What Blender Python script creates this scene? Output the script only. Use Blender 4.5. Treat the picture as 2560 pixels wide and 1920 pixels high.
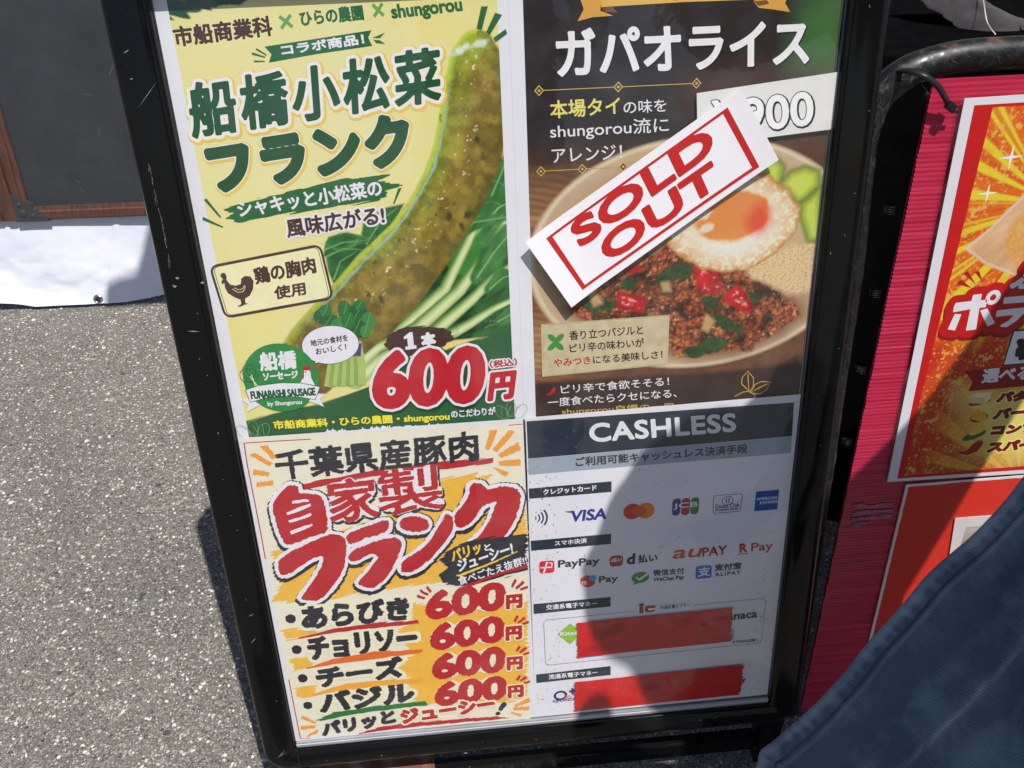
import bpy, bmesh, math, random
import numpy as np
from mathutils import Vector, Matrix

random.seed(7)
RNG = np.random.default_rng(11)
S = bpy.context.scene
COL = S.collection
for _o in list(bpy.data.objects):
    bpy.data.objects.remove(_o)

# ------------------------------------------------------------------ camera
cam_d = bpy.data.cameras.new("camera")
cam = bpy.data.objects.new("camera", cam_d)
COL.objects.link(cam)
R = Matrix(((0.99557420, -0.09159499, -0.02103268),
            (-0.07110923, -0.58786917, -0.80582462),
            (0.06144503, 0.80375382, -0.59178062)))
right, down, fwd = R[0].normalized(), R[1].normalized(), R[2].normalized()
M = Matrix.Identity(4)
for i in range(3):
    M[i][0], M[i][1], M[i][2] = right[i], -down[i], -fwd[i]
M[0][3], M[1][3], M[2][3] = 0.23152693, -0.6081671, 1.1156067
cam.matrix_world = M
cam_d.sensor_width = 36.0
cam_d.lens = 2120.09 / 2560 * 36.0
cam_d.clip_start = 0.01
cam_d.clip_end = 500
S.camera = cam

# ------------------------------------------------------------------ light
SUN = Vector((0.232, -0.372, 1.0)).normalized()            # towards the sun
sun_el = math.asin(SUN.z)
world = bpy.data.worlds.new("World")
S.world = world
world.use_nodes = True
wn = world.node_tree.nodes
sky = wn.new("ShaderNodeTexSky")
sky.sky_type = 'NISHITA'
sky.sun_disc = False
sky.sun_elevation = sun_el
sky.sun_rotation = math.atan2(SUN.x, SUN.y)
world.node_tree.links.new(sky.outputs[0], wn["Background"].inputs[0])
wn["Background"].inputs[1].default_value = 0.06
sl = bpy.data.lights.new("sun", 'SUN')
sl.energy = 3.5
sl.angle = math.radians(0.53)
sl.color = (1.0, 0.965, 0.91)
so = bpy.data.objects.new("sun", sl)
COL.objects.link(so)
so.location = (1.5, -2.5, 6)
so.rotation_euler = SUN.to_track_quat('Z', 'Y').to_euler()
S.view_settings.view_transform = 'Standard'
S.view_settings.look = 'None'
S.view_settings.gamma = 1.0
S.view_settings.exposure = 0.42
S.view_settings.use_curve_mapping = False

# ------------------------------------------------------------------ helpers
def lin(c):
    c = np.asarray(c, float) / 255.0
    return np.where(c <= 0.04045, c / 12.92, ((c + 0.055) / 1.055) ** 2.4)

MATS = {}
def mat(name, rgb, rough=0.55, var=0.05, scale=60.0, bump=0.0, bscale=200.0, metal=0.0, spec=0.5,
        coat=0.0, raw=False, rough_var=0.0):
    if name in MATS:
        return MATS[name]
    m = bpy.data.materials.new(name)
    m.use_nodes = True
    nt = m.node_tree
    b = nt.nodes["Principled BSDF"]
    col = np.asarray(rgb, float) if raw else lin(rgb)
    tc = nt.nodes.new("ShaderNodeTexCoord")
    nz = nt.nodes.new("ShaderNodeTexNoise")
    nz.inputs["Scale"].default_value = scale
    nz.inputs["Detail"].default_value = 5
    nt.links.new(tc.outputs["Object"], nz.inputs["Vector"])
    mr = nt.nodes.new("ShaderNodeMapRange")
    mr.inputs["From Min"].default_value = 0.3
    mr.inputs["From Max"].default_value = 0.7
    mr.inputs["To Min"].default_value = 1 - var
    mr.inputs["To Max"].default_value = 1 + var
    nt.links.new(nz.outputs["Fac"], mr.inputs["Value"])
    vm = nt.nodes.new("ShaderNodeVectorMath")
    vm.operation = 'SCALE'
    vm.inputs[0].default_value = tuple(float(v) for v in col[:3])
    nt.links.new(mr.outputs[0], vm.inputs["Scale"])
    nt.links.new(vm.outputs[0], b.inputs["Base Color"])
    b.inputs["Roughness"].default_value = rough
    b.inputs["Metallic"].default_value = metal
    b.inputs["Specular IOR Level"].default_value = spec
    b.inputs["Coat Weight"].default_value = coat
    if rough_var:
        n2 = nt.nodes.new("ShaderNodeTexNoise")
        n2.inputs["Scale"].default_value = 25
        n2.inputs["Detail"].default_value = 8
        nt.links.new(tc.outputs["Object"], n2.inputs["Vector"])
        r2 = nt.nodes.new("ShaderNodeMapRange")
        r2.inputs["From Min"].default_value = 0.35
        r2.inputs["From Max"].default_value = 0.65
        r2.inputs["To Min"].default_value = max(0.02, rough - rough_var)
        r2.inputs["To Max"].default_value = rough + rough_var
        nt.links.new(n2.outputs["Fac"], r2.inputs["Value"])
        nt.links.new(r2.outputs[0], b.inputs["Roughness"])
    if bump:
        n3 = nt.nodes.new("ShaderNodeTexNoise")
        n3.inputs["Scale"].default_value = bscale
        n3.inputs["Detail"].default_value = 4
        nt.links.new(tc.outputs["Object"], n3.inputs["Vector"])
        bp = nt.nodes.new("ShaderNodeBump")
        bp.inputs["Strength"].default_value = 1.0
        bp.inputs["Distance"].default_value = bump
        nt.links.new(n3.outputs["Fac"], bp.inputs["Height"])
        nt.links.new(bp.outputs[0], b.inputs["Normal"])
    MATS[name] = m
    return m

def ink(rgb, var=0.04, rough=0.5):
    return mat("ink_%d_%d_%d" % tuple(rgb), rgb, rough=rough, var=var, scale=90)

def attr_mat(name, rough=0.5):
    if name in MATS:
        return MATS[name]
    m = bpy.data.materials.new(name)
    m.use_nodes = True
    nt = m.node_tree
    a = nt.nodes.new("ShaderNodeAttribute")
    a.attribute_name = "Col"
    nz = nt.nodes.new("ShaderNodeTexNoise")
    nz.inputs["Scale"].default_value = 900
    tc = nt.nodes.new("ShaderNodeTexCoord")
    nt.links.new(tc.outputs["Object"], nz.inputs["Vector"])
    mr = nt.nodes.new("ShaderNodeMapRange")
    mr.inputs["To Min"].default_value = 0.9
    mr.inputs["To Max"].default_value = 1.1
    nt.links.new(nz.outputs["Fac"], mr.inputs["Value"])
    vm = nt.nodes.new("ShaderNodeVectorMath")
    vm.operation = 'SCALE'
    nt.links.new(a.outputs["Color"], vm.inputs[0])
    nt.links.new(mr.outputs[0], vm.inputs["Scale"])
    nt.links.new(vm.outputs[0], nt.nodes["Principled BSDF"].inputs["Base Color"])
    nt.nodes["Principled BSDF"].inputs["Roughness"].default_value = rough
    MATS[name] = m
    return m

def link(name, me, m=None, parent=None, smooth=False):
    o = bpy.data.objects.new(name, me)
    COL.objects.link(o)
    if m is not None:
        me.materials.append(m)
    if parent is not None:
        o.parent = parent
    if smooth:
        me.polygons.foreach_set("use_smooth", [True] * len(me.polygons))
    return o

def tag(o, label, cat, group=None):
    o["label"] = label
    o["category"] = cat
    if group:
        o["group"] = group
    return o

def empty(name, mw):
    o = bpy.data.objects.new(name, None)
    o.empty_display_size = 0.05
    COL.objects.link(o)
    o.matrix_world = mw
    return o

def pyobj(name, v, f, m=None, parent=None, smooth=False):
    me = bpy.data.meshes.new(name)
    me.from_pydata([tuple(p) for p in v], [], f)
    me.update()
    return link(name, me, m, parent, smooth)

def bmobj(name, bm, m=None, parent=None, smooth=False):
    me = bpy.data.meshes.new(name)
    bm.to_mesh(me)
    bm.free()
    return link(name, me, m, parent, smooth)

def bm_box(bm, x0, x1, y0, y1, z0, z1, bev=0.0):
    g = bmesh.ops.create_cube(bm, size=1.0)
    for v in g["verts"]:
        v.co = Vector(((x0 + x1) / 2 + v.co.x * (x1 - x0), (y0 + y1) / 2 + v.co.y * (y1 - y0),
                       (z0 + z1) / 2 + v.co.z * (z1 - z0)))
    if bev:
        es = list({e for v in g["verts"] for e in v.link_edges})
        bmesh.ops.bevel(bm, geom=es, offset=bev, segments=2, affect='EDGES', profile=0.6)

def frame_mw(o, lean, yaw=0.0):
    l, w = math.radians(lean), math.radians(yaw)
    rt = Vector((math.cos(w), math.sin(w), 0))
    n = Vector((math.sin(w), -math.cos(w), 0))
    up = Vector((0, 0, math.cos(l))) - n * math.sin(l)
    nn = rt.cross(up)
    mw = Matrix.Identity(4)
    for i in range(3):
        mw[i][0], mw[i][1], mw[i][2], mw[i][3] = rt[i], up[i], nn[i], o[i]
    return mw

# numpy lattice noise ------------------------------------------------------
_perm = RNG.random((256, 256))
def vnoise(x, y):
    xi, yi = np.floor(x).astype(int), np.floor(y).astype(int)
    fx, fy = x - xi, y - yi
    fx, fy = fx * fx * (3 - 2 * fx), fy * fy * (3 - 2 * fy)
    a = _perm[xi & 255, yi & 255]; b = _perm[(xi + 1) & 255, yi & 255]
    c = _perm[xi & 255, (yi + 1) & 255]; d = _perm[(xi + 1) & 255, (yi + 1) & 255]
    return (a * (1 - fx) + b * fx) * (1 - fy) + (c * (1 - fx) + d * fx) * fy

def fbm(x, y, o=4):
    t, s, n = 0.0, 0.5, 0.0
    for k in range(o):
        t = t + s * vnoise(x * 2 ** k + 17.3 * k, y * 2 ** k + 9.1 * k)
        n += s
        s *= 0.55
    return t / n

# signed field of a set of closed loops (metres, sheet coordinates) ---------
def field(loops, res, rmax):
    P = np.concatenate([np.asarray(l) for l in loops])
    x0, y0 = P.min(0) - rmax - 2 * res
    x1, y1 = P.max(0) + rmax + 2 * res
    nx, ny = int((x1 - x0) / res) + 2, int((y1 - y0) / res) + 2
    D = np.full((ny, nx), rmax * rmax)
    Wd = np.zeros((ny, nx + 1), np.int32)
    for L in loops:
        L = np.asarray(L)
        n = len(L)
        for i in range(n):
            ax, ay = L[i]
            bx, by = L[(i + 1) % n]
            dx, dy = bx - ax, by - ay
            l2 = dx * dx + dy * dy
            if l2 < 1e-14:
                continue
            if dy != 0:
                lo, hi = (ay, by) if ay < by else (by, ay)
                j0, j1 = math.ceil((lo - y0) / res - 1e-9), math.ceil((hi - y0) / res - 1e-9)
                if j1 > j0:
                    js = np.arange(j0, j1)
                    xc = ax + (y0 + js * res - ay) * dx / dy
                    ii = np.clip(np.ceil((xc - x0) / res).astype(int), 0, nx)
                    Wd[js, ii] += 1 if dy > 0 else -1
            i0 = max(0, int((min(ax, bx) - rmax - x0) / res)); i1 = min(nx, int((max(ax, bx) + rmax - x0) / res) + 2)
            j0 = max(0, int((min(ay, by) - rmax - y0) / res)); j1 = min(ny, int((max(ay, by) + rmax - y0) / res) + 2)
            gx = x0 + np.arange(i0, i1) * res - ax
            gy = (y0 + np.arange(j0, j1) * res - ay)[:, None]
            t = np.clip((gx * dx + gy * dy) / l2, 0, 1)
            d2 = (gx - t * dx) ** 2 + (gy - t * dy) ** 2
            np.minimum(D[j0:j1, i0:i1], d2, out=D[j0:j1, i0:i1])
    ins = np.cumsum(Wd, 1)[:, :nx] != 0
    d = np.sqrt(D)
    return x0, y0, res, np.where(ins, d, -d)

def contour_mesh(name, fld, w, z, m, parent, dx=0.0, dy=0.0, rough=0.0, streak=None, sharp=None):
    x0, y0, res, F = fld
    G = F + w
    if rough:
        ny, nx = F.shape
        X = x0 + np.arange(nx) * res
        Y = (y0 + np.arange(ny) * res)[:, None]
        a = streak if streak is not None else 0.0
        u = X * math.cos(a) + Y * math.sin(a)
        v = -X * math.sin(a) + Y * math.cos(a)
        G = G + (fbm(u * 60 + 3, v * 900, 2) - 0.5) * 2.4 * rough
    cin = G > 0
    c = [cin[:-1, :-1], cin[:-1, 1:], cin[1:, 1:], cin[1:, :-1]]
    case = c[0] * 1 + c[1] * 2 + c[2] * 4 + c[3] * 8
    cx, cy = (0, 1, 1, 0), (0, 0, 1, 1)
    V, sizes = [], []
    for k in range(1, 15):
        jj, ii = np.nonzero(case == k)
        if not len(jj):
            continue
        pts = []
        g = [G[jj + cy[q], ii + cx[q]] for q in range(4)]
        for q in range(4):
            q2 = (q + 1) % 4
            a, b = (k >> q) & 1, (k >> q2) & 1
            if a:
                pts.append(np.stack([ii + cx[q], jj + cy[q]], 1).astype(float))
            if a != b:
                t = g[q] / (g[q] - g[q2])
                pts.append(np.stack([ii + cx[q] + t * (cx[q2] - cx[q]), jj + cy[q] + t * (cy[q2] - cy[q])], 1))
        n = len(pts)
        V.append(np.stack(pts, 1).reshape(-1, 2))
        sizes.append(np.full(len(jj), n))
    full = case == 15
    pad = np.zeros((full.shape[0], full.shape[1] + 2), bool)
    pad[:, 1:-1] = full
    d = pad[:, 1:].astype(int) - pad[:, :-1]
    js, st = np.nonzero(d == 1)
    _, en = np.nonzero(d == -1)
    if len(js):
        V.append(np.stack([np.stack([st, js], 1), np.stack([en, js], 1), np.stack([en, js + 1], 1),
                           np.stack([st, js + 1], 1)], 1).reshape(-1, 2).astype(float))
        sizes.append(np.full(len(js), 4))
    if not V:
        return None
    V = np.concatenate(V)
    sizes = np.concatenate(sizes)
    co = np.zeros((len(V), 3))
    co[:, 0] = x0 + V[:, 0] * res + dx
    co[:, 1] = y0 + V[:, 1] * res + dy
    co[:, 2] = z
    me = bpy.data.meshes.new(name)
    me.vertices.add(len(V)); me.vertices.foreach_set("co", co.ravel())
    me.loops.add(len(V)); me.loops.foreach_set("vertex_index", np.arange(len(V), dtype=np.int32))
    me.polygons.add(len(sizes))
    me.polygons.foreach_set("loop_start", np.concatenate([[0], np.cumsum(sizes)[:-1]]).astype(np.int32))
    me.update(calc_edges=True)
    me.validate()
    return link(name, me, m, parent)

_tc = {}
def glyphs(s, sp=1.0):
    if (s, sp) in _tc:
        return _tc[(s, sp)]
    cu = bpy.data.curves.new("type", 'FONT')
    cu.body = s
    cu.space_character = sp
    o = bpy.data.objects.new("type", cu)
    COL.objects.link(o)
    bpy.context.view_layer.update()
    c2 = o.to_curve(bpy.context.evaluated_depsgraph_get())
    loops = []
    for q in c2.splines:
        P = []
        n = len(q.bezier_points)
        for i in range(n):
            a, b = q.bezier_points[i], q.bezier_points[(i + 1) % n]
            p0, p1, p2, p3 = a.co, a.handle_right, b.handle_left, b.co
            st = (p1 - p0).cross(p3 - p0).length < 1e-4 and (p2 - p0).cross(p3 - p0).length < 1e-4
            k = 1 if st else 4
            for j in range(k):
                t = j / k
                v = p0 * (1 - t) ** 3 + p1 * 3 * t * (1 - t) ** 2 + p2 * 3 * t * t * (1 - t) + p3 * t ** 3
                P.append((v[0], v[1]))
        if len(P) > 2:
            loops.append(np.array(P))
    o.to_curve_clear()
    bpy.data.objects.remove(o)
    bpy.data.curves.remove(cu)
    _tc[(s, sp)] = loops
    return loops

class Sheet:
    """a printed sheet: paper mesh + flat print laid on it, print layers 0.008 mm apart"""
    def __init__(s, name, mw, pts, m, z=0.0, th=0.0004):
        n = len(pts)
        v = [(p[0], p[1], z) for p in pts] + [(p[0], p[1], z - th) for p in pts]
        f = [tuple(range(n)), tuple(range(2 * n - 1, n - 1, -1))] + \
            [(i, i + n, (i + 1) % n + n, (i + 1) % n) for i in range(n)]
        ar = sum(pts[i][0] * pts[(i + 1) % n][1] - pts[(i + 1) % n][0] * pts[i][1] for i in range(n))
        if ar < 0:
            f = [tuple(reversed(q)) for q in f]
        s.o = pyobj(name, v, f, m)
        s.o.matrix_world = mw
        s.z = z
        s.pts = pts
    def up(s):
        s.z += 0.000008
        return s.z
    def poly(s, name, pts, m, rough=0.0, streak=0.0, w=0.0, res=0.0006):
        z = s.up()
        if rough or w:
            return contour_mesh(name, field([pts], res, max(abs(w) + rough * 1.6, res)), w, z, m, s.o, rough=rough, streak=streak)
        return pyobj(name, [(p[0], p[1], z) for p in pts], [tuple(range(len(pts)))], m, s.o)
    def ellipse(s, name, c, rx, ry, m, n=40, rot=0.0, ring=0.0, rough=0.0):
        P = [(c[0] + math.cos(a) * rx * math.cos(rot) - math.sin(a) * ry * math.sin(rot),
              c[1] + math.cos(a) * rx * math.sin(rot) + math.sin(a) * ry * math.cos(rot))
             for a in [2 * math.pi * i / n for i in range(n)]]
        if ring:
            return s.line(name, P + [P[0]], ring, m)
        return s.poly(name, P, m, rough=rough)
    def line(s, name, pts, w, m, taper=False):
        z = s.up()
        V, F = [], []
        n = len(pts)
        for i in range(n):
            a = Vector(pts[max(0, i - 1)]); b = Vector(pts[min(n - 1, i + 1)])
            if n > 2 and pts[0] == pts[-1]:
                if i == 0: a = Vector(pts[-2])
                if i == n - 1: b = Vector(pts[1])
            d = (b - a).normalized()
            nn = Vector((-d.y, d.x))
            ww = w / 2 * ((1 - i / (n - 1) * 0.85) if taper else 1)
            V += [(pts[i][0] + nn.x * ww, pts[i][1] + nn.y * ww, z), (pts[i][0] - nn.x * ww, pts[i][1] - nn.y * ww, z)]
            if i:
                k = 2 * i
                F.append((k - 2, k - 1, k + 1, k))
        return pyobj(name, V, F, m, s.o)
    def text(s, name, t, BL, BR, TL, m, w=0.0, back=(), rough=0.0, sp=1.0, res=None, streak=None):
        """ink box of the lettering fitted to three corners; w thickens; back = [(material, w, dx, dy)] behind"""
        loops = glyphs(t, sp)
        A = np.concatenate(loops)
        mn, mx = A.min(0), A.max(0)
        BL, BR, TL = map(np.array, (BL, BR, TL))
        ex, ey = BR - BL, TL - BL
        lx, ly = np.hypot(*ex), np.hypot(*ey)
        ux, uy = ex / lx, ey / ly
        o = BL + (ux + uy) * w
        ex, ey = ux * max(lx - 2 * w, lx * .4), uy * max(ly - 2 * w, ly * .4)
        T = []
        for l in loops:
            q = (l - mn) / (mx - mn)
            T.append(o + q[:, :1] * ex + q[:, 1:] * ey)
        if res is None:
            res = min(0.0007, max(0.00022, ly / 45))
        rm = max([w] + [b[1] for b in back]) + rough * 1.6 + res
        fl = field(T, res, rm)
        ang = math.atan2(ux[1], ux[0]) if streak is None else streak
        for k, (bm_, bw, dx, dy) in enumerate(back):
            contour_mesh("lettering_outline", fl, bw, s.up(), bm_, s.o, dx, dy, rough=rough * 0.8, streak=ang)
        return contour_mesh(name, fl, w, s.up(), m, s.o, rough=rough, streak=ang)

# painted picture grids ------------------------------------------------------
class Art:
    def __init__(s, x0, y0, x1, y1, res):
        s.nx, s.ny = int((x1 - x0) / res) + 1, int((y1 - y0) / res) + 1
        s.X, s.Y = np.meshgrid(np.linspace(x0, x1, s.nx), np.linspace(y0, y1, s.ny))
        s.C = np.zeros((s.ny, s.nx, 3))
        s.A = np.zeros((s.ny, s.nx))
    def put(s, mask, rgb):
        c = lin(rgb) if not isinstance(rgb, np.ndarray) or rgb.ndim == 1 else rgb
        mk = np.clip(mask, 0, 1)[..., None]
        s.C = s.C * (1 - mk) + c * mk
        s.A = np.maximum(s.A, mk[..., 0])
    def mul(s, f):
        s.C = s.C * (f[..., None] if getattr(f, "ndim", 0) == 2 else f)
    def sd(s, pts):
        P = np.asarray(pts)
        n = len(P)
        D = np.full(s.X.shape, 1e9)
        ins = np.zeros(s.X.shape, bool)
        for i in range(n):
            a, b = P[i], P[(i + 1) % n]
            d = b - a
            t = np.clip(((s.X - a[0]) * d[0] + (s.Y - a[1]) * d[1]) / (d @ d + 1e-12), 0, 1)
            D = np.minimum(D, (s.X - a[0] - t * d[0]) ** 2 + (s.Y - a[1] - t * d[1]) ** 2)
            if a[1] != b[1]:
                xc = a[0] + (s.Y - a[1]) * d[0] / d[1]
                ins ^= ((s.Y >= min(a[1], b[1])) & (s.Y < max(a[1], b[1])) & (s.X > xc))
        return np.where(ins, 1, -1) * np.sqrt(D)
    def soft(s, d, e=0.0008):
        return np.clip(d / e * 0.5 + 0.5, 0, 1)
    def ell(s, c, rx, ry, rot=0.0):
        x, y = s.X - c[0], s.Y - c[1]
        u = x * math.cos(rot) + y * math.sin(rot)
        v = -x * math.sin(rot) + y * math.cos(rot)
        return (1 - np.sqrt((u / rx) ** 2 + (v / ry) ** 2)) * min(rx, ry)
    def ribbon(s, pts, rad):
        """centre line with radii: returns (distance inside, cross coordinate -1..1, along 0..1)"""
        best = np.full(s.X.shape, -1e9); cr = np.zeros(s.X.shape); al = np.zeros(s.X.shape)
        n = len(pts)
        for i in range(n - 1):
            a, b = np.array(pts[i]), np.array(pts[i + 1])
            d = b - a
            t = np.clip(((s.X - a[0]) * d[0] + (s.Y - a[1]) * d[1]) / (d @ d), 0, 1)
            px, py = s.X - a[0] - t * d[0], s.Y - a[1] - t * d[1]
            r = rad[i] * (1 - t) + rad[i + 1] * t
            dist = np.hypot(px, py)
            v = r - dist
            side = np.sign(d[0] * py - d[1] * px)
            k = v > best
            best = np.where(k, v, best); cr = np.where(k, side * dist / r, cr); al = np.where(k, (i + t) / (n - 1), al)
        return best, cr, al
    def noise(s, f, o=4, ox=0.0, ang=0.0, st=1.0):
        u = s.X * math.cos(ang) + s.Y * math.sin(ang)
        v = -s.X * math.sin(ang) + s.Y * math.cos(ang)
        return fbm(u * f / st + ox, v * f + ox * 1.7, o)
    def bake(s, name, sheet, thr=0.02, name_m="print_picture", rough=0.5):
        z = sheet.up()
        keep = s.A > thr
        q = keep[:-1, :-1] & keep[1:, :-1] & keep[:-1, 1:] & keep[1:, 1:]
        jj, ii = np.nonzero(q)
        idx = np.full(s.X.shape, -1)
        used = np.zeros(s.X.shape, bool)
        for a in (0, 1):
            for b in (0, 1):
                used[jj + a, ii + b] = True
        idx[used] = np.arange(used.sum())
        co = np.stack([s.X[used], s.Y[used], np.full(used.sum(), z)], 1)
        F = np.stack([idx[jj, ii], idx[jj, ii + 1], idx[jj + 1, ii + 1], idx[jj + 1, ii]], 1)
        me = bpy.data.meshes.new(name)
        me.vertices.add(len(co)); me.vertices.foreach_set("co", co.ravel())
        me.loops.add(F.size); me.loops.foreach_set("vertex_index", F.ravel().astype(np.int32))
        me.polygons.add(len(F)); me.polygons.foreach_set("loop_start", np.arange(0, F.size, 4, dtype=np.int32))
        me.update(calc_edges=True)
        ca = me.color_attributes.new("Col", 'FLOAT_COLOR', 'POINT')
        c4 = np.ones((len(co), 4)); c4[:, :3] = np.clip(s.C[used], 0, 0.85)
        ca.data.foreach_set("color", c4.ravel())
        return link(name, me, attr_mat(name_m, rough), sheet.o)

# ------------------------------------------------------------------ ground
def asphalt_mat():
    m = bpy.data.materials.new("worn_asphalt")
    m.use_nodes = True
    nt = m.node_tree
    N, L = nt.nodes, nt.links
    b = N["Principled BSDF"]
    tc = N.new("ShaderNodeTexCoord")
    def vor(scale, rnd=1.0):
        w = N.new("ShaderNodeTexNoise"); w.inputs["Scale"].default_value = scale * 0.8; w.inputs["Detail"].default_value = 2
        L.new(tc.outputs["Object"], w.inputs["Vector"])
        mx = N.new("ShaderNodeMix"); mx.data_type = 'RGBA'; mx.blend_type = 'ADD'
        mx.inputs["Factor"].default_value = 0.6 / scale
        L.new(tc.outputs["Object"], mx.inputs[6]); L.new(w.outputs["Color"], mx.inputs[7])
        v = N.new("ShaderNodeTexVoronoi"); v.inputs["Scale"].default_value = scale
        v.inputs["Randomness"].default_value = rnd
        L.new(mx.outputs[2], v.inputs["Vector"])
        return v
    def ramp(src, stops):
        r = N.new("ShaderNodeValToRGB")
        e = r.color_ramp.elements
        while len(e) < len(stops): e.new(0.5)
        for i, (p, c) in enumerate(stops):
            e[i].position = p; e[i].color = (*c, 1)
        L.new(src, r.inputs[0])
        return r
    def mix(f, a, c, mode='MIX'):
        x = N.new("ShaderNodeMix"); x.data_type = 'RGBA'; x.blend_type = mode
        if isinstance(f, float): x.inputs["Factor"].default_value = f
        else: L.new(f, x.inputs["Factor"])
        L.new(a, x.inputs[6]); L.new(c, x.inputs[7])
        return x.outputs[2]
    v1 = vor(175.0); v2 = vor(620.0)
    s1 = N.new("ShaderNodeSeparateColor"); L.new(v1.outputs["Color"], s1.inputs[0])
    s2 = N.new("ShaderNodeSeparateColor"); L.new(v2.outputs["Color"], s2.inputs[0])
    c1 = ramp(s1.outputs[0], [(0.0, (.07, .068, .067)), (0.25, (.140, .130, .116)), (0.6, (.195, .178, .156)),
                              (0.86, (.27, .25, .22)), (0.93, (.52, .49, .43)), (1.0, (.70, .68, .62))])
    c2 = ramp(s2.outputs[0], [(0.0, (.06, .058, .056)), (0.3, (.150, .140, .128)), (0.75, (.21, .195, .175)),
                              (0.90, (.36, .33, .29)), (1.0, (.62, .59, .52))])
    # stones show where the cell centre is near, mortar between
    st = N.new("ShaderNodeMapRange"); st.inputs["From Min"].default_value = 0.38; st.inputs["From Max"].default_value = 0.46
    st.inputs["To Min"].default_value = 1.0; st.inputs["To Max"].default_value = 0.0
    L.new(v1.outputs["Distance"], st.inputs["Value"])
    c = mix(st.outputs[0], c2.outputs[0], c1.outputs[0])
    big = N.new("ShaderNodeTexNoise"); big.inputs["Scale"].default_value = 3.5; big.inputs["Detail"].default_value = 6
    L.new(tc.outputs["Object"], big.inputs["Vector"])
    rb = ramp(big.outputs["Fac"], [(0.3, (.80, .79, .79)), (0.7, (1.10, 1.07, 1.03))])
    c = mix(1.0, c, rb.outputs[0], 'MULTIPLY')
    fine = N.new("ShaderNodeTexNoise"); fine.inputs["Scale"].default_value = 900; fine.inputs["Detail"].default_value = 3
    L.new(tc.outputs["Object"], fine.inputs["Vector"])
    rf = ramp(fine.outputs["Fac"], [(0.3, (.72, .72, .72)), (0.7, (1.25, 1.25, 1.25))])
    c = mix(1.0, c, rf.outputs[0], 'MULTIPLY')
    L.new(c, b.inputs["Base Color"])
    b.inputs["Roughness"].default_value = 0.85
    h = N.new("ShaderNodeMath"); h.operation = 'ADD'
    L.new(v1.outputs["Distance"], h.inputs[0]); L.new(fine.outputs["Fac"], h.inputs[1])
    bp = N.new("ShaderNodeBump"); bp.inputs["Strength"].default_value = 0.9; bp.inputs["Distance"].default_value = 0.0012
    bp.invert = True
    L.new(h.outputs[0], bp.inputs["Height"]); L.new(bp.outputs[0], b.inputs["Normal"])
    return m

def grid_sheet(x0, x1, y0, y1, nx, ny, fz):
    X, Y = np.meshgrid(np.linspace(x0, x1, nx), np.linspace(y0, y1, ny))
    Z = fz(X, Y)
    V = np.stack([X.ravel(), Y.ravel(), Z.ravel()], 1).tolist()
    F = [(j * nx + i, j * nx + i + 1, (j + 1) * nx + i + 1, (j + 1) * nx + i) for j in range(ny - 1) for i in range(nx - 1)]
    return V, F

amat = asphalt_mat()
g = pyobj("ground", [(-60, -60, 0), (60, -60, 0), (60, 60, 0), (-60, 60, 0)], [(0, 1, 2, 3)], amat)
g["kind"] = "structure"

# loose and embedded stone chips of the asphalt, joined, each a small faceted stone
def stone_chips():
    V, F, K = [], [], []
    n = 14000
    for _ in range(n):
        if random.random() < 0.75:
            x, y = random.uniform(-1.05, 0.05), random.uniform(-0.1, 1.38)
        else:
            x, y = random.uniform(-1.2, 1.4), random.uniform(-0.7, 1.42)
        r = 0.0014 + 0.0027 * random.random() ** 2.5
        if random.random() < 0.02:
            r = random.uniform(0.0042, 0.0065)
        k = random.randint(5, 7)
        a0 = random.random() * 6.28
        h = r * random.uniform(0.18, 0.34)
        b = len(V)
        el, th = random.uniform(0.55, 1), random.random() * 3.14
        for i in range(k):
            a = a0 + i * 6.283 / k
            rr = r * random.uniform(0.75, 1.1)
            px, py = math.cos(a) * rr, math.sin(a) * rr * el
            px, py = px * math.cos(th) - py * math.sin(th), px * math.sin(th) + py * math.cos(th)
            V.append((x + px, y + py, -0.0003))
            V.append((x + px * .72, y + py * .72, h))
        F.append(tuple(b + 2 * i + 1 for i in range(k)))
        for i in range(k):
            j = (i + 1) % k
            F.append((b + 2 * i, b + 2 * j, b + 2 * j + 1, b + 2 * i + 1))
        q = random.random()
        mi = 0 if q < 0.36 else (1 if q < 0.62 else (2 if q < 0.85 else 3))
        K += [mi] * (k + 1)
    o = pyobj("stone_chips", V, F)
    for nm, c in (("chip_pale", (.66, .64, .57)), ("chip_tan", (.36, .32, .27)), ("chip_grey", (.20, .195, .19)), ("chip_dark", (.06, .06, .064))):
        o.data.materials.append(mat(nm, c, raw=True, rough=0.7, var=0.3, scale=300))
    o.data.polygons.foreach_set("material_index", K)
    o["kind"] = "stuff"
    return o
stone_chips()

# ------------------------------------------------------------------ unseen canopy, added overhead to cast the shade on the banner
m_canvas = mat("canopy_canvas", (225, 225, 228), rough=0.8, var=0.04, bump=0.0004, bscale=60)
cn = empty("shade_canopy", Matrix.Translation((1.2, 1.7, 0)))
tag(cn, "unseen white canopy on posts, added to cast the shade on the banner", "canopy")
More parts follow.
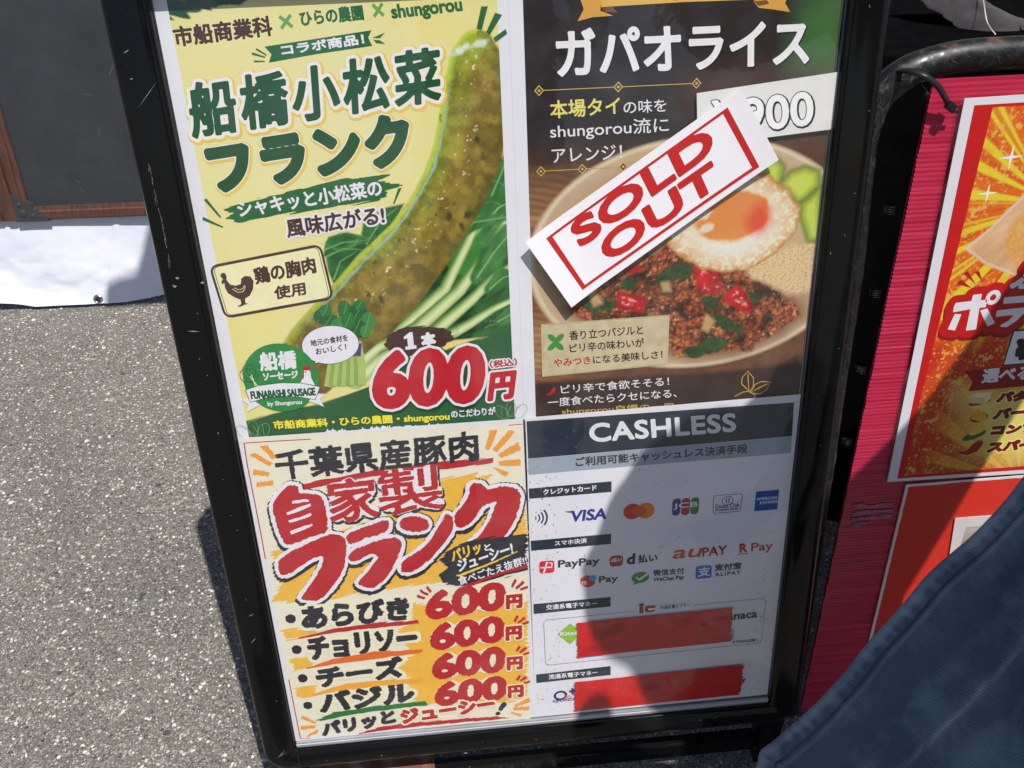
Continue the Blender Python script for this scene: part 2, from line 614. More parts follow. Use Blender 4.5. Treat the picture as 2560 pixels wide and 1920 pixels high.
# shade outline on the banner, carried sunward to shape the roof edge
TC = [(-0.6615,0.0286), (-0.6289,0.0546), (-0.5803,0.0730), (-0.5182,0.2252)]
TARP = frame_mw((0, 1.365, 0), 18, -2)
roof_z = 2.15
def lift(p):
    q = TARP @ Vector((p[0], max(p[1], 0.0), 0.0))
    return q + SUN * ((roof_z - q.z) / SUN.z)
edge = [lift(p) for p in TC]
d = (edge[-1] - edge[0]).normalized()
out = [edge[0] + Vector((0.0, -0.04, 0))] + edge + [edge[-1] + Vector((0.25, 0.9, 0)), Vector((0.7, 3.8, roof_z)), Vector((3.6, 3.8, roof_z)), Vector((3.6, 0.62, roof_z))]
inv = cn.matrix_world.inverted()
top = [inv @ p for p in out]
n = len(top)
pyobj("shade_canopy_roof", [(p.x, p.y, p.z) for p in top] + [(p.x, p.y, p.z - 0.004) for p in top],
      [tuple(range(n)), tuple(range(2 * n - 1, n - 1, -1))] + [(i, (i + 1) % n, (i + 1) % n + n, i + n) for i in range(n)], m_canvas, cn)
for px, py in ((2.2, -0.95), (2.2, 2.0), (-0.4, 2.0)):
    bm = bmesh.new(); bm_box(bm, px - .02, px + .02, py - .02, py + .02, 0, roof_z - 0.006, 0.003)
    bmobj("post", bm, mat("post_metal", (170, 172, 175), rough=0.35, metal=0.8), cn)

# ------------------------------------------------------------------ stall table with black cloth (behind)
m_black = mat("black_cloth", (.0045, .0045, .005), raw=True, spec=0.0, rough=1.0, var=0.3, scale=40, bump=0.0006, bscale=700)  # black lowered to put the cloth's shade into the colour
tb = empty("stall_table", Matrix.Translation((1.5, .95, 0)))
tag(tb, "stall table under a black cloth hanging to the ground behind the red corrugated board", "table")
def cloth(a, b, yf, x0):
    V, F = grid_sheet(a, b, 0.0, .80, 121, 14, lambda X, Y: yf + 0.014 * np.sin(X * 37 + np.sin(X * 9) * 2) * (1 - Y / .9))
    return [(x, z, y) for x, y, z in V], F
V, F = cloth(-.93, 1.0, -.52, 0)
pyobj("tablecloth", V, F, m_black, tb, True)
V2 = [(-.93 - (y + .52) * 0 - .0, -.52 + (x + .93) * .55, z) for x, y, z in V]
pyobj("tablecloth_side", V2, F, m_black, tb, True)
bm = bmesh.new(); bm_box(bm, -.935, 1.0, -.525, .55, .795, .815, .004)
bmobj("table_top", bm, m_black, tb)
for lx in (-.88, .95):
    bm = bmesh.new(); bm_box(bm, lx - .02, lx + .02, 0.4, 0.44, 0, .795, .003)
    bmobj("leg", bm, mat("post_metal", (170, 172, 175)), tb)

# ------------------------------------------------------------------ white banner hanging behind the chalkboards
m_vinyl = mat("white_vinyl", (224, 226, 240), rough=0.35, var=0.03, scale=6, bump=0.002, bscale=7, spec=0.4)
def ban(X, Y):
    k = np.clip(1.15 - Y / .2, .12, 1)
    w = k * (0.012 * np.sin(X * 7 + 1.0) + 0.007 * np.sin(X * 17 + Y * 9) + 0.012 * (fbm(X * 9, Y * 11, 4) - .5) * 2)
    w = w + 0.010 * np.clip(1 - Y / 0.05, 0, 1) ** 2
    w = w + 0.0045 * np.exp(-((X + 0.62 + (Y - .15) * -0.25) / 0.006) ** 2) + 0.003 * np.exp(-((Y - 0.235 + X * .02) / 0.004) ** 2)
    return w
V, F = grid_sheet(-2.2, 0.4, 0.0, 0.232, 330, 60, ban)
BOT = [(-1.0336,0.0401), (-0.9383,0.0189), (-0.8941,0.0141), (-0.8422,-0.0031), (-0.7412,-0.0043), (-0.6704,-0.0062), (-0.6134,0.0000), (-0.5556,0.0104), (-0.4928,0.0205)]
bx = [p[0] for p in BOT]; by = [max(p[1], 0.004) for p in BOT]
V = [(x, y + np.interp(x, bx, by) * max(0, 1 - y / 0.23), z) for x, y, z in V]
banner = pyobj("white_banner", V, F, m_vinyl, None, True)
banner.matrix_world = TARP
tag(banner, "white vinyl banner hanging to the asphalt below the chalkboards", "banner")
GR = (-0.6819,0.0144)
V, F = [], []
for i in range(24):
    a = i * 6.2832 / 24
    for rr, zz in ((0.0125, 0.0), (0.0105, 0.0025), (0.0075, 0.002), (0.0065, 0.0)):
        V.append((GR[0] + math.cos(a) * rr, GR[1] + math.sin(a) * rr, zz + ban(np.array(GR[0]), np.array(GR[1])).item() + 0.0015))
    for k in range(3):
        F.append((i * 4 + k, ((i + 1) % 24) * 4 + k, ((i + 1) % 24) * 4 + k + 1, i * 4 + k + 1))
pyobj("eyelet", V, F, mat("eyelet_metal", (200, 200, 200), rough=0.25, metal=1.0), banner, True)
pyobj("eyelet_hole", [(GR[0] + math.cos(a) * .0066, GR[1] + math.sin(a) * .0066, ban(np.array(GR[0]), np.array(GR[1])).item() + .002) for a in [i * .5236 for i in range(12)]],
      [tuple(range(12))], mat("dark_hole", (.02, .02, .02), raw=True), banner)

# ------------------------------------------------------------------ chalkboards
CH = frame_mw((-.6, 1.446, .21), 9.5, -2.5)
m_slate = mat("slate_board", (55, 57, 61), rough=0.55, var=0.16, scale=9, bump=0.0002, bscale=300, rough_var=0.1)
def wood_mat(name, c1, c2):
    m = bpy.data.materials.new(name); m.use_nodes = True
    nt = m.node_tree; N, L = nt.nodes, nt.links
    tc = N.new("ShaderNodeTexCoord"); mp = N.new("ShaderNodeMapping")
    mp.inputs["Scale"].default_value = (60, 4, 60)
    L.new(tc.outputs["Object"], mp.inputs[0])
    nz = N.new("ShaderNodeTexNoise"); nz.inputs["Scale"].default_value = 3; nz.inputs["Detail"].default_value = 6
    L.new(mp.outputs[0], nz.inputs["Vector"])
    r = N.new("ShaderNodeValToRGB")
    r.color_ramp.elements[0].position = 0.35; r.color_ramp.elements[0].color = (*lin(c1), 1)
    r.color_ramp.elements[1].position = 0.65; r.color_ramp.elements[1].color = (*lin(c2), 1)
    L.new(nz.outputs["Fac"], r.inputs[0]); L.new(r.outputs[0], N["Principled BSDF"].inputs["Base Color"])
    N["Principled BSDF"].inputs["Roughness"].default_value = 0.5
    return m
m_wood = wood_mat("brown_wood", (76, 50, 42), (102, 66, 53))
m_iron = mat("cast_corner", (62, 62, 66), rough=0.5, var=0.25, scale=500, bump=0.0006, bscale=900)
def rail(parent, a, b, w, m, name="frame_rail", h=0.012):
    """a straight moulding from a to b: bevelled box, w wide to the right of a->b, front at z=h"""
    a, b = Vector(a), Vector(b)
    d = (b - a); ln = d.length; d.normalize(); nn = Vector((d.y, -d.x))
    prof = [(0, 0), (0, h * .75), (w * .12, h), (w * .62, h), (w * .70, h * .7), (w, h * .55), (w, 0)]
    V = []
    for p in (a, b):
        for u, z in prof:
            q = p + nn * u
            V.append((q.x, q.y, z))
    k = len(prof)
    F = [(i, i + 1, i + 1 + k, i + k) for i in range(k - 1)] + [tuple(range(k - 1, -1, -1)), tuple(range(k, 2 * k))]
    return pyobj(name, V, F, m, parent)
def chalkboard(label, xl, xr, yb, yt, corner):
    e = empty("chalkboard", CH @ Matrix.Translation((xl, yb, 0)))
    tag(e, label, "chalkboard", "chalkboards standing side by side")
    W, H = xr - xl, yt - yb
    bm = bmesh.new(); bm_box(bm, .02, W - .02, .02, H - .02, -0.006, 0.002)
    bmobj("slate_panel", bm, m_slate, e)
    fw = 0.034
    rail(e, (0, H), (0, 0), -fw, m_wood)
    rail(e, (W, 0), (W, H), -fw, m_wood)
    rail(e, (fw, 0), (W - fw, 0), -fw, m_wood)
    rail(e, (W - fw, H), (fw, H), -fw, m_wood)
    if corner:
        P = [(-.002, -.002), (.078, -.002), (.066, .010), (.058, .016), (.055, .026), (.046, .030), (.043, .040), (.034, .050), (.022, .053), (.015, .062), (.004, .066), (-.002, .066)]
        V = [(x, y, 0.0145) for x, y in P] + [(x, y, 0.0) for x, y in P]
        k = len(P)
        pyobj("corner_plate", V, [tuple(range(k))] + [(i + k, (i + 1) % k + k, (i + 1) % k, i) for i in range(k)], m_iron, e)
        # low relief scrolls
        for cx, cy, r in ((.018, .018, .010), (.040, .012, .006), (.014, .040, .006)):
            bm = bmesh.new()
            bmesh.ops.create_icosphere(bm, subdivisions=2, radius=1.0)
            for v in bm.verts: v.co = Vector((cx + v.co.x * r, cy + v.co.y * r, .0145 + v.co.z * .0015))
            bmobj("corner_stud", bm, m_iron, e, True)
    return e
CBL = (-0.2367,0.0043)
CBR = (-0.2768,0.0060)
c_main = chalkboard("blank slate chalkboard in brown wooden frame with a dark metal corner plate", CBL[0], CBL[0] + 0.56, CBL[1], CBL[1] + 0.80, True)
c_left = chalkboard("blank chalkboard in brown wooden frame cut off by the left edge of the photo", CBL[0] - 0.62, CBL[0] - 0.004, CBL[1], CBL[1] + 0.80, False)
# chalk smears and one scored line on the slate (worn marks)
m_chalk = mat("chalk_dust", (120, 122, 126), rough=0.9, var=0.3, scale=400)
for k in range(9):
    x, y = random.uniform(.08, .40), random.uniform(.06, .5)
    ln = random.uniform(.004, .03)
    a = random.uniform(0, 3.14)
    pyobj("chalk_mark", [(x, y, .00215), (x + math.cos(a) * ln, y + math.sin(a) * ln, .00215), (x + math.cos(a) * ln - .0004, y + math.sin(a) * ln + .0007, .00215), (x - .0004, y + .0007, .00215)],
          [(0, 1, 2, 3)], m_chalk, c_main)
pyobj("chalk_mark", [(.075, .118, .0022), (.36, .132, .0022), (.36, .1327, .0022), (.075, .1186, .0022)], [(0, 1, 2, 3)], mat("chalk_faint", (84, 86, 90), rough=0.9, var=0.4, scale=300), c_main)

# ------------------------------------------------------------------ menu board (A-frame stand)
BW, BH = 0.594, 0.84
BRD = frame_mw((0, 0, .15), 12)
board = empty("menu_board", Matrix.Translation((BW / 2, -0.02, 0)))
tag(board, "black A-frame stand holding four food and payment posters under a clear cover", "sign stand")
binv = board.matrix_world.inverted()
def onboard(o):
    o.parent = board
    o.matrix_parent_inverse = Matrix.Identity(4)
    o.matrix_local = binv @ BRD
    return o
def black_plastic():
    m = bpy.data.materials.new("black_frame_paint"); m.use_nodes = True
    nt = m.node_tree; N, L = nt.nodes, nt.links
    b = N["Principled BSDF"]
    tc = N.new("ShaderNodeTexCoord")
    nz = N.new("ShaderNodeTexNoise"); nz.inputs["Scale"].default_value = 18; nz.inputs["Detail"].default_value = 8
    L.new(tc.outputs["Object"], nz.inputs["Vector"])
    mr = N.new("ShaderNodeMapRange"); mr.inputs["From Min"].default_value = .35; mr.inputs["From Max"].default_value = .65
    mr.inputs["To Min"].default_value = .07; mr.inputs["To Max"].default_value = .17
    L.new(nz.outputs["Fac"], mr.inputs["Value"]); L.new(mr.outputs[0], b.inputs["Roughness"])
    # dust and chips
    sp = N.new("ShaderNodeTexNoise"); sp.inputs["Scale"].default_value = 420; sp.inputs["Detail"].default_value = 2
    L.new(tc.outputs["Object"], sp.inputs["Vector"])
    r = N.new("ShaderNodeValToRGB")
    r.color_ramp.elements[0].position = .76; r.color_ramp.elements[0].color = (.006, .006, .0065, 1)
    r.color_ramp.elements[1].position = .84; r.color_ramp.elements[1].color = (.12, .115, .11, 1)
    L.new(sp.outputs["Fac"], r.inputs[0]); L.new(r.outputs[0], b.inputs["Base Color"])
    bp = N.new("ShaderNodeBump"); bp.inputs["Distance"].default_value = .00012; bp.inputs["Strength"].default_value = 0.6
    n3 = N.new("ShaderNodeTexNoise"); n3.inputs["Scale"].default_value = 30; n3.inputs["Detail"].default_value = 5
    L.new(tc.outputs["Object"], n3.inputs["Vector"])
    L.new(n3.outputs["Fac"], bp.inputs["Height"]); L.new(bp.outputs[0], b.inputs["Normal"])
    b.inputs["Specular IOR Level"].default_value = .22
    return m
m_frame = black_plastic()
def ring_path(x0, x1, y0, y1, r, d, k=10):
    P = []
    rr = max(r - d, 0.0015)
    for cx, cy, a0 in ((x1, y0, -90), (x1, y1, 0), (x0, y1, 90), (x0, y0, 180)):
        sx, sy = (-1 if cx == x1 else 1), (-1 if cy == y1 else 1)
        dy_ = d * (.785 if cy == y0 else 1)
        ox, oy = cx + sx * (d + rr), cy + sy * (dy_ + rr)
        for i in range(k + 1):
            a = math.radians(a0 + 90 * i / k)
            P.append((ox + math.cos(a) * rr, oy + math.sin(a) * rr))
    return P
def frame_mesh(name, prof, x0, x1, y0, y1, r, m, smooth=True):
    V, F = [], []
    n = 44
    for d, z in prof:
        V += [(x, y, z) for x, y in ring_path(x0, x1, y0, y1, r, d)]
    for j in range(len(prof) - 1):
        for i in range(n):
            F.append((j * n + i, j * n + (i + 1) % n, (j + 1) * n + (i + 1) % n, (j + 1) * n + i))
    o = pyobj(name, V, F, m, None, smooth)
    return onboard(o)
prof = [(0.004, -.022), (0.0, -.016), (0.0, .004), (0.0006, .0075), (.0025, .0105), (.006, .0122), (.012, .0128), (.024, .0124), (.0335, .0112), (.0372, .0098), (.0385, .0082), (.0388, .001)]
fr = frame_mesh("frame", prof, -.040, .634, -.040, .874, .030, m_frame)
# back sheet behind the posters and the light inner lip at the bottom
bm = bmesh.new(); bm_box(bm, -.002, .596, -.002, .843, -.012, -.0012)
onboard(bmobj("back_panel", bm, mat("back_panel_black", (.02, .02, .02), raw=True, rough=.6)))
m_lip = mat("clear_edge", (150, 152, 158), rough=0.18, var=0.15, scale=25, spec=0.8, coat=0.4)
bm = bmesh.new(); bm_box(bm, .0, .594, -.0096, -.0012, .0015, .0062, 0.0012)
onboard(bmobj("cover_edge", bm, m_lip))
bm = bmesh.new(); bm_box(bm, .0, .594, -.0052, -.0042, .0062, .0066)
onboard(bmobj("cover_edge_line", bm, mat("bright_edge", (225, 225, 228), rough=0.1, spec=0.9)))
bm = bmesh.new(); bm_box(bm, .5945, .5975, .0, .84, .0012, .0052, 0.0006)
onboard(bmobj("cover_edge", bm, mat("clear_edge_dark", (78, 86, 98), rough=0.2, var=0.1)))
# clear cover
def clear_mat():
    m = bpy.data.materials.new("clear_cover"); m.use_nodes = True
    nt = m.node_tree; N, L = nt.nodes, nt.links
    N.remove(N["Principled BSDF"])
    tr = N.new("ShaderNodeBsdfTransparent"); tr.inputs[0].default_value = (.985, .985, .985, 1)
    gl = N.new("ShaderNodeBsdfGlossy"); gl.inputs["Roughness"].default_value = 0.035
    # Schlick reflectance of a two-sided clear sheet
    ge = N.new("ShaderNodeNewGeometry")
    dt = N.new("ShaderNodeVectorMath"); dt.operation = 'DOT_PRODUCT'
    L.new(ge.outputs["Normal"], dt.inputs[0]); L.new(ge.outputs["Incoming"], dt.inputs[1])
    def mth(op, a, b=None):
        x = N.new("ShaderNodeMath"); x.operation = op
        for i, v in enumerate((a, b)):
            if v is None: continue
            if isinstance(v, (int, float)): x.inputs[i].default_value = v
            else: L.new(v, x.inputs[i])
        return x.outputs[0]
    ab = mth('ABSOLUTE', dt.outputs["Value"])
    fr_ = mth('ADD', mth('MULTIPLY', mth('POWER', mth('SUBTRACT', 1.0, ab), 5.0), .92), .055)
    tc = N.new("ShaderNodeTexCoord")
    nz = N.new("ShaderNodeTexNoise"); nz.inputs["Scale"].default_value = 9; nz.inputs["Detail"].default_value = 3; nz.inputs["Distortion"].default_value = 1.0
    L.new(tc.outputs["Object"], nz.inputs["Vector"])
    bp = N.new("ShaderNodeBump"); bp.inputs["Distance"].default_value = .0016; bp.inputs["Strength"].default_value = 0.5
    L.new(nz.outputs["Fac"], bp.inputs["Height"]); L.new(bp.outputs[0], gl.inputs["Normal"])
    # fine scuffs make the gloss milky in places
    sc = N.new("ShaderNodeTexNoise"); sc.inputs["Scale"].default_value = 26; sc.inputs["Detail"].default_value = 9
    L.new(tc.outputs["Object"], sc.inputs["Vector"])
    df = N.new("ShaderNodeBsdfDiffuse"); df.inputs[0].default_value = (.8, .8, .8, 1)
    mr = N.new("ShaderNodeMapRange"); mr.inputs["From Min"].default_value = .45; mr.inputs["From Max"].default_value = .8
    mr.inputs["To Min"].default_value = .0; mr.inputs["To Max"].default_value = .035
    L.new(sc.outputs["Fac"], mr.inputs["Value"])
    m1 = N.new("ShaderNodeMixShader"); m2 = N.new("ShaderNodeMixShader")
    L.new(fr_, m1.inputs[0]); L.new(tr.outputs[0], m1.inputs[1]); L.new(gl.outputs[0], m1.inputs[2])
    L.new(mr.outputs[0], m2.inputs[0]); L.new(m1.outputs[0], m2.inputs[1]); L.new(df.outputs[0], m2.inputs[2])
    L.new(m2.outputs[0], N["Material Output"].inputs[0])
    return m
cv = onboard(pyobj("clear_cover", [(0, 0, .0056), (.594, 0, .0056), (.594, .842, .0056), (0, .842, .0056)], [(0, 1, 2, 3)], clear_mat()))
# scratches and chips on the frame, each a sliver of bare paint
m_scr = mat("bare_scratch", (150, 148, 144), rough=0.6, var=0.3, scale=500)
def scratches(pts, parent, m, zf):
    V, F = [], []
    for (x, y, ln, a, w) in pts:
        b = len(V)
        dx, dy = math.cos(a) * ln, math.sin(a) * ln
        nx_, ny_ = -math.sin(a) * w, math.cos(a) * w
        z = zf
        V += [(x, y, z), (x + dx * .5 + nx_, y + dy * .5 + ny_, z), (x + dx, y + dy, z), (x + dx * .45 - nx_, y + dy * .45 - ny_, z)]
        F.append((b, b + 1, b + 2, b + 3))
    o = pyobj("scratches", V, F, m)
    o["kind"] = "stuff"
    return o
L_ = []
onboard(pyobj('corner_joint', [(.0012, -.0380, .0135), (.0018, -.0380, .0135), (.0018, -.012, .0137), (.0012, -.012, .0137)], [(0, 1, 2, 3)], mat('joint_line', (52, 52, 54), rough=.5)))
SC1 = [(-0.0266,0.7029), (-0.0262,0.6802), (-0.0264,0.6606), (-0.0256,0.6441), (-0.0260,0.6274), (-0.0265,0.6086)]
for i in range(5):
    (xa, ya), (xb, yb) = SC1[i], SC1[i + 1]
    for k in range(9):
        t = random.random()
        L_.append((xa + (xb - xa) * t + random.gauss(0, .0005), ya + (yb - ya) * t, random.uniform(.002, .009), math.atan2(yb - ya, xb - xa) + random.gauss(0, .12), .00012))
for (p, ln, w) in (((-0.0279,0.7909), .006, .0004), ((-0.0259,0.7467), .03, .0002), ((-0.0245,0.5960), .004, .0012), ((-0.0283,0.5875), .004, .0012), ((-0.0274,0.7703), .003, .0005),
                ((-0.0027,0.5897), .004, .0012), ((-0.0241,0.5432), .012, .0005), ((-0.0228,0.2017), .008, .0004), ((-0.0259,0.1638), .010, .0004), ((-0.0226,-0.0156), .016, .0003), ((-0.0247,-0.0160), .016, .0003),
                ((0.2033,-0.0376), .006, .0010), ((0.1009,-0.0283), .003, .0006), ((0.2083,-0.0630), .003, .0004), ((-0.0125,0.0748), .003, .0004)):
    L_.append((p[0], p[1], ln, random.uniform(-.3, .9), w))
for k in range(26):
    s_ = random.choice((0, 1, 2))
    if s_ == 0: p = (random.uniform(-.035, -.010), random.uniform(.0, .8))
    elif s_ == 1: p = (random.uniform(.602, .628), random.uniform(.05, .8))
    else: p = (random.uniform(.02, .58), random.uniform(-.033, -.014))
    L_.append((p[0], p[1], random.uniform(.001, .004), random.uniform(0, 3.1), random.uniform(.00015, .0004)))
onboard(scratches(L_, None, m_scr, .01295))
# rear leaf, hinge bars, feet
def leaf_rear():
    y1, y0 = 0.19, 0.60
    for x in (-.028, .606):
        bm = bmesh.new()
        bm_box(bm, x, x + .022, 0, .02, 0, 1.02, .002)
        ang = math.atan2(y0 - y1, .99)
        for v in bm.verts:
            t = v.co.z
            v.co = Vector((v.co.x - BW / 2, v.co.y + 0.02 + y0 - (y0 - y1) * t / 1.02, t * 0.985))
        bmobj("rear_leg", bm, m_frame, board)
    for zz in (.16, .93):
        yy = 0.02 + y0 - (y0 - y1) * zz / 1.0
        bm = bmesh.new(); bm_box(bm, -.028 - BW / 2, .628 - BW / 2, yy, yy + .018, zz, zz + .04, .003)
        bmobj("cross_bar", bm, m_frame, board)
    bm = bmesh.new(); bm_box(bm, -.012 - BW / 2, .606 - BW / 2, .02 + .215, .02 + .222, .30, .93)
leaf_rear()
for x in (-.030, .596):
    bm = bmesh.new(); bm_box(bm, x - BW / 2, x + .028 - BW / 2, .012, .040, .0, .115, .002)
    bmobj("foot", bm, m_frame, board)
bm = bmesh.new(); bm_box(bm, .0 - BW / 2, .594 - BW / 2, .018, .034, .022, .052, .003)
bmobj("base_bar", bm, m_frame, board)

# flaking brick used as weight under the frame
BK = [(-0.0106,0.0502), (0.1360,0.0483)]
bk = empty("brick", Matrix.Translation((.085, -.002, 0)) @ Matrix.Rotation(math.radians(4), 4, 'Z'))
tag(bk, "chipped reddish brick lying under the bottom rail of the menu board", "brick")
bm = bmesh.new(); bm_box(bm, -.078, .078, -.05, .05, .0, .058, .006)
bmesh.ops.subdivide_edges(bm, edges=bm.edges[:], cuts=5, use_grid_fill=True)
for v in bm.verts:
    v.co += Vector((random.gauss(0, .0011), random.gauss(0, .0011), random.gauss(0, .0009) if v.co.z > .01 else 0))
def brick_mat():
    m = bpy.data.materials.new("flaking_brick"); m.use_nodes = True
    nt = m.node_tree; N, L = nt.nodes, nt.links
    tc = N.new("ShaderNodeTexCoord")
    nz = N.new("ShaderNodeTexNoise"); nz.inputs["Scale"].default_value = 28; nz.inputs["Detail"].default_value = 7
    L.new(tc.outputs["Object"], nz.inputs["Vector"])
    r = N.new("ShaderNodeValToRGB")
    e = r.color_ramp.elements
    e[0].position = .36; e[0].color = (.17, .060, .036, 1)
    e[1].position = .60; e[1].color = (.42, .36, .29, 1)
    x = e.new(.5); x.color = (.26, .15, .085, 1)
    L.new(nz.outputs["Fac"], r.inputs[0]); L.new(r.outputs[0], N["Principled BSDF"].inputs["Base Color"])
    N["Principled BSDF"].inputs["Roughness"].default_value = 0.85
    bp = N.new("ShaderNodeBump"); bp.inputs["Distance"].default_value = .002
    L.new(nz.outputs["Fac"], bp.inputs["Height"]); L.new(bp.outputs[0], N["Principled BSDF"].inputs["Normal"])
    return m
bmobj("brick_body", bm, brick_mat(), bk)

# ------------------------------------------------------------------ tube stand with red corrugated board
RED = frame_mw((0, .0463, 0), 6)
def tube(name, pts, r, m, parent=None, seg=20, closed=False, jit=0.0):
    V, F = [], []
    n = len(pts)
    up0 = Vector((0.1, 0.95, 0.2))
    for i, p in enumerate(pts):
        a = Vector(pts[max(0, i - 1)]); b = Vector(pts[min(n - 1, i + 1)])
        if closed: a = Vector(pts[i - 1]); b = Vector(pts[(i + 1) % n])
        t = (b - a).normalized()
        s = t.cross(up0).normalized(); u = s.cross(t)
        rr = r[i] if isinstance(r, list) else r
        for k in range(seg):
            an = 2 * math.pi * k / seg
            V.append(tuple(Vector(p) + (s * math.cos(an) + u * math.sin(an)) * rr * (1 + random.gauss(0, jit))))
    for i in range(n if closed else n - 1):
        j = (i + 1) % n
        for k in range(seg):
            F.append((i * seg + k, i * seg + (k + 1) % seg, j * seg + (k + 1) % seg, j * seg + k))
    if not closed:
        F.append(tuple(range(seg - 1, -1, -1))); F.append(tuple((n - 1) * seg + k for k in range(seg)))
    return pyobj(name, V, F, m, parent, True)
def smooth_path(P, k=10):
    P = [Vector(p) for p in P]
    out = []
    for i in range(len(P) - 1):
        p0, p1, p2, p3 = P[max(0, i - 1)], P[i], P[i + 1], P[min(len(P) - 1, i + 2)]
        for j in range(k):
            t = j / k
            out.append(0.5 * ((2 * p1) + (p2 - p0) * t + (2 * p0 - 5 * p1 + 4 * p2 - p3) * t * t + (3 * p1 - p0 - 3 * p2 + p3) * t ** 3))
    out.append(P[-1])
    return out
def pipe_mat():
    m = bpy.data.materials.new("worn_black_pipe"); m.use_nodes = True
    nt = m.node_tree; N, L = nt.nodes, nt.links
    b = N["Principled BSDF"]; tc = N.new("ShaderNodeTexCoord")
    nz = N.new("ShaderNodeTexNoise"); nz.inputs["Scale"].default_value = 70; nz.inputs["Detail"].default_value = 9; nz.inputs["Roughness"].default_value = .7
    L.new(tc.outputs["Object"], nz.inputs["Vector"])
    r = N.new("ShaderNodeValToRGB"); e = r.color_ramp.elements
    e[0].position = .58; e[0].color = (.011, .011, .012, 1); e[1].position = .74; e[1].color = (.13, .125, .12, 1)
    L.new(nz.outputs["Fac"], r.inputs[0])
    # rust and dust on the faces that look up
    ge = N.new("ShaderNodeNewGeometry"); sx = N.new("ShaderNodeSeparateXYZ"); L.new(ge.outputs["Normal"], sx.inputs[0])
    n2 = N.new("ShaderNodeTexNoise"); n2.inputs["Scale"].default_value = 35; n2.inputs["Detail"].default_value = 6
    L.new(tc.outputs["Object"], n2.inputs["Vector"])
    mu = N.new("ShaderNodeMath"); mu.operation = 'MULTIPLY'; L.new(sx.outputs[2], mu.inputs[0]); L.new(n2.outputs["Fac"], mu.inputs[1])
    mr = N.new("ShaderNodeMapRange"); mr.inputs["From Min"].default_value = .50; mr.inputs["From Max"].default_value = .64
    L.new(mu.outputs[0], mr.inputs["Value"])
    mx = N.new("ShaderNodeMix"); mx.data_type = 'RGBA'; mx.inputs[7].default_value = (.13, .055, .028, 1)
    L.new(mr.outputs[0], mx.inputs["Factor"]); L.new(r.outputs[0], mx.inputs[6]); L.new(mx.outputs[2], b.inputs["Base Color"])
    m2 = N.new("ShaderNodeMapRange"); m2.inputs["To Min"].default_value = .22; m2.inputs["To Max"].default_value = .62
    m2.inputs["From Min"].default_value = .4; m2.inputs["From Max"].default_value = .65
    L.new(nz.outputs["Fac"], m2.inputs["Value"]); L.new(m2.outputs[0], b.inputs["Roughness"])
    bp = N.new("ShaderNodeBump"); bp.inputs["Distance"].default_value = .0002; L.new(nz.outputs["Fac"], bp.inputs["Height"]); L.new(bp.outputs[0], b.inputs["Normal"])
    return m
m_pipe = pipe_mat()
stand = empty("tube_sign_stand", Matrix.Translation((1.0, .06, 0)))
tag(stand, "scratched black bent tube stand carrying the red corrugated board", "sign stand")
PP = [(0.7885,0.8950), (0.7609,0.8948), (0.7328,0.8946), (0.7094,0.8931), (0.6912,0.8900), (0.6704,0.8844), (0.6563,0.8763), (0.6456,0.8665), (0.6384,0.8548), (0.6344,0.8382), (0.6328,0.8163), (0.6355,0.7754), (0.6434,0.6851), (0.6483,0.5515), (0.6537,0.4360), (0.6560,0.3703)]
W3 = []
top_y = PP[1][1]
xr = 2 * 1.06 - PP[8][0]
left = [RED @ Vector((p[0], p[1], -.022)) for p in PP[1:]]
low = left[-1]; d = (left[-1] - left[-4]).normalized()
left.append(low + d * ((low.z - 0.0) / -d.z) if d.z < 0 else low)
path = smooth_path(left, 6)
mir = []
for p in reversed(path[:]):
    mir.append(p)
xm = 1.06
full = [Vector((2 * xm - p.x, p.y, p.z)) for p in reversed(path)] + path
full_l = stand.matrix_world.inverted()
tube("tube_frame", [full_l @ p for p in full], .0152, m_pipe, stand, 22)
# rear prop of the stand
rp = [path[34] + Vector((.004, .024, 0)), Vector((PP[10][0] + .03, .34, .40)), Vector((PP[10][0] + .04, .50, .0))]
tube("rear_prop", [full_l @ p for p in smooth_path(rp, 4)], .011, m_pipe, stand, 14)
rp = [Vector((2 * xm - p.x, p.y, p.z)) for p in rp]
tube("rear_prop", [full_l @ p for p in smooth_path(rp, 4)], .011, m_pipe, stand, 14)
# scratches along the tube (slivers)
V, F = [], []
for k in range(260):
    i = random.randint(40, len(path) - 3) if random.random() < .85 else random.randint(2, 40)
    p, q = path[i], path[i + 1]
    t = (q - p).normalized()
    nrm = (Vector(cam.matrix_world.translation) - p).normalized(); nrm = (nrm - t * nrm.dot(t)).normalized()
    sd = t.cross(nrm)
    an = random.gauss(-.25, .55)
    o_ = (nrm * math.cos(an) + sd * math.sin(an)).normalized()
    c = p.lerp(q, random.random()) + o_ * .01528
    tt = (t * random.uniform(.3, 1) + o_.cross(t) * random.gauss(0, .6)).normalized() * random.uniform(.0015, .007)
    ww = o_.cross(tt).normalized() * random.uniform(.00006, .00022)
    b = len(V)
    for q_ in (c - tt, c + ww, c + tt, c - ww):
        V.append(tuple(full_l @ q_))
    F.append((b, b + 1, b + 2, b + 3))
o = pyobj("scratches", V, F, mat("tube_scratch", (118, 116, 110), rough=.6, var=.4, scale=300), stand)
o["kind"] = "stuff"

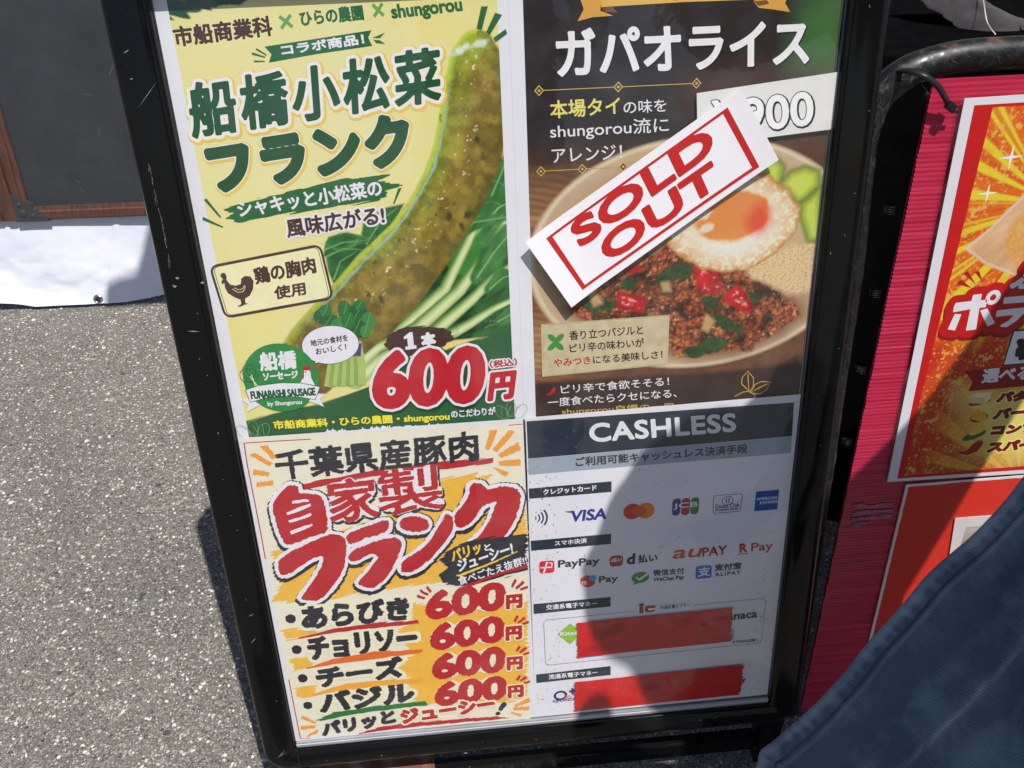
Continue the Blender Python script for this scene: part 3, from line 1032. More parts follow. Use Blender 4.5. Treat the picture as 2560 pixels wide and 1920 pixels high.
# corrugated plastic board, fluted across
def corrugated():
    m = bpy.data.materials.new("red_corrugated_plastic"); m.use_nodes = True
    nt = m.node_tree; N, L = nt.nodes, nt.links
    b = N["Principled BSDF"]
    b.inputs["Roughness"].default_value = .26
    b.inputs["Coat Weight"].default_value = .3
    b.inputs["Subsurface Weight"].default_value = 0.0
    tc = N.new("ShaderNodeTexCoord")
    mp = N.new("ShaderNodeMapping"); mp.inputs["Scale"].default_value = (3, 150, 1)
    L.new(tc.outputs["Object"], mp.inputs[0])
    nz = N.new("ShaderNodeTexNoise"); nz.inputs["Scale"].default_value = 1.0; nz.inputs["Detail"].default_value = 5
    L.new(mp.outputs[0], nz.inputs["Vector"])
    r = N.new("ShaderNodeValToRGB"); e = r.color_ramp.elements
    e[0].position = .32; e[0].color = (.46, .015, .046, 1); e[1].position = .66; e[1].color = (.64, .040, .105, 1)
    x = e.new(.76); x.color = (.76, .16, .26, 1)  # pale pink streaks: highlights along the flutes put into the colour
    L.new(nz.outputs["Fac"], r.inputs[0]); L.new(r.outputs[0], b.inputs["Base Color"])
    return m
m_cor = corrugated()
RB0 = (0.6794,0.8796)
RL = RB0[0]
RT = RB0[1]
rb = empty("red_corrugated_board", RED @ Matrix.Translation((RL, 0.02, 0)))
tag(rb, "magenta red corrugated plastic board hanging by a cable tie from the bent black tube", "signboard")
def flute(X, Y):
    p = 0.0046
    return 0.00038 * np.abs(np.sin(math.pi * Y / p)) ** 0.6 + 0.0007 * (fbm(X * 12, Y * 60, 3) - .5)
ny = int((RT - .02) / 0.00115)
xs = np.concatenate([np.linspace(0, .06, 14), np.linspace(.075, .70, 22)])
V, F = [], []
ys = np.linspace(0, RT - .02, ny)
X, Y = np.meshgrid(xs, ys)
Zf = flute(X, Y)
X = X + np.where(X < 1e-6, 0.0012 * (vnoise(Y * 80, Y * 0) - .5) + 0.0008 * np.abs(np.sin(math.pi * Y / .0046)), 0)
nxs = len(xs)
V = np.stack([X.ravel(), Y.ravel(), Zf.ravel()], 1).tolist()
F = [(j * nxs + i, j * nxs + i + 1, (j + 1) * nxs + i + 1, (j + 1) * nxs + i) for j in range(ny - 1) for i in range(nxs - 1)]
pyobj("fluted_face", V, F, m_cor, rb, False)
bm = bmesh.new(); bm_box(bm, .0012, .70, .0005, RT - .0205, -.0045, -.0040)
bmobj("back_face", bm, m_cor, rb)
V, F = [], []
k = 0
yy = 0.001
while yy < RT - .021:
    b = len(V)
    V += [(.0009, yy, -.0041), (.0009, yy, -.0002), (.70, yy, -.0002), (.70, yy, -.0041)]
    F.append((b, b + 1, b + 2, b + 3)); yy += .0046
o = pyobj("flute_walls", V, F, m_cor, rb); o["kind"] = "stuff"
# whitish scuffs where tape was pulled off
m_scuff = mat("pale_scuff", (170, 110, 130), rough=.7, var=.4, scale=300)
for (a, c) in (((0.6919,0.3881), (0.7406,0.3872)), ((0.6928,0.3774), (0.7414,0.3778)), ((0.6914,0.3690), (0.7445,0.3681)), ((0.6929,0.3580), (0.7174,0.3615))):
    y = (a[1] + c[1]) / 2 - .02
    fl = field([[(a[0] - RL, a[1] - .02 - .003), (c[0] - RL, c[1] - .02 - .003), (c[0] - RL, c[1] - .02 + .003), (a[0] - RL, a[1] - .02 + .003)]], .0006, .006)
    contour_mesh("scuff", fl, 0, .0016, m_scuff, rb, rough=.003)
for q in ((0.6803,0.2955), (0.6790,0.3037)):
    pyobj("score_line", [(.003, q[1] - .02, .0014), (.13, q[1] - .016, .0014), (.13, q[1] - .0155, .0014), (.003, q[1] - .0195, .0014)], [(0, 1, 2, 3)], m_scuff, rb)

# cable tie
tie = empty("cable_tie", RED @ Matrix.Translation(((0.6959,0.8565)[0], (0.6959,0.8565)[1], .002)))
tag(tie, "black cable tie looped round the tube bend and through the red board's corner", "cable tie")
ti = tie.matrix_world.inverted()
m_tie = mat("tie_nylon", (26, 26, 27), rough=.45, var=.2)
tp = [((0.6948,0.8577), .008), ((0.6873,0.8659), .011), ((0.6780,0.8753), .014), ((0.6703,0.8812), .014), ((0.6621,0.8860), .012), ((0.6546,0.8881), .002), ((0.6518,0.8865), -.012), ((0.6547,0.8837), -.034), ((0.6685,0.8787), -.046), ((0.6818,0.8692), -.030), ((0.6855,0.8600), -.012)]
pts = smooth_path([ti @ (RED @ Vector((p[0][0], p[0][1], p[1]))) for p in tp], 6)
V, F = [], []
cpos = ti @ (RED @ Vector((PP[6][0], PP[6][1], -.022)))
for i, p in enumerate(pts):
    a, b = pts[max(0, i - 1)], pts[min(len(pts) - 1, i + 1)]
    t = (b - a).normalized()
    o_ = (p - cpos); o_ = (o_ - t * o_.dot(t)).normalized()
    s_ = t.cross(o_)
    for u, w in ((-1, -1), (1, -1), (1, 1), (-1, 1)):
        V.append(tuple(p + s_ * .0027 * u + o_ * .0008 * w))
    if i:
        for q in range(4):
            F.append(((i - 1) * 4 + q, (i - 1) * 4 + (q + 1) % 4, i * 4 + (q + 1) % 4, i * 4 + q))
pyobj("strap", V, F, m_tie, tie, True)
bm = bmesh.new(); bm_box(bm, -.0045, .0045, -.0035, .0040, .004, .0105, .0008)
bmesh.ops.rotate(bm, verts=bm.verts, cent=(0, 0, 0), matrix=Matrix.Rotation(math.radians(-35), 3, 'Z'))
bmobj("tie_head", bm, m_tie, tie)
bm = bmesh.new(); bm_box(bm, .002, .009, -.006, -.0035, .006, .0075, .0003)
bmobj("tie_tail", bm, m_tie, tie)
# wire coils that bind the board lower down
m_wire = mat("binding_wire", (34, 31, 28), rough=.5, metal=.7)
for q, lb in (((0.6664,0.7546), "upper wire coil binding the red board's edge, high on the tube"), ((0.6690,0.6648), "second wire coil from the top at the red board's left edge"),
              ((0.6702,0.5733), "third wire coil from the top at the red board's left edge"), ((0.6710,0.4786), "lowest wire coil at the red board's left edge")):
    e = empty("wire_coil", RED @ Matrix.Translation((q[0], q[1], -.008)))
    tag(e, lb, "wire", "wire coils binding the red board to its stand")
    P = []
    for i in range(110):
        a = i * .21
        P.append(Vector((math.cos(a) * .0052 + .0008 * math.sin(i * .7), i * .00008 - .0045 + .0014 * math.sin(a * 1.0), math.sin(a) * .005)))
    tube("wire", P, .00065, m_wire, e, 6)
# small taped tag low on the tube
q = (0.6585,0.4501)
tgp = empty("pipe_tag", RED @ Matrix.Translation((q[0], q[1], -.012)))
tag(tgp, "small yellowish worn tag low beside the black tube and the menu board", "tag")
a = [(0.6583,0.4633), (0.6645,0.4644), (0.6650,0.4354), (0.6577,0.4361)]
V = [(x - q[0], y - q[1], z) for z in (.0, -.0015) for x, y in a]
pyobj("tag_plate", V, [(0, 1, 2, 3), (7, 6, 5, 4), (0, 4, 5, 1), (1, 5, 6, 2), (2, 6, 7, 3), (3, 7, 4, 0)], mat("tag_yellow", (150, 140, 100), rough=.6, var=.4, scale=300), tgp)

# ------------------------------------------------------------------ grey-black cloth bag behind the tube stand
KP = frame_mw((0, .50, .80), 55)
def dome(name, pts, h, edge, m, parent, res=.004, nz=0.003):
    pts = np.array(pts)
    A = Art(pts[:, 0].min(), pts[:, 1].min(), pts[:, 0].max(), pts[:, 1].max(), res)
    sd = A.sd(pts)
    sdc = np.clip(sd / edge, -0.4, 1)
    Z = h * np.sin(np.clip(sdc, 0, 1) * math.pi / 2) - np.clip(-sdc, 0, 1) * .05 + nz * (A.noise(30, 3, st=1.0) - .5) * 4
    keep = sd > -res * 1.5
    idx = np.full(sd.shape, -1); 
    q = keep[:-1, :-1] & keep[1:, :-1] & keep[:-1, 1:] & keep[1:, 1:]
    jj, ii = np.nonzero(q)
    used = np.zeros(sd.shape, bool)
    for a in (0, 1):
        for b in (0, 1): used[jj + a, ii + b] = True
    idx[used] = np.arange(used.sum())
    V = np.stack([A.X[used], A.Y[used], Z[used]], 1).tolist()
    F = np.stack([idx[jj, ii], idx[jj, ii + 1], idx[jj + 1, ii + 1], idx[jj + 1, ii]], 1).tolist()
    return pyobj(name, V, F, m, parent, True)
bag = empty("black_cloth_bag", KP)
tag(bag, "dark grey cloth bag with a white stitched seam lying behind the tube stand", "bag")
m_bag = mat("grey_black_fabric", (.066, .059, .063), raw=True, rough=.95, var=.18, scale=50, bump=.0006, bscale=1200)
dome("bag_body", [(0.8807,0.1158), (0.8961,0.0733), (0.9182,0.0495), (0.9370,0.0275), (0.9529,0.0087), (0.9766,-0.0023), (1.0075,-0.0082), (1.0683,-0.0157), (1.0742,0.0032), (1.0315,0.0334), (1.0060,0.0517), (0.9738,0.0719), (0.9631,0.1114)], .02, .045, m_bag, bag, res=.0016)
sp = [(0.9413,0.0923), (0.9489,0.0718), (0.9520,0.0547), (0.9496,0.0352), (0.9474,0.0186), (0.9487,0.0062), (0.9520,-0.0031)]
V, F = [], []
pth = smooth_path([Vector((p[0], p[1], .024)) for p in sp], 8)
for i in range(0, len(pth) - 1):
    p, t = pth[i], (pth[i + 1] - pth[i]).normalized()
    s_ = Vector((-t.y, t.x, 0))
    for k in (0, 1):
        b = len(V); c = p + t * k * .003
        for q_ in (c - s_ * .0007 + t * .0006, c - s_ * .0007 - t * .0003, c + s_ * .0007 - t * .0006, c + s_ * .0007 + t * .0003):
            V.append((q_.x, q_.y, q_.z + .002))
        F.append((b, b + 1, b + 2, b + 3))
o = pyobj("white_stitching", V, F, mat("white_thread", (215, 215, 215), rough=.8), bag); o["kind"] = "stuff"
lf = empty("green_leaf_ornament", KP)
tag(lf, "bright green leaf tip poking in at the upper right edge above the tube", "ornament")
LP = [(1.0051,0.0223), (1.0081,0.0180), (1.0169,0.0158), (1.0302,-0.0026), (1.0232,-0.0104), (1.0091,0.0013), (1.0051,0.0093)]
V = [(x, y, z) for z in (.034, .0315) for x, y in LP]
k = len(LP)
pyobj("leaf_blade", V, [tuple(range(k)), tuple(range(2 * k - 1, k - 1, -1))] + [(i, (i + 1) % k, (i + 1) % k + k, i + k) for i in range(k)], mat("bright_green_felt", (90, 215, 130), rough=.7, var=.1), lf)

# ------------------------------------------------------------------ posters under the clear cover
W_ = ink((238, 236, 242)); K_ = ink((38, 38, 46)); R1 = ink((196, 30, 44)); R2 = ink((188, 40, 48))
G1 = ink((24, 82, 44)); G2 = ink((38, 104, 58)); BR = ink((74, 46, 40)); YL = ink((250, 236, 60))
OR = ink((246, 176, 58)); NV = ink((44, 54, 72)); GD = ink((214, 176, 90))
paper = mat("poster_paper", (236, 236, 244), rough=.45, var=.03, scale=8, bump=.0003, bscale=12)

# ---- poster: green sausage
P1 = Sheet("poster", BRD, [(0.0, 0.4145), (0.2965, 0.4160), (0.2965, .838), (0.0, .838)], paper, z=0.0)
tag(P1.o, "yellow and green sausage poster, upper left in the black stand, with a big red 600", "poster")
x0, x1 = .0115, .2865
a1 = Art(.0115, .4165, .2868, .834, .0008)
n1 = a1.noise(26, 4)
base = lin((236, 222, 116)) * (1 - n1[..., None]) + lin((240, 231, 160)) * n1[..., None]
hl = a1.soft(a1.ell((0.1101,0.7075), .10, .16, -.3), .09)
a1.put(np.ones_like(n1), base * 1.0); a1.put(hl * .5, (242, 236, 196))
# top brush
d = a1.sd([(0.0027,0.8329), (0.0852,0.8310), (0.0589,0.8252), (0.0406,0.8225), (0.0248,0.8175), (0.0043,0.8118)]) + (a1.noise(260, 2, 3, -.45, 9) - .5) * .012
a1.put(a1.soft(d), (22, 78, 44))
# leaves behind
dk = a1.noise(90, 4, 5)
def leafy(d, c1, c2, f=120, ang=.6, st=2.5):
    n = np.clip((a1.noise(f, 4, 2, ang, st) - .5) * 2.2 + .42, 0, 1)
    c = lin(c1) * (1 - n[..., None]) + lin(c2) * n[..., None]
    a1.put(a1.soft(d, .001), c)
d = a1.sd([(0.2888,0.6917), (0.2958,0.7010), (0.2950,0.5904), (0.2149,0.5955), (0.2580,0.6486)])
leafy(d, (14, 62, 28), (52, 128, 50))
d = a1.sd([(0.2540,0.6267), (0.2989,0.6240), (0.2950,0.5168), (0.2685,0.5117), (0.2194,0.5100), (0.1371,0.4985), (0.1394,0.5193), (0.1793,0.5337), (0.2075,0.5654)])
leafy(d, (10, 50, 24), (48, 118, 46))
for pts in ([(0.1111,0.6039), (0.1155,0.6185), (0.1291,0.6254), (0.1490,0.6225), (0.1531,0.6369), (0.1735,0.6467), (0.1922,0.6498), (0.1640,0.6041), (0.1549,0.5993)],
            [(0.1133,0.6119), (0.1182,0.6225), (0.1361,0.6264), (0.1522,0.6204), (0.1653,0.6149), (0.1511,0.5968), (0.1329,0.5867), (0.1176,0.5755), (0.1140,0.5895)]):
    leafy(a1.sd(pts), (20, 84, 34), (70, 150, 62), 90)
def a1line(pts, r0, r1, c, k=1.0, e=.0005):
    n = len(pts); b, cr, al = a1.ribbon(pts, [r0 + (r1 - r0) * i / (n - 1) for i in range(n)])
    a1.put(a1.soft(b, e) * k, c)
    return b, cr, al
for pts in ([(0.1137,0.6107), (0.1314,0.6166), (0.1534,0.6170)], [(0.1150,0.6039), (0.1312,0.6107), (0.1493,0.6080)], [(0.1183,0.5811), (0.1266,0.5983), (0.1430,0.6068)], [(0.1531,0.6135), (0.1689,0.6351), (0.1851,0.6460)]):
    a1line(pts, .0009, .0003, (128, 190, 110), .7)
for pts in ([(0.2426,0.5937), (0.2658,0.6362), (0.2901,0.6851)], [(0.2670,0.5922), (0.2845,0.6316), (0.2961,0.6649)], [(0.2561,0.6159), (0.2797,0.6405), (0.2954,0.6481)]):
    b, cr, al = a1.ribbon(pts, [.016, .013, .004])
    n = a1.noise(160, 3, 8, 1.0, 3)
    a1.put(a1.soft(b, .001), lin((22, 84, 34)) * (1 - n[..., None]) + lin((74, 150, 66)) * n[..., None])
    a1line(pts, .0012, .0004, (150, 206, 120), .8)
for k in range(34):
    lo, hi = (((0.2674,0.6011), (0.2950,0.6815)), ((0.2548,0.5588), (0.2954,0.6148)), ((0.2608,0.5210), (0.2939,0.5324)), ((0.1233,0.6066), (0.1570,0.6185)))[k % 4]
    t = random.random()
    x, y = lo[0] + (hi[0] - lo[0]) * t, lo[1] + (hi[1] - lo[1]) * t
    an = random.choice((.15, .5, 2.4, 2.8)) + random.gauss(0, .2); ln = random.uniform(.008, .020)
    a1line([(x, y), (x + math.cos(an) * ln * .5, y + math.sin(an) * ln * .45), (x + math.cos(an + .3) * ln, y + math.sin(an + .3) * ln)], .0005, .0002, random.choice(((120, 176, 96), (8, 44, 20), (96, 160, 84))), .75)
# stems
for pts, r in (([(0.1623,0.5072), (0.1769,0.5253), (0.2233,0.5643), (0.2482,0.6082), (0.2588,0.6296)], .0075), ([(0.1710,0.5136), (0.1931,0.5258), (0.2374,0.5617), (0.2664,0.5974), (0.2857,0.6264)], .0085),
               ([(0.2035,0.5147), (0.2139,0.5243), (0.2479,0.5509), (0.2715,0.5727), (0.2959,0.5875)], .0075), ([(0.2196,0.5135), (0.2465,0.5272), (0.2699,0.5409), (0.2946,0.5511)], .006),
               ([(0.1262,0.4744), (0.1530,0.4956), (0.1735,0.5064)], .010), ([(0.1299,0.4920), (0.1510,0.5080), (0.1713,0.5170)], .008)):
    k = len(pts)
    b, cr, al = a1.ribbon(pts, [r * (1 - .55 * i / (k - 1)) for i in range(k)])
    sh = np.clip(1 - np.abs(cr + .25) ** 1.5, 0, 1) * np.clip(.55 + a1.noise(240, 3, 71, 1.1, 8), 0, 1)
    c = lin((96, 140, 52)) * (1 - sh[..., None]) + lin((226, 240, 176)) * sh[..., None]
    a1.put(a1.soft(b, .0008), c)
for pts, r in (([(0.2556,0.5737), (0.2727,0.5970), (0.2892,0.6152), (0.2982,0.6272)], .012), ([(0.2677,0.5613), (0.2810,0.5721), (0.2963,0.5760)], .010), ([(0.2426,0.6180), (0.2556,0.6282), (0.2879,0.6314)], .008), ([(0.2741,0.5269), (0.2858,0.5330), (0.2958,0.5392)], .008)):
    k = len(pts); b, cr, al = a1.ribbon(pts, [r * math.sin(math.pi * (.2 + .7 * i / (k - 1))) for i in range(k)])
    n = a1.noise(200, 3, 4, .9, 3)
    a1.put(a1.soft(b, .0012), lin((18, 78, 32)) * (1 - n[..., None]) + lin((84, 156, 74)) * n[..., None])
    a1line(pts, .0008, .0003, (160, 208, 130), .7)
# sausage
LR = [((0.2595,0.7844), (0.2768,0.7834)), ((0.2495,0.7809), (0.2845,0.7771)), ((0.2420,0.7701), (0.2900,0.7647)), ((0.2358,0.7508), (0.2927,0.7451)), ((0.2303,0.7265), (0.2912,0.7172)), ((0.2225,0.6968), (0.2851,0.6853)), ((0.2099,0.6697), (0.2711,0.6563)),
      ((0.1914,0.6406), (0.2516,0.6267)), ((0.1687,0.6161), (0.2320,0.5980)), ((0.1348,0.5898), (0.2041,0.5623)), ((0.1119,0.5669), (0.1798,0.5387)), ((0.0889,0.5468), (0.1537,0.5183)), ((0.0671,0.5263), (0.1272,0.4975)), ((0.0514,0.5067), (0.1063,0.4723))]
cl = [((l[0] + r[0]) / 2, (l[1] + r[1]) / 2) for l, r in LR]
rd = [math.hypot(l[0] - r[0], l[1] - r[1]) / 2 for l, r in LR]
b, cr, al = a1.ribbon(cl, rd)
nz1, nz2, nz3 = a1.noise(70, 5, 2), a1.noise(190, 4, 7), a1.noise(32, 3, 5)
if cr[np.argmin(np.hypot(a1.X - LR[4][0][0], a1.Y - LR[4][0][1])) // a1.nx, np.argmin(np.hypot(a1.X - LR[4][0][0], a1.Y - LR[4][0][1])) % a1.nx] > 0:
    cr = -cr
t = np.clip(nz1 * 1.6 - .3, 0, 1)[..., None]
c = lin((110, 98, 34)) * (1 - t) + lin((160, 134, 54)) * t
gm = (np.clip((-cr - .02) * 1.5 + (nz3 - .5) * 1.6 + (.25 - al) * .9, 0, 1) * (.55 + .45 * nz2))[..., None]
c = c * (1 - gm) + lin((134, 146, 40)) * gm
mo = np.clip((a1.noise(110, 4, 51) - .5) * 2.0, -.26, .34)[..., None] + (.34 * np.exp(-((cr + .22) / .30) ** 2) - .06)[..., None]
c = c * (1 + mo)
tipm = np.clip(1 - al * 5, 0, 1)[..., None] * np.clip(.4 + nz1[..., None], 0, 1)
c = c * (1 - tipm) + lin((176, 200, 44)) * tipm
edge = np.clip((-cr - .72 + (nz2 - .5) * .22) / .20, 0, 1)[..., None] * .9
c = c * (1 - edge) + lin((196, 214, 74)) * edge
dkr = np.clip((cr - .55) / .45, 0, 1)[..., None] * .45
c = c * (1 - dkr) + lin((84, 72, 20)) * dkr
blk = np.clip((nz2 - .725) * 14, 0, 1)[..., None] * .6
c = c * (1 - blk) + lin((42, 48, 24)) * blk
wht = np.clip((a1.noise(330, 3, 31) - .735) * 22, 0, 1)[..., None] * np.clip(1 - np.abs(cr + .15)[..., None] * 1.8, 0, 1)
c = c * (1 - wht) + lin((246, 238, 196)) * wht
# pale blue rim light
rim = np.exp(-((cr + .80 + (nz1 - .5) * .14) / (.014 + .026 * nz2)) ** 2) * np.clip((al - .20) * 6, 0, 1) * np.clip((.93 - al) * 8, 0, 1) * .9
c = c * (1 - rim[..., None]) + lin((150, 200, 210)) * rim[..., None]
lowd = np.clip((al - .60) * 2.2, 0, 1)[..., None] * .35
c = c * (1 - lowd) + lin((104, 74, 28)) * lowd
a1.put(a1.soft(b, .0010), c)
for p in ((0.2628,0.7043), (0.2446,0.6253), (0.1618,0.5577), (0.1490,0.5635), (0.2504,0.6354), (0.2333,0.6355)):
    a1.put(a1.soft(a1.ell(p, .0022, .0035, .3) + (nz2 - .5) * .003, .001) * .8, (44, 50, 30))
for p, r in (((0.2690,0.7847), .010), ((0.2521,0.7800), .007), ((0.2554,0.7825), .006)):
    a1.put(a1.soft(a1.ell(p, r, .0025, .25) + (nz2 - .5) * .005, .0015) * .85, (228, 240, 220))
# green lower band
d = a1.sd([(-0.0027,0.4323), (0.0281,0.4401), (0.0821,0.4496), (0.1368,0.4663), (0.1850,0.4896), (0.2354,0.5062), (0.2968,0.5215), (0.2976,0.3966), (-0.0044,0.4031)]) + (a1.noise(300, 2, 3, .32, 12) - .5) * .006
a1.put(a1.soft(d, .0007), (40, 96, 54))
a1.bake("print_picture", P1, name_m="poster_print")
HB = ink((246, 240, 232)); GL = ink((240, 206, 96)); GW = ink((70, 158, 82)); CR = ink((246, 241, 190))
P1.text("lettering", "市船商業科", (0.0115,0.7930), (0.0947,0.7986), (0.0115,0.8093), BR, w=0.0006)
P1.text("lettering", "×", (0.1012,0.8031), (0.1125,0.8041), (0.1009,0.8144), ink((110, 166, 92)), w=0.0004)
P1.text("lettering", "ひらの農園", (0.1190,0.8048), (0.1728,0.8077), (0.1183,0.8172), G2, w=0.0005)
P1.text("lettering", "×", (0.1803,0.8091), (0.1902,0.8098), (0.1800,0.8204), ink((110, 166, 92)), w=0.0004)
P1.text("lettering", "shungorou", (0.1965,0.8044), (0.2575,0.8082), (0.1951,0.8189), G2, w=0.0006)
P1.poly("banner", [(0.0856,0.7905), (0.1298,0.7948), (0.1778,0.7996), (0.1744,0.7939), (0.1771,0.7871), (0.1282,0.7825), (0.0874,0.7775), (0.0907,0.7842)], G2)
P1.poly("banner", [(0.1777,0.7934), (0.1894,0.7973), (0.1843,0.7929)], G2)
P1.poly("banner", [(0.1785,0.7920), (0.1839,0.7914), (0.1885,0.7882), (0.1808,0.7890)], G2)
P1.text("lettering", "コラボ商品！", (0.0995,0.7825), (0.1710,0.7888), (0.0990,0.7913), W_, w=0.0004)
for q in ([(0.0747,0.7865), (0.0854,0.7824), (0.0849,0.7814), (0.0742,0.7845)], [(0.0789,0.7896), (0.0868,0.7841), (0.0861,0.7832), (0.0780,0.7882)], [(0.0751,0.7799), (0.0842,0.7792), (0.0841,0.7784), (0.0752,0.7783)],
          [(0.2730,0.8145), (0.2787,0.8143), (0.2725,0.7959), (0.2678,0.7969)], [(0.2847,0.8091), (0.2906,0.8071), (0.2791,0.7913), (0.2761,0.7939)], [(0.2932,0.7958), (0.2943,0.7917), (0.2841,0.7854), (0.2822,0.7890)],
          [(0.0110,0.6637), (0.0138,0.6648), (0.0240,0.6471), (0.0225,0.6464)], [(0.0074,0.6484), (0.0240,0.6382), (0.0235,0.6370), (0.0066,0.6453)], [(0.1877,0.6640), (0.1911,0.6645), (0.1830,0.6499), (0.1817,0.6500)]):
    P1.poly("accent_stroke", q, G2)
bk_ = [(GL, .0058, .0008, -.0008), (HB, .0044, 0, 0)]
P1.text("headline", "船橋小松菜", (0.0112,0.7170), (0.2333,0.7384), (0.0140,0.7639), G1, w=.0015, back=bk_, sp=1.16)
P1.text("headline", "フランク", (0.0217,0.6669), (0.2054,0.6856), (0.0184,0.7135), G1, w=.0034, back=bk_, sp=1.08)
P1.poly("brush_stroke", [(0.0273,0.6544), (0.0714,0.6643), (0.1385,0.6754), (0.1815,0.6771), (0.1710,0.6719), (0.1921,0.6671), (0.1768,0.6633), (0.1754,0.6575), (0.1675,0.6535), (0.1020,0.6484), (0.0381,0.6415), (0.0298,0.6459), (0.0350,0.6498)], G2, rough=.0022, streak=.14)
P1.text("lettering", "シャキッと小松菜の", (0.0404,0.6453), (0.1733,0.6580), (0.0391,0.6609), W_, w=0.0005)
P1.text("lettering", "風味広がる!", (0.0808,0.6236), (0.1728,0.6317), (0.0805,0.6417), BR, w=0.0006, back=[(W_, .0024, 0, 0)])
def rrect(c, r, k=6):
    """rounded polygon from 4 corners in order"""
    out = []
    n = len(c)
    for i in range(n):
        p, a, b = Vector(c[i]), Vector(c[i - 1]), Vector(c[(i + 1) % n])
        da, db = (a - p).normalized() * r, (b - p).normalized() * r
        for j in range(k + 1):
            t = j / k
            q = (p + da) * (1 - t) ** 2 + p * 2 * t * (1 - t) + (p + db) * t * t
            out.append((q.x, q.y))
    return out
bx = [(0.0053,0.6011), (0.1099,0.6155), (0.1151,0.5625), (0.0108,0.5499)]
o_ = rrect(bx, .008)
P1.poly("stamp_panel", o_, CR)
P1.line("stamp_border", o_ + [o_[0]], .0022, BR)
c_ = Vector((sum(p[0] for p in bx) / 4, sum(p[1] for p in bx) / 4))
i_ = rrect([tuple(c_ + (Vector(p) - c_) * .95) for p in bx], .006)
P1.line("stamp_border", i_ + [i_[0]], .0006, BR)
P1.poly("rooster", [(0.0130,0.5916), (0.0150,0.5944), (0.0177,0.5942), (0.0189,0.5912), (0.0182,0.5870), (0.0209,0.5824), (0.0260,0.5811), (0.0308,0.5824), (0.0320,0.5877), (0.0359,0.5901), (0.0408,0.5892), (0.0431,0.5845), (0.0412,0.5765), (0.0372,0.5703), (0.0322,0.5677), (0.0319,0.5632), (0.0348,0.5622), (0.0307,0.5615), (0.0270,0.5598), (0.0232,0.5600), (0.0278,0.5624), (0.0279,0.5668), (0.0225,0.5696), (0.0172,0.5741), (0.0154,0.5799), (0.0157,0.5847), (0.0138,0.5829), (0.0128,0.5857), (0.0150,0.5880)], BR)
P1.line("rooster_wing", [(0.0222,0.5781), (0.0264,0.5743), (0.0318,0.5747), (0.0347,0.5799)], .0006, CR)
P1.line("rooster_wing", [(0.0241,0.5790), (0.0276,0.5768), (0.0315,0.5775), (0.0342,0.5809)], .0005, CR)
P1.text("lettering", "鶏の胸肉", (0.0446,0.5805), (0.1035,0.5886), (0.0440,0.5973), BR, w=0.0006)
P1.text("lettering", "使用", (0.0602,0.5644), (0.0905,0.5676), (0.0606,0.5778), BR, w=0.0005)
# bunch of greens with purple band
for k in range(9):
    u = k / 8
    p0 = Vector((0.0986,0.4693)).lerp(Vector((0.1329,0.4684)), u); p1 = Vector((0.1152,0.5176)).lerp(Vector((0.1334,0.5163)), u); pm = p0.lerp(p1, .5) + Vector((-.002 + .004 * u, -.001))
    P1.line("stem", [tuple(p0), tuple(pm), tuple(p1)], .0078, ink((146, 176, 84)) if k % 2 else ink((176, 200, 112)))
for (p, rx, ry, r_) in (((0.1029,0.5458), .018, .014, .4), ((0.1085,0.5404), .020, .014, -.3), ((0.1254,0.5493), .014, .020, .1), ((0.1377,0.5468), .018, .017, -.3), ((0.1460,0.5360), .014, .020, -.2), ((0.1188,0.5345), .019, .016, .3), ((0.1342,0.5300), .020, .020, -.1), ((0.1066,0.5506), .012, .012, 0), ((0.1401,0.5541), .012, .010, 0), ((0.1273,0.5390), .014, .016, 0), ((0.1425,0.5260), .010, .014, 0)):
    c1 = random.choice(((30, 98, 44), (44, 118, 56), (60, 138, 66)))
    P1.ellipse("leaf", p, rx * .50, ry * .50, ink(c1), rot=r_)
    P1.line("leaf_vein", [(p[0] - rx * .3, p[1] - ry * .45), (p[0], p[1]), (p[0] + rx * .25, p[1] + ry * .5)], .0006, ink((104, 170, 100)))
P1.poly("purple_band", [(0.1246,0.5138), (0.1375,0.5139), (0.1350,0.5001), (0.1237,0.5020)], ink((78, 56, 128)))
bubble = [((0.1068,0.5144)[0] + .0278 * math.cos(a_ * .15708), (0.1068,0.5144)[1] + .0200 * math.sin(a_ * .15708 + .05)) for a_ in range(40)]
P1.poly("bubble_edge", [(c[0] + (p[0] - c[0]) * 1.018, c[1] + (p[1] - c[1]) * 1.018) for p in bubble for c in ((0.1068,0.5144),)], BR)
P1.poly("bubble_tail", [(0.0920,0.5054), (0.0882,0.4948), (0.1017,0.4994)], BR)
P1.poly("bubble", bubble, W_)
P1.poly("bubble_tail", [(0.0931,0.5053), (0.0893,0.4958), (0.1005,0.5002)], W_)
P1.text("lettering", "地元の食材を", (0.0875,0.5138), (0.1248,0.5176), (0.0876,0.5210), BR, w=0.0002)
P1.text("lettering", "おいしく！", (0.0914,0.5048), (0.1220,0.5081), (0.0914,0.5117), BR, w=0.0002)
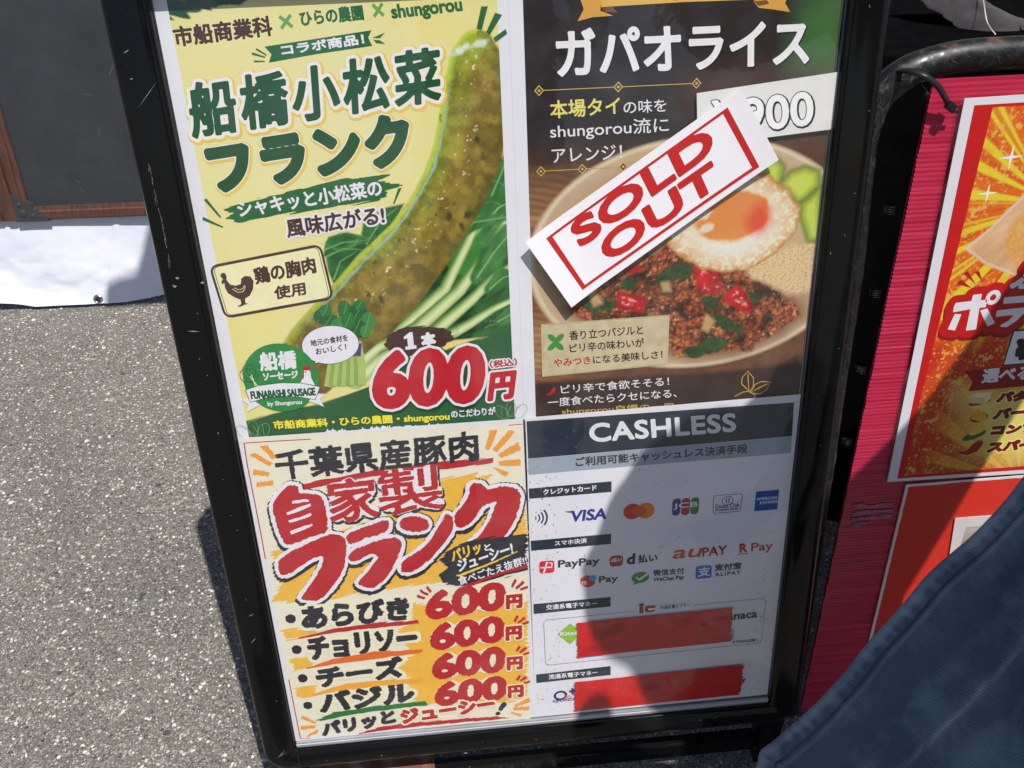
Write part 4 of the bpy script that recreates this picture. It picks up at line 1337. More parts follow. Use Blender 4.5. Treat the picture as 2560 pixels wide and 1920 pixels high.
# round badge
cc = (0.0537,0.4827); rr_ = abs((0.0910,0.4798)[0] - (0.0167,0.4855)[0]) / 2
P1.ellipse("badge", cc, rr_, rr_ * 1.0, ink((40, 140, 66)), n=64)
P1.text("lettering", "船橋", (0.0346,0.4913), (0.0711,0.4915), (0.0358,0.5117), W_, w=0.0007)
P1.text("lettering", "ソーセージ", (0.0359,0.4810), (0.0705,0.4812), (0.0365,0.4897), W_, w=0.0004)
P1.poly("badge_ribbon_tail", [(0.0112,0.4613), (0.0190,0.4643), (0.0288,0.4548), (0.0144,0.4482), (0.0173,0.4561)], W_)
P1.poly("badge_ribbon_tail", [(0.0771,0.4555), (0.0888,0.4628), (0.0958,0.4617), (0.0889,0.4562), (0.0920,0.4475)], W_)
rib = [(0.0171,0.4721), (0.0306,0.4759), (0.0534,0.4772), (0.0726,0.4753), (0.0904,0.4699), (0.0840,0.4566), (0.0689,0.4607), (0.0513,0.4632), (0.0349,0.4623), (0.0197,0.4588)]
P1.line("badge_ribbon_edge", rib + [rib[0]], .0016, G1)
P1.poly("badge_ribbon", rib, W_)
P1.text("lettering", "FUNABASHI SAUSAGE", (0.0208,0.4616), (0.0856,0.4608), (0.0209,0.4707), G1, w=0.0005)
P1.text("lettering", "by Shungorou", (0.0358,0.4515), (0.0703,0.4511), (0.0362,0.4578), W_, w=0.0002)
P1.poly("hen", [(0.0720,0.4761), (0.0766,0.4836), (0.0774,0.4889), (0.0812,0.4907), (0.0836,0.4875), (0.0833,0.4804), (0.0861,0.4721)], W_)
P1.poly("hen_comb", [(0.0752,0.4915), (0.0781,0.4945), (0.0802,0.4933), (0.0827,0.4945), (0.0852,0.4918), (0.0835,0.4888), (0.0785,0.4891)], R1)
P1.poly("hen_wattle", [(0.0742,0.4847), (0.0769,0.4854), (0.0758,0.4801), (0.0736,0.4806)], R1)
P1.ellipse("hen_eye", (0.0788,0.4874), .0008, .0008, K_, n=8)
for k in range(4):
    P1.ellipse("leaf_outline", (0.0236,0.4921) if k == 0 else ((0.0281,0.4926) if k == 1 else ((0.0248,0.4876) if k == 2 else (0.0205,0.4879))), .0065, .0075, G1, n=20, ring=.0005)
P1.line("leaf_outline", [(0.0254,0.4884), (0.0273,0.4758)], .0008, CR)
P1.line("leaf_outline", [(0.0235,0.4868), (0.0297,0.4756)], .0008, CR)
# price
P1.poly("brush_patch", [(0.1595,0.5118), (0.1654,0.5226), (0.1836,0.5282), (0.2045,0.5281), (0.2266,0.5208), (0.2285,0.5129), (0.2172,0.5032), (0.1940,0.4987), (0.1696,0.4996), (0.1637,0.5054)], BR, rough=.003, streak=.1)
P1.poly("lettering", [(0.1795,0.5178), (0.1855,0.5222), (0.1886,0.5223), (0.1888,0.5081), (0.1911,0.5081), (0.1911,0.5044), (0.1801,0.5038), (0.1801,0.5073), (0.1829,0.5074), (0.1827,0.5162), (0.1797,0.5150)], W_)
P1.text("lettering", "本", (0.1965,0.5052), (0.2113,0.5064), (0.1958,0.5204), W_, w=.0013)
P1.text("price", "600", (0.1391,0.4392), (0.2544,0.4388), (0.1474,0.5045), R1, w=.0040, back=[(ink((28, 66, 40)), .0080, .0010, -.0010), (W_, .0068, 0, 0)])
P1.text("price", "円", (0.2585,0.4400), (0.2861,0.4412), (0.2636,0.4725), R1, w=.0020, back=[(W_, .0042, 0, 0)])
P1.text("lettering", "（税込）", (0.2635,0.4772), (0.2916,0.4783), (0.2632,0.4859), R1, w=0.0004, back=[(W_, .0018, 0, 0)])
P1.text("lettering", "市船商業科・ひらの農園・shungorou", (0.0382,0.4246), (0.2186,0.4202), (0.0382,0.4362), YL, w=0.0004)
P1.text("lettering", "のこだわりが", (0.2204,0.4242), (0.2668,0.4246), (0.2202,0.4333), W_, w=0.0003)
P1.text("lettering", "詰まった特製フランク！", (0.0899,0.4100), (0.2069,0.4081), (0.0898,0.4222), W_, w=0.0003)
for c, sg in (((0.0173,0.4288), 1), ((0.2833,0.4295), -1)):
    for k in range(3):
        P1.ellipse("leaf_outline", (c[0] + (k - 1) * .010, c[1] + abs(k - 1) * -.003), .0055, .009, ink((150, 186, 140)), n=18, rot=(k - 1) * -.6, ring=.0004)
        P1.line("leaf_outline", [(c[0] + (k - 1) * .010, c[1] + .004), (c[0] + sg * .010, c[1] - .018)], .0004, ink((150, 186, 140)))

# ---- poster: home-made frankfurters
P2 = Sheet("poster", BRD, [(-.0005, -.0010), (.2965, .0005), (.2950, .4185), (.0010, .4200)], mat("laminated_white", (234, 233, 240), rough=.3, var=.03, scale=9, bump=.0003, bscale=14), z=.0032, th=.0005)
tag(P2.o, "cream brush-lettered poster with four red 600 prices, lower left", "poster")
CRM = ink((240, 234, 212), var=.03); KB = ink((48, 48, 56)); RB = ink((190, 44, 50)); HO = ink((244, 190, 74)); SO = ink((244, 164, 66))
P2.poly("cream_ground", [(0.0045,0.0041), (0.2898,-0.0011), (0.2947,0.4134), (0.0071,0.4193)], CRM)
for q, w in (([(0.0062,0.4141), (0.0278,0.4139), (0.0739,0.4130)], .0011), ([(0.0062,0.4141), (0.0053,0.3895), (0.0055,0.3429), (0.0056,0.2997), (0.0052,0.2700)], .0012), ([(0.0054,0.0970), (0.0054,0.0602), (0.0057,0.0018)], .0012), ([(0.2797,0.4120), (0.2947,0.4121)], .0009), ([(0.0057,0.0018), (0.0176,0.0013)], .0009)):
    P2.line("red_border", q, w, RB)
P2.poly("yellow_brush", [(0.1889,0.3525), (0.2225,0.3561), (0.2574,0.3542), (0.2523,0.3432), (0.2942,0.3087), (0.2936,0.2677), (0.2294,0.2161), (0.1650,0.2169), (0.0958,0.2123), (0.0332,0.2071), (0.0055,0.2121), (0.0168,0.2344), (0.0127,0.2787), (0.0794,0.2962), (0.1819,0.3228)], HO, rough=.005, streak=.22)
P2.poly("yellow_brush", [(0.1578,0.1919), (0.1888,0.1857), (0.2923,0.1792), (0.2869,0.0358), (0.2575,0.0289), (0.1540,0.0407), (0.1399,0.0602), (0.1510,0.0795), (0.1324,0.0979), (0.1526,0.1155), (0.1380,0.1562), (0.1587,0.1673)], HO, rough=.005, streak=.12)
for q in ([(0.0079,0.1699), (0.0230,0.1720), (0.0550,0.1665), (0.0401,0.1558), (0.0116,0.1552)], [(0.0110,0.1281), (0.0394,0.1287), (0.0341,0.1115), (0.0141,0.1099)], [(0.0094,0.0823), (0.0382,0.0849), (0.0280,0.0667), (0.0125,0.0666)]):
    P2.poly("yellow_brush", q, HO, rough=.004, streak=.1)
SB = [[(205,205),(255,198),(318,285),(290,294)], [(140,268),(160,250),(292,325),(268,344)], [(155,368),(272,390),(265,416),(155,403)], [(178,462),(292,447),(288,478),(182,490)]]
for q in ([(0.0220,0.4090), (0.0293,0.4095), (0.0361,0.3944), (0.0318,0.3932)], [(0.0110,0.3994), (0.0144,0.4021), (0.0313,0.3881), (0.0274,0.3852)], [(0.0105,0.3826), (0.0267,0.3774), (0.0250,0.3731), (0.0095,0.3767)], [(0.0112,0.3664), (0.0281,0.3675), (0.0267,0.3623), (0.0110,0.3616)],
          [(0.2598,0.4077), (0.2679,0.4070), (0.2577,0.3842), (0.2528,0.3870)], [(0.2802,0.4060), (0.2857,0.4042), (0.2663,0.3812), (0.2608,0.3846)], [(0.2894,0.3907), (0.2906,0.3820), (0.2698,0.3740), (0.2670,0.3786)], [(0.2905,0.3700), (0.2902,0.3627), (0.2686,0.3649), (0.2670,0.3696)], [(0.2609,0.3632), (0.2766,0.3551), (0.2733,0.3508)],
          [(0.0105,0.0355), (0.0136,0.0387), (0.0285,0.0258), (0.0263,0.0248)], [(0.0086,0.0223), (0.0269,0.0213), (0.0253,0.0172), (0.0087,0.0172)], [(0.0133,0.0052), (0.0221,0.0116), (0.0279,0.0134), (0.0267,0.0099), (0.0148,0.0039)],
          [(0.2884,0.0331), (0.2902,0.0269), (0.2734,0.0215), (0.2706,0.0234)], [(0.2693,0.0199), (0.2888,0.0190), (0.2886,0.0132), (0.2700,0.0162)], [(0.2653,0.0129), (0.2798,0.0072), (0.2777,0.0035)]):
    P2.poly("sun_ray", q, SO, rough=.0012, streak=1.2, w=.0004)
rd_ = .0022
P2.poly("underline", [(0.0556,0.3602), (0.0972,0.3663), (0.1485,0.3721), (0.2087,0.3754), (0.2615,0.3742), (0.2604,0.3688), (0.1899,0.3649), (0.1328,0.3641), (0.0599,0.3540)], RB, rough=.0016, streak=.1)
P2.text("headline", "千葉県産豚肉", (0.0328,0.3662), (0.2465,0.3724), (0.0333,0.4028), KB, w=.0012, rough=.0009, sp=1.02)
BRUSH = {
 "self": [[(0.0389,0.3573), (0.0460,0.3608), (0.0534,0.3581), (0.0538,0.3507), (0.0651,0.3486), (0.0740,0.3453), (0.0782,0.3361), (0.0784,0.3218), (0.0778,0.3073), (0.0748,0.2981), (0.0640,0.2955), (0.0513,0.2916), (0.0399,0.2871), (0.0307,0.2866), (0.0267,0.2958), (0.0239,0.3143), (0.0231,0.3306), (0.0253,0.3410), (0.0307,0.3493)]],
 "fu": [[(0.0183,0.2497), (0.0176,0.2608), (0.0219,0.2687), (0.0355,0.2773), (0.0536,0.2861), (0.0697,0.2923), (0.0793,0.2951), (0.0890,0.2930), (0.0943,0.2873), (0.0947,0.2780), (0.0920,0.2631), (0.0863,0.2465), (0.0779,0.2319), (0.0686,0.2208), (0.0560,0.2091), (0.0431,0.2097), (0.0361,0.2144), (0.0492,0.2310), (0.0604,0.2473), (0.0672,0.2609), (0.0667,0.2667), (0.0603,0.2673), (0.0469,0.2601), (0.0349,0.2522), (0.0265,0.2473), (0.0214,0.2467)]],
 "ra": [[(0.0957,0.2887), (0.0991,0.2939), (0.1104,0.2991), (0.1264,0.3041), (0.1375,0.3074), (0.1437,0.3057), (0.1434,0.2992), (0.1399,0.2936), (0.1294,0.2891), (0.1168,0.2866), (0.1053,0.2812), (0.0976,0.2810)],
        [(0.0952,0.2632), (0.0994,0.2703), (0.1174,0.2780), (0.1366,0.2835), (0.1475,0.2843), (0.1537,0.2807), (0.1545,0.2720), (0.1482,0.2556), (0.1387,0.2392), (0.1279,0.2263), (0.1173,0.2192), (0.1080,0.2213), (0.1018,0.2282), (0.1132,0.2399), (0.1224,0.2524), (0.1267,0.2606), (0.1222,0.2649), (0.1125,0.2620), (0.1026,0.2569), (0.0973,0.2584)]],
 "n": [[(0.1555,0.2998), (0.1582,0.3069), (0.1654,0.3099), (0.1761,0.3089), (0.1846,0.3040), (0.1866,0.2983), (0.1832,0.2916), (0.1728,0.2893), (0.1622,0.2915), (0.1571,0.2949)],
       [(0.1512,0.2433), (0.1543,0.2530), (0.1689,0.2611), (0.1844,0.2747), (0.1955,0.2904), (0.2050,0.3069), (0.2089,0.3090), (0.2131,0.3035), (0.2133,0.2924), (0.2066,0.2778), (0.1934,0.2621), (0.1790,0.2463), (0.1656,0.2380), (0.1571,0.2358), (0.1520,0.2382)]],
 "ku": [[(0.2149,0.2982), (0.2165,0.3069), (0.2259,0.3187), (0.2326,0.3325), (0.2347,0.3416), (0.2402,0.3457), (0.2480,0.3432), (0.2538,0.3363), (0.2600,0.3375), (0.2705,0.3383), (0.2815,0.3364), (0.2881,0.3292), (0.2890,0.3201), (0.2849,0.3022), (0.2763,0.2845), (0.2662,0.2704), (0.2608,0.2634), (0.2308,0.2663), (0.2430,0.2802), (0.2532,0.2960), (0.2595,0.3119), (0.2622,0.3193), (0.2572,0.3189), (0.2493,0.3162), (0.2413,0.3060), (0.2329,0.2957), (0.2248,0.2910), (0.2182,0.2912)]]}
def smooth_loop(P, k=3):
    n = len(P); out = []
    for i in range(n):
        p0, p1, p2, p3 = (np.array(P[(i + j - 1) % n]) for j in range(4))
        for j in range(k):
            t = j / k
            out.append(0.5 * ((2 * p1) + (p2 - p0) * t + (2 * p0 - 5 * p1 + 4 * p2 - p3) * t * t + (3 * p1 - p0 - 3 * p2 + p3) * t ** 3))
    return np.array(out)
FL = {k: field([smooth_loop(q) for q in v], .0006, .0115) for k, v in BRUSH.items()}
KJ = (("家", (0.0809,0.3078), (0.1347,0.3106), (0.0822,0.3628), .0015), ("製", (0.1356,0.3116), (0.2059,0.3155), (0.1354,0.3694), .0010))
for ch, BL_, BR_, TL_, w in KJ:
    P2.text("headline_outline", ch, BL_, BR_, TL_, W_, w=w + .0046, rough=.0010, back=[(KB, w + .0058, .0008, -.0022)])
for k, v in FL.items():
    contour_mesh("headline_outline", v, .0060, P2.up(), KB, P2.o, -.0006, -.0034, rough=.0014, streak=.5)
    contour_mesh("headline_outline", v, .0050, P2.up(), KB, P2.o, .0012, .0002, rough=.0012, streak=.5)
for k, v in FL.items():
    contour_mesh("headline_outline", v, .0044, P2.up(), W_, P2.o, rough=.0010, streak=.5)
for ch, BL_, BR_, TL_, w in KJ:
    P2.text("headline_outline", ch, BL_, BR_, TL_, W_, w=w + .0036, rough=.0008)
for k, v in FL.items():
    contour_mesh("headline", v, 0, P2.up(), RB, P2.o, rough=.0012, streak=.9)
for ch, BL_, BR_, TL_, w in KJ:
    P2.text("headline", ch, BL_, BR_, TL_, RB, w=w, rough=.0008, streak=.5)
for q in ([(0.0369,0.3271), (0.0493,0.3317), (0.0632,0.3364), (0.0630,0.3329), (0.0502,0.3277), (0.0374,0.3239)], [(0.0373,0.3170), (0.0492,0.3202), (0.0618,0.3241), (0.0617,0.3208), (0.0502,0.3169), (0.0377,0.3137)], [(0.0376,0.3028), (0.0488,0.3068), (0.0619,0.3111), (0.0618,0.3082), (0.0498,0.3031), (0.0378,0.2991)], [(0.0447,0.3410), (0.0552,0.3418), (0.0623,0.3411), (0.0620,0.3390), (0.0517,0.3382), (0.0445,0.3382)]):
    P2.poly("headline_gap", q, W_, rough=.0008, w=.0002, streak=.4)
P2.poly("black_brush", [(0.1955,0.2489), (0.2052,0.2613), (0.2231,0.2699), (0.2566,0.2742), (0.2939,0.2749), (0.2934,0.2252), (0.2620,0.2186), (0.2193,0.2092), (0.1972,0.2175), (0.1933,0.2297), (0.2035,0.2384)], KB, rough=.0032, streak=.25)
P2.text("lettering", "パリッ", (0.2091,0.2444), (0.2428,0.2541), (0.2077,0.2610), ink((248, 206, 70)), w=0.0006)
P2.text("lettering", "と", (0.2464,0.2560), (0.2542,0.2579), (0.2453,0.2649), W_, w=0.0004)
P2.text("lettering", "ジューシー!", (0.2152,0.2305), (0.2788,0.2497), (0.2134,0.2470), W_, w=0.0006)
P2.poly("stripe", [(0.2123,0.2261), (0.2468,0.2378), (0.2827,0.2520), (0.2549,0.2393), (0.2171,0.2249)], ink((248, 206, 70)), rough=.0006, w=.0004)
P2.text("lettering", "食べごたえ抜群!!", (0.2149,0.2116), (0.2943,0.2338), (0.2128,0.2241), W_, w=0.0003)
P2.poly("stripe", [(0.2194,0.2108), (0.2541,0.2230), (0.2930,0.2331), (0.2929,0.2296), (0.2539,0.2199), (0.2225,0.2085)], RB, rough=.0008, w=.0003)
for c, r_ in (((0.0206,0.1862), .0118), ((0.0211,0.1410), .0115), ((0.0218,0.0974), .0112), ((0.0219,0.0548), .0110)):
    P2.ellipse("bullet", c, r_ * .50, r_ * .54, KB, rough=.0006)
YH = ink((243, 236, 205), var=.03)
P2.text("lettering", "あらびき", (0.0316,0.1676), (0.1552,0.1692), (0.0329,0.2024), KB, w=.0022, rough=.0010, back=[(YH, .0065, 0, 0)])
P2.text("lettering", "チョリソー", (0.0327,0.1216), (0.1611,0.1248), (0.0331,0.1575), KB, w=.0022, rough=.0010, back=[(YH, .0065, 0, 0)])
P2.text("lettering", "チーズ", (0.0371,0.0789), (0.1409,0.0852), (0.0370,0.1124), KB, w=.0023, rough=.0010, back=[(YH, .0065, 0, 0)])
P2.text("lettering", "バジル", (0.0347,0.0394), (0.1502,0.0447), (0.0358,0.0738), KB, w=.0024, rough=.0010, back=[(YH, .0065, 0, 0)])
for q, c in (([(0.0247,0.1583), (0.0669,0.1665), (0.1122,0.1696), (0.1640,0.1682), (0.1656,0.1637), (0.1114,0.1627), (0.0662,0.1609), (0.0274,0.1561)], RB), ([(0.0258,0.1121), (0.0614,0.1226), (0.1077,0.1275), (0.1673,0.1253), (0.1625,0.1199), (0.0757,0.1150), (0.0294,0.1109)], ink((232, 112, 50))),
             ([(0.0294,0.0713), (0.0720,0.0837), (0.1645,0.0815), (0.1600,0.0751), (0.0865,0.0746), (0.0316,0.0700)], ink((244, 174, 62))), ([(0.0286,0.0300), (0.0511,0.0403), (0.0988,0.0438), (0.1622,0.0437), (0.1641,0.0384), (0.0820,0.0347), (0.0372,0.0295)], ink((44, 122, 60)))):
    P2.poly("underline", q, c, rough=.0014, streak=.12)
PR = (((0.1724,0.1658), (0.2661,0.1726), (0.1755,0.2076)), ((0.1742,0.1206), (0.2630,0.1246), (0.1766,0.1615)), ((0.1729,0.0756), (0.2619,0.0789), (0.1758,0.1164)), ((0.1728,0.0330), (0.2616,0.0347), (0.1756,0.0728)))
for a_ in PR:
    P2.text("price_outline", "600", a_[0], a_[1], a_[2], YH, w=.0068)
for a_ in PR:
    P2.text("price", "600", a_[0], a_[1], a_[2], RB, w=.0030, rough=.0009)
for a_ in (((0.2666,0.1722), (0.2862,0.1727), (0.2671,0.1928)), ((0.2640,0.1261), (0.2839,0.1262), (0.2649,0.1475)), ((0.2636,0.0803), (0.2833,0.0804), (0.2642,0.1013)), ((0.2630,0.0362), (0.2830,0.0363), (0.2635,0.0564))):
    P2.text("price", "円", a_[0], a_[1], a_[2], RB, w=.0016, rough=.0006, back=[(YH, .0034, 0, 0)])
for q in ([(0.1663,0.2043), (0.1749,0.1993), (0.1733,0.1980), (0.1661,0.2018)], [(0.1706,0.2109), (0.1790,0.2041), (0.1774,0.2028), (0.1700,0.2084)], [(0.1788,0.2151), (0.1827,0.2077), (0.1811,0.2068), (0.1772,0.2135)],
          [(0.2784,0.2146), (0.2809,0.2128), (0.2761,0.2041), (0.2743,0.2054)], [(0.2873,0.2111), (0.2895,0.2083), (0.2805,0.2011), (0.2793,0.2027)], [(0.2924,0.2032), (0.2930,0.2009), (0.2849,0.1984), (0.2844,0.2003)],
          [(0.2787,0.1625), (0.2808,0.1607), (0.2772,0.1538), (0.2754,0.1552)], [(0.2871,0.1593), (0.2890,0.1571), (0.2811,0.1511), (0.2799,0.1527)], [(0.2920,0.1526), (0.2925,0.1502), (0.2856,0.1482), (0.2851,0.1502)],
          [(0.2795,0.1168), (0.2816,0.1149), (0.2777,0.1090), (0.2761,0.1104)], [(0.2871,0.1143), (0.2891,0.1117), (0.2813,0.1062), (0.2801,0.1079)], [(0.2911,0.1066), (0.2917,0.1042), (0.2853,0.1021), (0.2847,0.1042)],
          [(0.2782,0.0720), (0.2804,0.0701), (0.2766,0.0639), (0.2748,0.0654)], [(0.2858,0.0690), (0.2879,0.0667), (0.2804,0.0618), (0.2792,0.0632)], [(0.2906,0.0618), (0.2912,0.0593), (0.2844,0.0580), (0.2838,0.0597)]):
    P2.poly("tick_stroke", q, RB, rough=.0005, w=.0004)
P2.text("lettering", "パリッと", (0.0327,0.0015), (0.1244,0.0135), (0.0326,0.0257), KB, w=.0018, rough=.0008)
P2.poly("underline", [(0.0718,0.0012), (0.1113,0.0109), (0.1757,0.0113), (0.2485,0.0089), (0.2654,0.0038), (0.1914,0.0049), (0.1267,0.0046), (0.0815,0.0017)], RB, rough=.0014, streak=.1)
P2.text("lettering", "ジューシー", (0.1309,0.0109), (0.2477,0.0194), (0.1289,0.0343), RB, w=.0017, rough=.0008, back=[(YH, .0042, 0, 0)])
P2.poly("lettering", [(0.2550,0.0296), (0.2589,0.0308), (0.2617,0.0275), (0.2548,0.0181), (0.2509,0.0194)], KB, rough=.0006, w=.0004)
P2.ellipse("lettering", (0.2498,0.0135), .0031, .0026, KB)

# ---- poster: gapao rice
P3 = Sheet("poster", BRD, [(.2966, .4000), (.5935, .4010), (.5935, .838), (.2966, .838)], paper, z=0.0)
tag(P3.o, "dark Thai minced meat and fried egg rice poster, upper right in the stand", "poster")
a3 = Art(.3090, .4010, .5930, .834, .0008)
n1, n2, n3, n4 = a3.noise(18, 5, 1), a3.noise(90, 4, 3), a3.noise(300, 3, 5), a3.noise(700, 2, 9)
c = lin((26, 23, 26)) * (1 - n1[..., None] * .8) + lin((56, 44, 43)) * n1[..., None] * .8
a3.put(np.ones_like(n1), c)
# warm brown ground towards the plate, woven mat at left
ymid = (0.3376,0.7007)[1]
wm = np.clip((ymid - a3.Y) / .07, 0, 1)
c = lin((88, 52, 36)) * (1 - n2[..., None]) + lin((140, 92, 60)) * n2[..., None]
a3.put(wm * .9, c)
mt = np.clip(((0.3373,0.6799)[1] - a3.Y) / .04, 0, 1) * np.clip(((0.3691,0.6782)[0] - a3.X) / .03, 0, 1)
wv = .5 + .5 * np.sin((a3.Y * 1.0 + .2 * a3.X) * 900 + 3 * n2)
hue = a3.noise(60, 2, 12, .1, 6)
c = lin((120, 40, 32)) * (1 - hue[..., None]) + lin((206, 168, 110)) * hue[..., None]
a3.put(mt * (.45 + .5 * wv) * .9, c)
# blurred basil top right
for p, rx, ry, r_ in (((0.5780,0.8000), .030, .018, .8), ((0.5872,0.7819), .026, .034, .3), ((0.5707,0.7774), .024, .012, .9), ((0.5875,0.7559), .012, .040, .1), ((0.5763,0.7656), .020, .012, .5)):
    a3.put(a3.soft(a3.ell(p, rx, ry, r_), .014) * .8, (52, 98, 44))
    a3.put(a3.soft(a3.ell(p, rx * .5, ry * .4, r_), .010) * .35, (92, 140, 60))
wp = a3.sd([(0.4654,0.7404), (0.5952,0.7396), (0.6042,0.6655), (0.5424,0.6816), (0.4981,0.6783)])
a3.put(a3.soft(wp, .03) * .55, (120, 62, 44))
# plate
pc = (0.4450,0.5834)
prx = ((0.6132,0.5727)[0] - (0.3054,0.5923)[0]) / 2 * 1.0
pry = ((0.4139,0.6915)[1] - (0.4191,0.4633)[1]) / 2
pd = a3.ell(((0.4723,0.5817)[0], ((0.4138,0.6958)[1] + (0.4191,0.4633)[1]) / 2), (0.4723,0.5817)[0] - (0.3054,0.5923)[0], pry * 1.03, -.02)
a3.put(a3.soft(pd, .0012), lin((196, 168, 134)) * (1 - n2[..., None] * .5) + lin((222, 200, 166)) * n2[..., None] * .5)
a3.put(np.exp(-((pd - .003) / .0016) ** 2) * .7, (238, 222, 192))
a3.put(np.exp(-((pd - .020) / .010) ** 2) * .5, (168, 134, 98))
a3.put(a3.soft(pd - .034, .006) * .7, (206, 176, 128))
# sauce shade under meat
md = a3.sd([(0.3463,0.5352), (0.3602,0.5533), (0.4041,0.5723), (0.4412,0.5959), (0.5172,0.5712), (0.5752,0.5324), (0.5852,0.5120), (0.5646,0.4935), (0.5241,0.4761), (0.4759,0.4746), (0.3959,0.4990)])
a3.put(a3.soft(md + .004, .008) * .8, (120, 52, 24))
# minced meat grains (cells)
def cells(A, f, seed):
    gx, gy = A.X * f, A.Y * f
    xi, yi = np.floor(gx).astype(int), np.floor(gy).astype(int)
    best = np.full(A.X.shape, 9.0); idv = np.zeros(A.X.shape)
    for dx in (-1, 0, 1):
        for dy in (-1, 0, 1):
            cx, cy = xi + dx, yi + dy
            px = cx + _perm[(cx + seed) & 255, cy & 255]; py = cy + _perm[cy & 255, (cx + seed * 3) & 255]
            d = np.hypot(gx - px, gy - py)
            k = d < best
            best = np.where(k, d, best); idv = np.where(k, _perm[(cx * 7 + seed) & 255, (cy * 13) & 255], idv)
    return best, idv
ld, li = cells(a3, 78, 5)
cd, ci = cells(a3, 235, 3)
cd2_, ci2_ = cells(a3, 360, 31)
cd = cd * .6 + cd2_ * .4 + (a3.noise(260, 3, 77) - .5) * .5
sh = np.clip(1.15 - cd * 1.45, 0, 1) ** 1.2
lump = a3.noise(46, 4, 22)
hue = np.clip(.55 * li + .45 * ci, 0, 1)[..., None]
c = lin((66, 26, 12))[None, None] * (1 - sh[..., None]) + (lin((214, 134, 78)) * (1 - hue) + lin((172, 66, 30)) * hue) * sh[..., None]
c = c * (.22 + 1.2 * np.clip(1.2 - ld * 1.35 + (lump - .5) * 1.4, 0, 1))[..., None]
gl_ = (np.clip((a3.noise(420, 2, 61) - .74) * 16, 0, 1) * sh)[..., None]
c = c * (1 - gl_ * .8) + lin((250, 216, 176)) * gl_ * .8
dk2 = np.clip((a3.noise(80, 3, 90) - .60) * 9, 0, 1)[..., None] * .7
c = c * (1 - dk2) + lin((30, 34, 18)) * dk2
a3.put(a3.soft(md + (a3.noise(90, 3, 6) - .5) * .022, .0015), c)
# basil leaves in the meat
for p, rx, ry, r_ in (((0.4545,0.5656), .026, .010, .25), ((0.3800,0.5353), .022, .009, .1), ((0.4930,0.4852), .028, .011, .3), ((0.5091,0.5075), .024, .009, -.5), ((0.4887,0.5318), .010, .014, .4), ((0.4043,0.5566), .010, .009, .1), ((0.4412,0.5542), .008, .015, .5), ((0.5295,0.5322), .016, .010, .2), ((0.3647,0.5403), .009, .010, .7), ((0.4725,0.4800), .016, .009, .1)):
    d = a3.ell(p, rx * .75, ry * .75, r_) + (a3.noise(220, 3, 40) - .5) * .010
    c = lin((20, 42, 22)) * (1 - n3[..., None]) + lin((66, 96, 44)) * n3[..., None]
    a3.put(a3.soft(d, .001), c)
for q in ([(0.3647,0.5530), (0.3708,0.5542), (0.3785,0.5394), (0.3708,0.5367)], [(0.4863,0.5190), (0.4946,0.5118), (0.4889,0.5006), (0.4831,0.5044)], [(0.4388,0.5559), (0.4457,0.5563), (0.4483,0.5474), (0.4414,0.5478)]):
    a3.put(a3.soft(a3.sd(q) + .001, .002) * .8, (214, 176, 120))
for q in ([(0.4711,0.5713), (0.4806,0.5712), (0.4946,0.5636), (0.5016,0.5462), (0.4928,0.5420), (0.4780,0.5422)], [(0.5154,0.5489), (0.5241,0.5407), (0.5353,0.5221), (0.5241,0.5204), (0.5033,0.5365)], [(0.3960,0.5493), (0.4243,0.5407), (0.4188,0.5266), (0.3939,0.5343)], [(0.4010,0.5725), (0.4146,0.5762), (0.4177,0.5714), (0.4072,0.5682)]):
    d = a3.sd(q)
    a3.put(a3.soft(d + .0012, .0014), lin((120, 8, 14)) * (1 - np.clip(n2[..., None] * 1.3 - .1 + d[..., None] * 30, 0, 1)) + lin((216, 30, 36)) * np.clip(n2[..., None] * 1.3 - .1 + d[..., None] * 30, 0, 1))
    a3.put(np.clip(np.exp(-((d - .005) / .0014) ** 2) * np.clip((n3 - .5) * 8, 0, 1), 0, 1) * .8, (250, 190, 180))
# rice
rdm = a3.sd([(0.5232,0.5739), (0.5910,0.5912), (0.5969,0.5374), (0.5798,0.5337), (0.5537,0.5435), (0.5274,0.5595)])
cd2, ci2 = cells(a3, 420, 9)
sh2 = np.clip(1.1 - cd2, 0, 1)[..., None]
a3.put(a3.soft(rdm + (n2 - .5) * .010, .003), lin((196, 150, 96)) * (1 - sh2) + lin((240, 214, 168)) * sh2)
# cucumber
for q in ([(0.5279,0.6595), (0.5376,0.6691), (0.5463,0.6714), (0.5530,0.6639), (0.5514,0.6494), (0.5440,0.6469)], [(0.5516,0.6465), (0.5597,0.6577), (0.5742,0.6627), (0.5884,0.6576), (0.5899,0.6443), (0.5775,0.6317), (0.5701,0.6291)], [(0.5746,0.6152), (0.5749,0.6273), (0.5918,0.6413), (0.5977,0.5892), (0.5851,0.5900)]):
    d = a3.sd(q)
    a3.put(a3.soft(d + .002, .002), (58, 92, 26)); a3.put(a3.soft(d - .002, .005), (196, 216, 66)); a3.put(a3.soft(d - .012, .014) * .7, (222, 230, 120))
